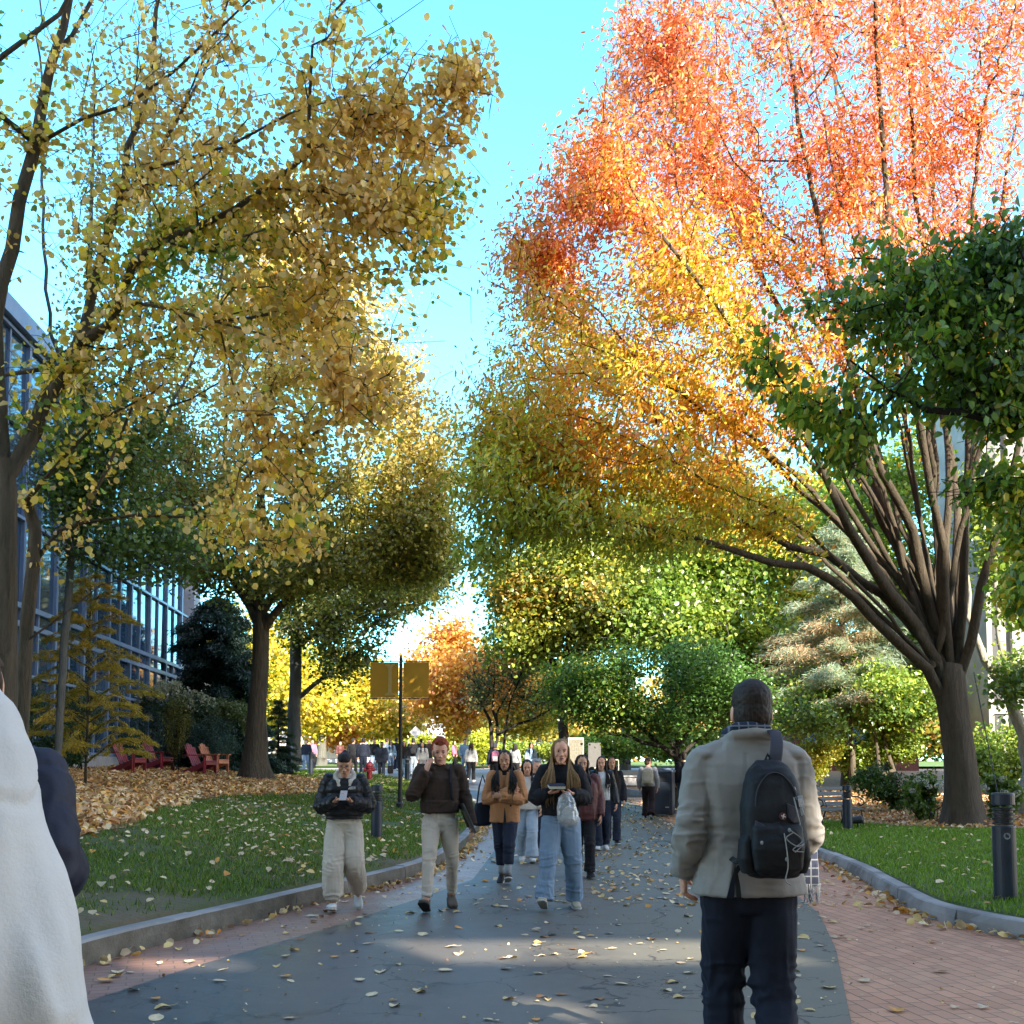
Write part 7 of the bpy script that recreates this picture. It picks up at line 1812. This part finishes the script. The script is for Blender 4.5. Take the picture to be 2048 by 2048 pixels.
# dark wedge laid over the vent opening, scarf round the neck, elbow patch seam
mb = MB(); mb.add([(.098, .168, .872), (.128, .166, .872), (.0885, .152, 1.0), (.0865, .152, 1.0)], [(0, 1, 2, 3)]); mb.build('vent_wedge', M_DJN, pb)
mb = MB(); mb.tube([(-.07, -.08, 1.49), (-.086, -.01, 1.52), (-.06, .062, 1.540), (0, .082, 1.548), (.06, .062, 1.544), (.086, -.01, 1.525), (.07, -.08, 1.49)], [.02, .024, .026, .026, .026, .024, .02], 12)
V, N, Fc = remesh(mb, .007, 2); V = folds(V, N, .004, [], seed=9); obj_np('scarf_collar', V, Fc, PLAID, pb)
mb = MB()
for i in range(9):   # folded scarf end hanging from the right hand
    x = -.262 - .0075 * i; mb.tube([(x, -.19, 1.05), (x - .004, -.185 + .01 * (i % 2), .97), (x - .008 + .003 * sin(i), -.18, .885)], [.008, .009, .009], 6)
V, N, Fc = remesh(mb, .006, 1); root = obj_np('scarf', V, Fc, PLAID); k_ = pb.scale[0]
root.location = pb.location; root.rotation_euler = pb.rotation_euler; root.scale = pb.scale; tag(root, 'dark plaid scarf with pale fringe hanging from the right hand of the blazer man', 'scarf')
mb = MB(); rr = np.random.default_rng(4)
for i in range(34):
    x = -.27 - .075 * rr.random(); y_ = -.185 + .012 * rr.normal(); z_ = .893; mb.tube([(x, y_, z_), (x + rr.normal(0, .004), y_, z_ - .03), (x + rr.normal(0, .010), y_ + rr.normal(0, .005), z_ - .065 - .02 * rr.random())], .0016, 4)
mb.build('fringe', C('fringe_grey', (.4, .42, .45), (.03, .04, .07), scale=60), root)

# backpack of the man (local frame: back = +y of the man, so the pack faces +y)
M_BP = C('black_pack_nylon', (.008, .008, .009), (.014, .014, .015), .6, weave=500, bump=.5); M_BPG = C('grey_pack_panel', (.05, .045, .055), (.035, .032, .04), .6); M_CORD = C('pale_cord', (.30, .30, .29), None, .6); M_MET = pm('dull_metal', (.35, .35, .36), None, 9, .35, 0, metal=.8)
root = empty('backpack', tuple(world(pb, (-.034, .165, 1.185))), pi + .05, label='large black backpack with grey panels, cords and a round emblem hanging on the blazer', cat='backpack')
BK = root; root.scale = (.88, .9, .94)
def lf(secs, k=28): return MB().loft([((x, y, z), (w_, 0, 0), (0, d_, 0), e) for x, y, z, w_, d_, e in secs], k)
mb = lf([(0, .07, -.262, .07, .05, 2.6), (0, .085, -.25, .115, .085, 2.8), (-.005, .09, -.20, .145, .108, 3), (-.004, .092, -.08, .152, .112, 3), (0, .088, .06, .146, .10, 3), (.002, .08, .16, .128, .085, 2.8), (.004, .07, .225, .098, .066, 2.5), (.004, .055, .262, .055, .035, 2.3)])
V, N, Fc = remesh(mb, .007, 3); V = folds(V, N, .005, [((0, .15, -.1), .12, .007), ((0, .1, .2), .1, .006)], seed=6, fz=.8); obj_np('main_compartment', V, Fc, M_BP, root)
mb = lf([(0, .165, -.245, .075, .025, 2.8), (0, .185, -.215, .112, .045, 3), (0, .195, -.12, .125, .052, 3), (.0, .185, -.03, .118, .035, 3), (0, .165, .0, .095, .018, 2.8)])
V, N, Fc = remesh(mb, .0065, 3); V = folds(V, N, .004, [((0, .2, -.1), .12, .006)], seed=7); obj_np('front_pocket', V, Fc, M_BP, root)
for s, x in ((1, .125), (-1, -.122)):
    mb = lf([(x, .12, -.235, .03, .045, 2.4), (x + s * .012, .125, -.17, .036, .06, 2.4), (x + s * .010, .12, -.09, .03, .055, 2.4), (x, .12, -.06, .012, .04, 2.4)]); V, N, Fc = remesh(mb, .0065, 2); obj_np('side_pocket', V, Fc, M_BP, root)
def panel(pts, mat, name, off=.0, par=None):
    mb = MB(); p = np.array(pts); n0 = len(p); V = np.vstack([p, p + np.array([0, -.02, 0])]); mb.add(V, [tuple(range(n0))[::-1], tuple(range(n0, 2 * n0))] + [(i, (i + 1) % n0, n0 + (i + 1) % n0, n0 + i) for i in range(n0)]); return mb.build(name, mat, par or root, bevel=.004)
panel([(-.045, .199, .075), (-.10, .190, .05), (-.118, .180, -.01), (-.07, .2055, -.012), (-.045, .206, .01)], M_BPG, 'grey_panel')
panel([(.105, .198, .0), (.068, .211, -.02), (.060, .224, -.07), (.085, .226, -.12), (.118, .205, -.09)], M_BPG, 'grey_panel')
mb = MB(); mb.tube([(-.035 * 0 - .018, .203, .018), (-.018, .216, .018)], .0155, 20); em = mb.build('emblem', pm('emblem_red', (.20, .03, .03), None, 5, .4, 0), root)
mb = MB(); mb.tube([(-.018, .2165, .018), (-.018, .2175, .018)], .0125, 20); mb.build('emblem_ring', pm('emblem_dark', (.02, .02, .02), None, 5, .4, 0), em)
mb = MB()
for a in (.3, .3 + pi / 2):
    d = np.array([cos(a), 0, sin(a)]) * .0105; c_ = np.array([-.018, .219, .018]); mb.beam(c_ - d, c_ + d, .0015, .005, up=(-sin(a), 0, cos(a)))
mb.build('emblem_cross', pm('emblem_white', (.6, .58, .56), None, 5, .4, 0), em)
mb = MB()  # zip lines
mb.tube(smooth_poly([(.085, .165, -.02, 1), (.10, .175, .06, 1), (.085, .165, .14, 1), (.03, .15, .20, 1), (-.03, .15, .20, 1), (-.085, .165, .14, 1), (-.105, .175, .05, 1), (-.10, .18, -.03, 1)], .02)[:, :3], .0032, 6); mb.build('zip', M_BPG, root)
mb = MB(); mb.tube([(-.075, .195, .10), (-.085, .21, .04), (-.10, .21, -.02)], .003, 5); mb.build('zip', M_CORD, root)
cz = [[(-.06, .235, -.05), (-.02, .25, -.075), (-.07, .25, -.11), (-.11, .23, -.10), (-.06, .25, -.135)], [(-.04, .25, -.04), (-.10, .235, -.085), (-.05, .25, -.125), (-.105, .235, -.135)]]
for q in cz: mb = MB(); mb.tube(smooth_poly([(*a, 1) for a in q], .01)[:, :3], .0026, 5); mb.build('cord', M_CORD, root)
mb = MB(); mb.tube(smooth_poly([(-.015, .235, -.055, 1), (-.02, .255, -.13, 1), (-.025, .25, -.20, 1), (-.015, .245, -.255, 1), (-.04, .245, -.275, 1)], .01)[:, :3], .003, 5); mb.build('cord', M_CORD, root)
for p_ in ((-.035, .25, -.04), (.09, .235, -.095), (-.02, .25, -.165)):
    mb = MB(); mb.ell(p_, (.007, .006, .009)); mb.build('cord_lock', M_CORD, root, smooth=True)
mb = MB(); mb.tube([(.065, .237, -.12), (.10, .226, -.105)], .004, 6); mb.tube([(.065, .237, -.13), (.10, .226, -.117)], .004, 6); mb.build('buckle', M_CORD, root)
mb = MB(); mb.tube([(-.095, .12, .18), (-.105, .14, .14), (-.10, .16, .115), (-.09, .15, .15)], .005, 6); mb.build('carabiner', M_MET, root, smooth=True)
mb = MB(); mb.box((-.113, .165, .075), (.036, .012, .06), ry=.15); mb.box((-.118, .167, .035), (.022, .01, .035), ry=.3); tg = mb.build('luggage_tag', pm('tag_grey', (.36, .37, .38), (.3, .3, .31), 30, .4, 0), root, bevel=.003)
mb = MB(); mb.box((-.113, .1725, .075), (.022, .003, .034), ry=.15); mb.build('tag_window', pm('tag_white', (.6, .6, .6), (.35, .35, .36), 200, .4, 0), tg)
mb = MB(); mb.tube([(-.02, .05, .25), (0, .04, .29), (.02, .05, .25)], .007, 6); mb.build('grab_handle', M_BP, root)
def ribbon(pts, w_, t_, name, mat, par, up=(0, 1, 0)):
    q = smooth_poly([(*p_, 1) for p_ in pts], .015)[:, :3]; tn = np.gradient(q, axis=0); secs = []
    for a, t in zip(q, tn):
        t = t / np.linalg.norm(t); u = np.array(up, float); s_ = np.cross(t, u); s_ /= max(np.linalg.norm(s_), 1e-6); u = np.cross(s_, t); secs.append((a, s_ * w_ / 2, u * t_ / 2, 4))
    return MB().loft(secs, 12).build(name, mat, par, smooth=True)
# strap over the man's right shoulder (in pack frame), lower tail
ribbon([(-.02, .055, .22), (-.042, .04, .29), (-.060, -.01, .36), (-.065, -.08, .395), (-.06, -.16, .39), (-.05, -.25, .33)], .062, .016, 'shoulder_strap', M_BPG, root, up=(0, 1, .9))
ribbon([(.12, .07, -.20), (.15, .05, -.215), (.165, .045, -.24), (.155, .045, -.30), (.150, .045, -.36)], .024, .004, 'strap_tail', M_BP, root)
ribbon([(.10, .06, -.18), (.155, .03, -.19), (.17, -.02, -.18)], .026, .006, 'lower_strap', M_BP, root)

# ------------------------------------------------------------------ person in white sweatshirt, very near at left
M_SWT = C('pale_sweatshirt', (.60, .57, .53), (.52, .50, .47), .9, weave=260, bump=.4, scale=3)
J = dict(shL=(.20, .02, 1.39), shR=(-.190, .02, 1.385), elR=(-.285, .06, 1.08), wrR=(-.30, -.04, .86), elL=(.25, .04, 1.12))
def swt(V, N):
    V = V.copy(); x = V[:, 0]; z = V[:, 2]
    # long soft drape folds down the sleeve and the dropped shoulder seam
    d = .0035 * np.sin((x * 1.3 + V[:, 1] * .8 + z * .28) * 46) + .003 * np.sin((x * .8 - V[:, 1] + z * .22) * 31 + 2)
    V = V + N * (d * np.clip((1.42 - z) * 3 + .3, 0, 1))[:, None]
    sd = (z - 1.352) - (x + .27) * .55 + .012 * np.sin(V[:, 1] * 20)
    return V + N * ((-.0035 * np.exp(-(sd / .006) ** 2) + .002 * np.exp(-((sd - .014) / .008) ** 2)) * (x < -.18))[:, None]
pw, _, _ = person('person in a loose white sweatshirt walking away, cut off by the left edge', -.952, 1.48, pi - .08, 1.93, {**J, **gait(.1)}, SK_L, ('short', H_BRN), (0, .1), [
    dict(name='sweatshirt', mat=M_SWT, vox=.007, sm=4, secs=JSEC(.86, .055, .215, -.01, .085), sleeve=dict(r=(.098, .104, .098, .062)), amp=.004, gamp=.005, ef=.012, fz=.8, e=2.3, post=swt)],
    dict(prof=BAGGY, mat=M_TEE), dict(mat=M_WSH), vox=.012, seed=41, z0=.0)
J = dict(elR=(-.262, .10, 1.20), wrR=(-.20, -.14, 1.15), elL=(.25, .08, 1.15), wrL=(.18, -.2, 1.1))
person('person in a dark navy padded jacket just beyond the white sweatshirt at left', -1.475, 3.0, pi, 1.82, {**J, **gait(.14)}, SK_L, ('short', H_BRN), (0, .1), [
    dict(name='padded_jacket', mat=C('navy_padded', (.012, .014, .028), (.018, .02, .036), .6), secs=JSEC(.86, .05, .2), sleeve=dict(r=(.088, .088, .085, .06)), amp=.007, ef=.012, quilt=(.11, .006))],
    dict(prof=STRAIGHT, mat=M_BLK), dict(mat=M_BSH), vox=.010, seed=42, z0=.0)
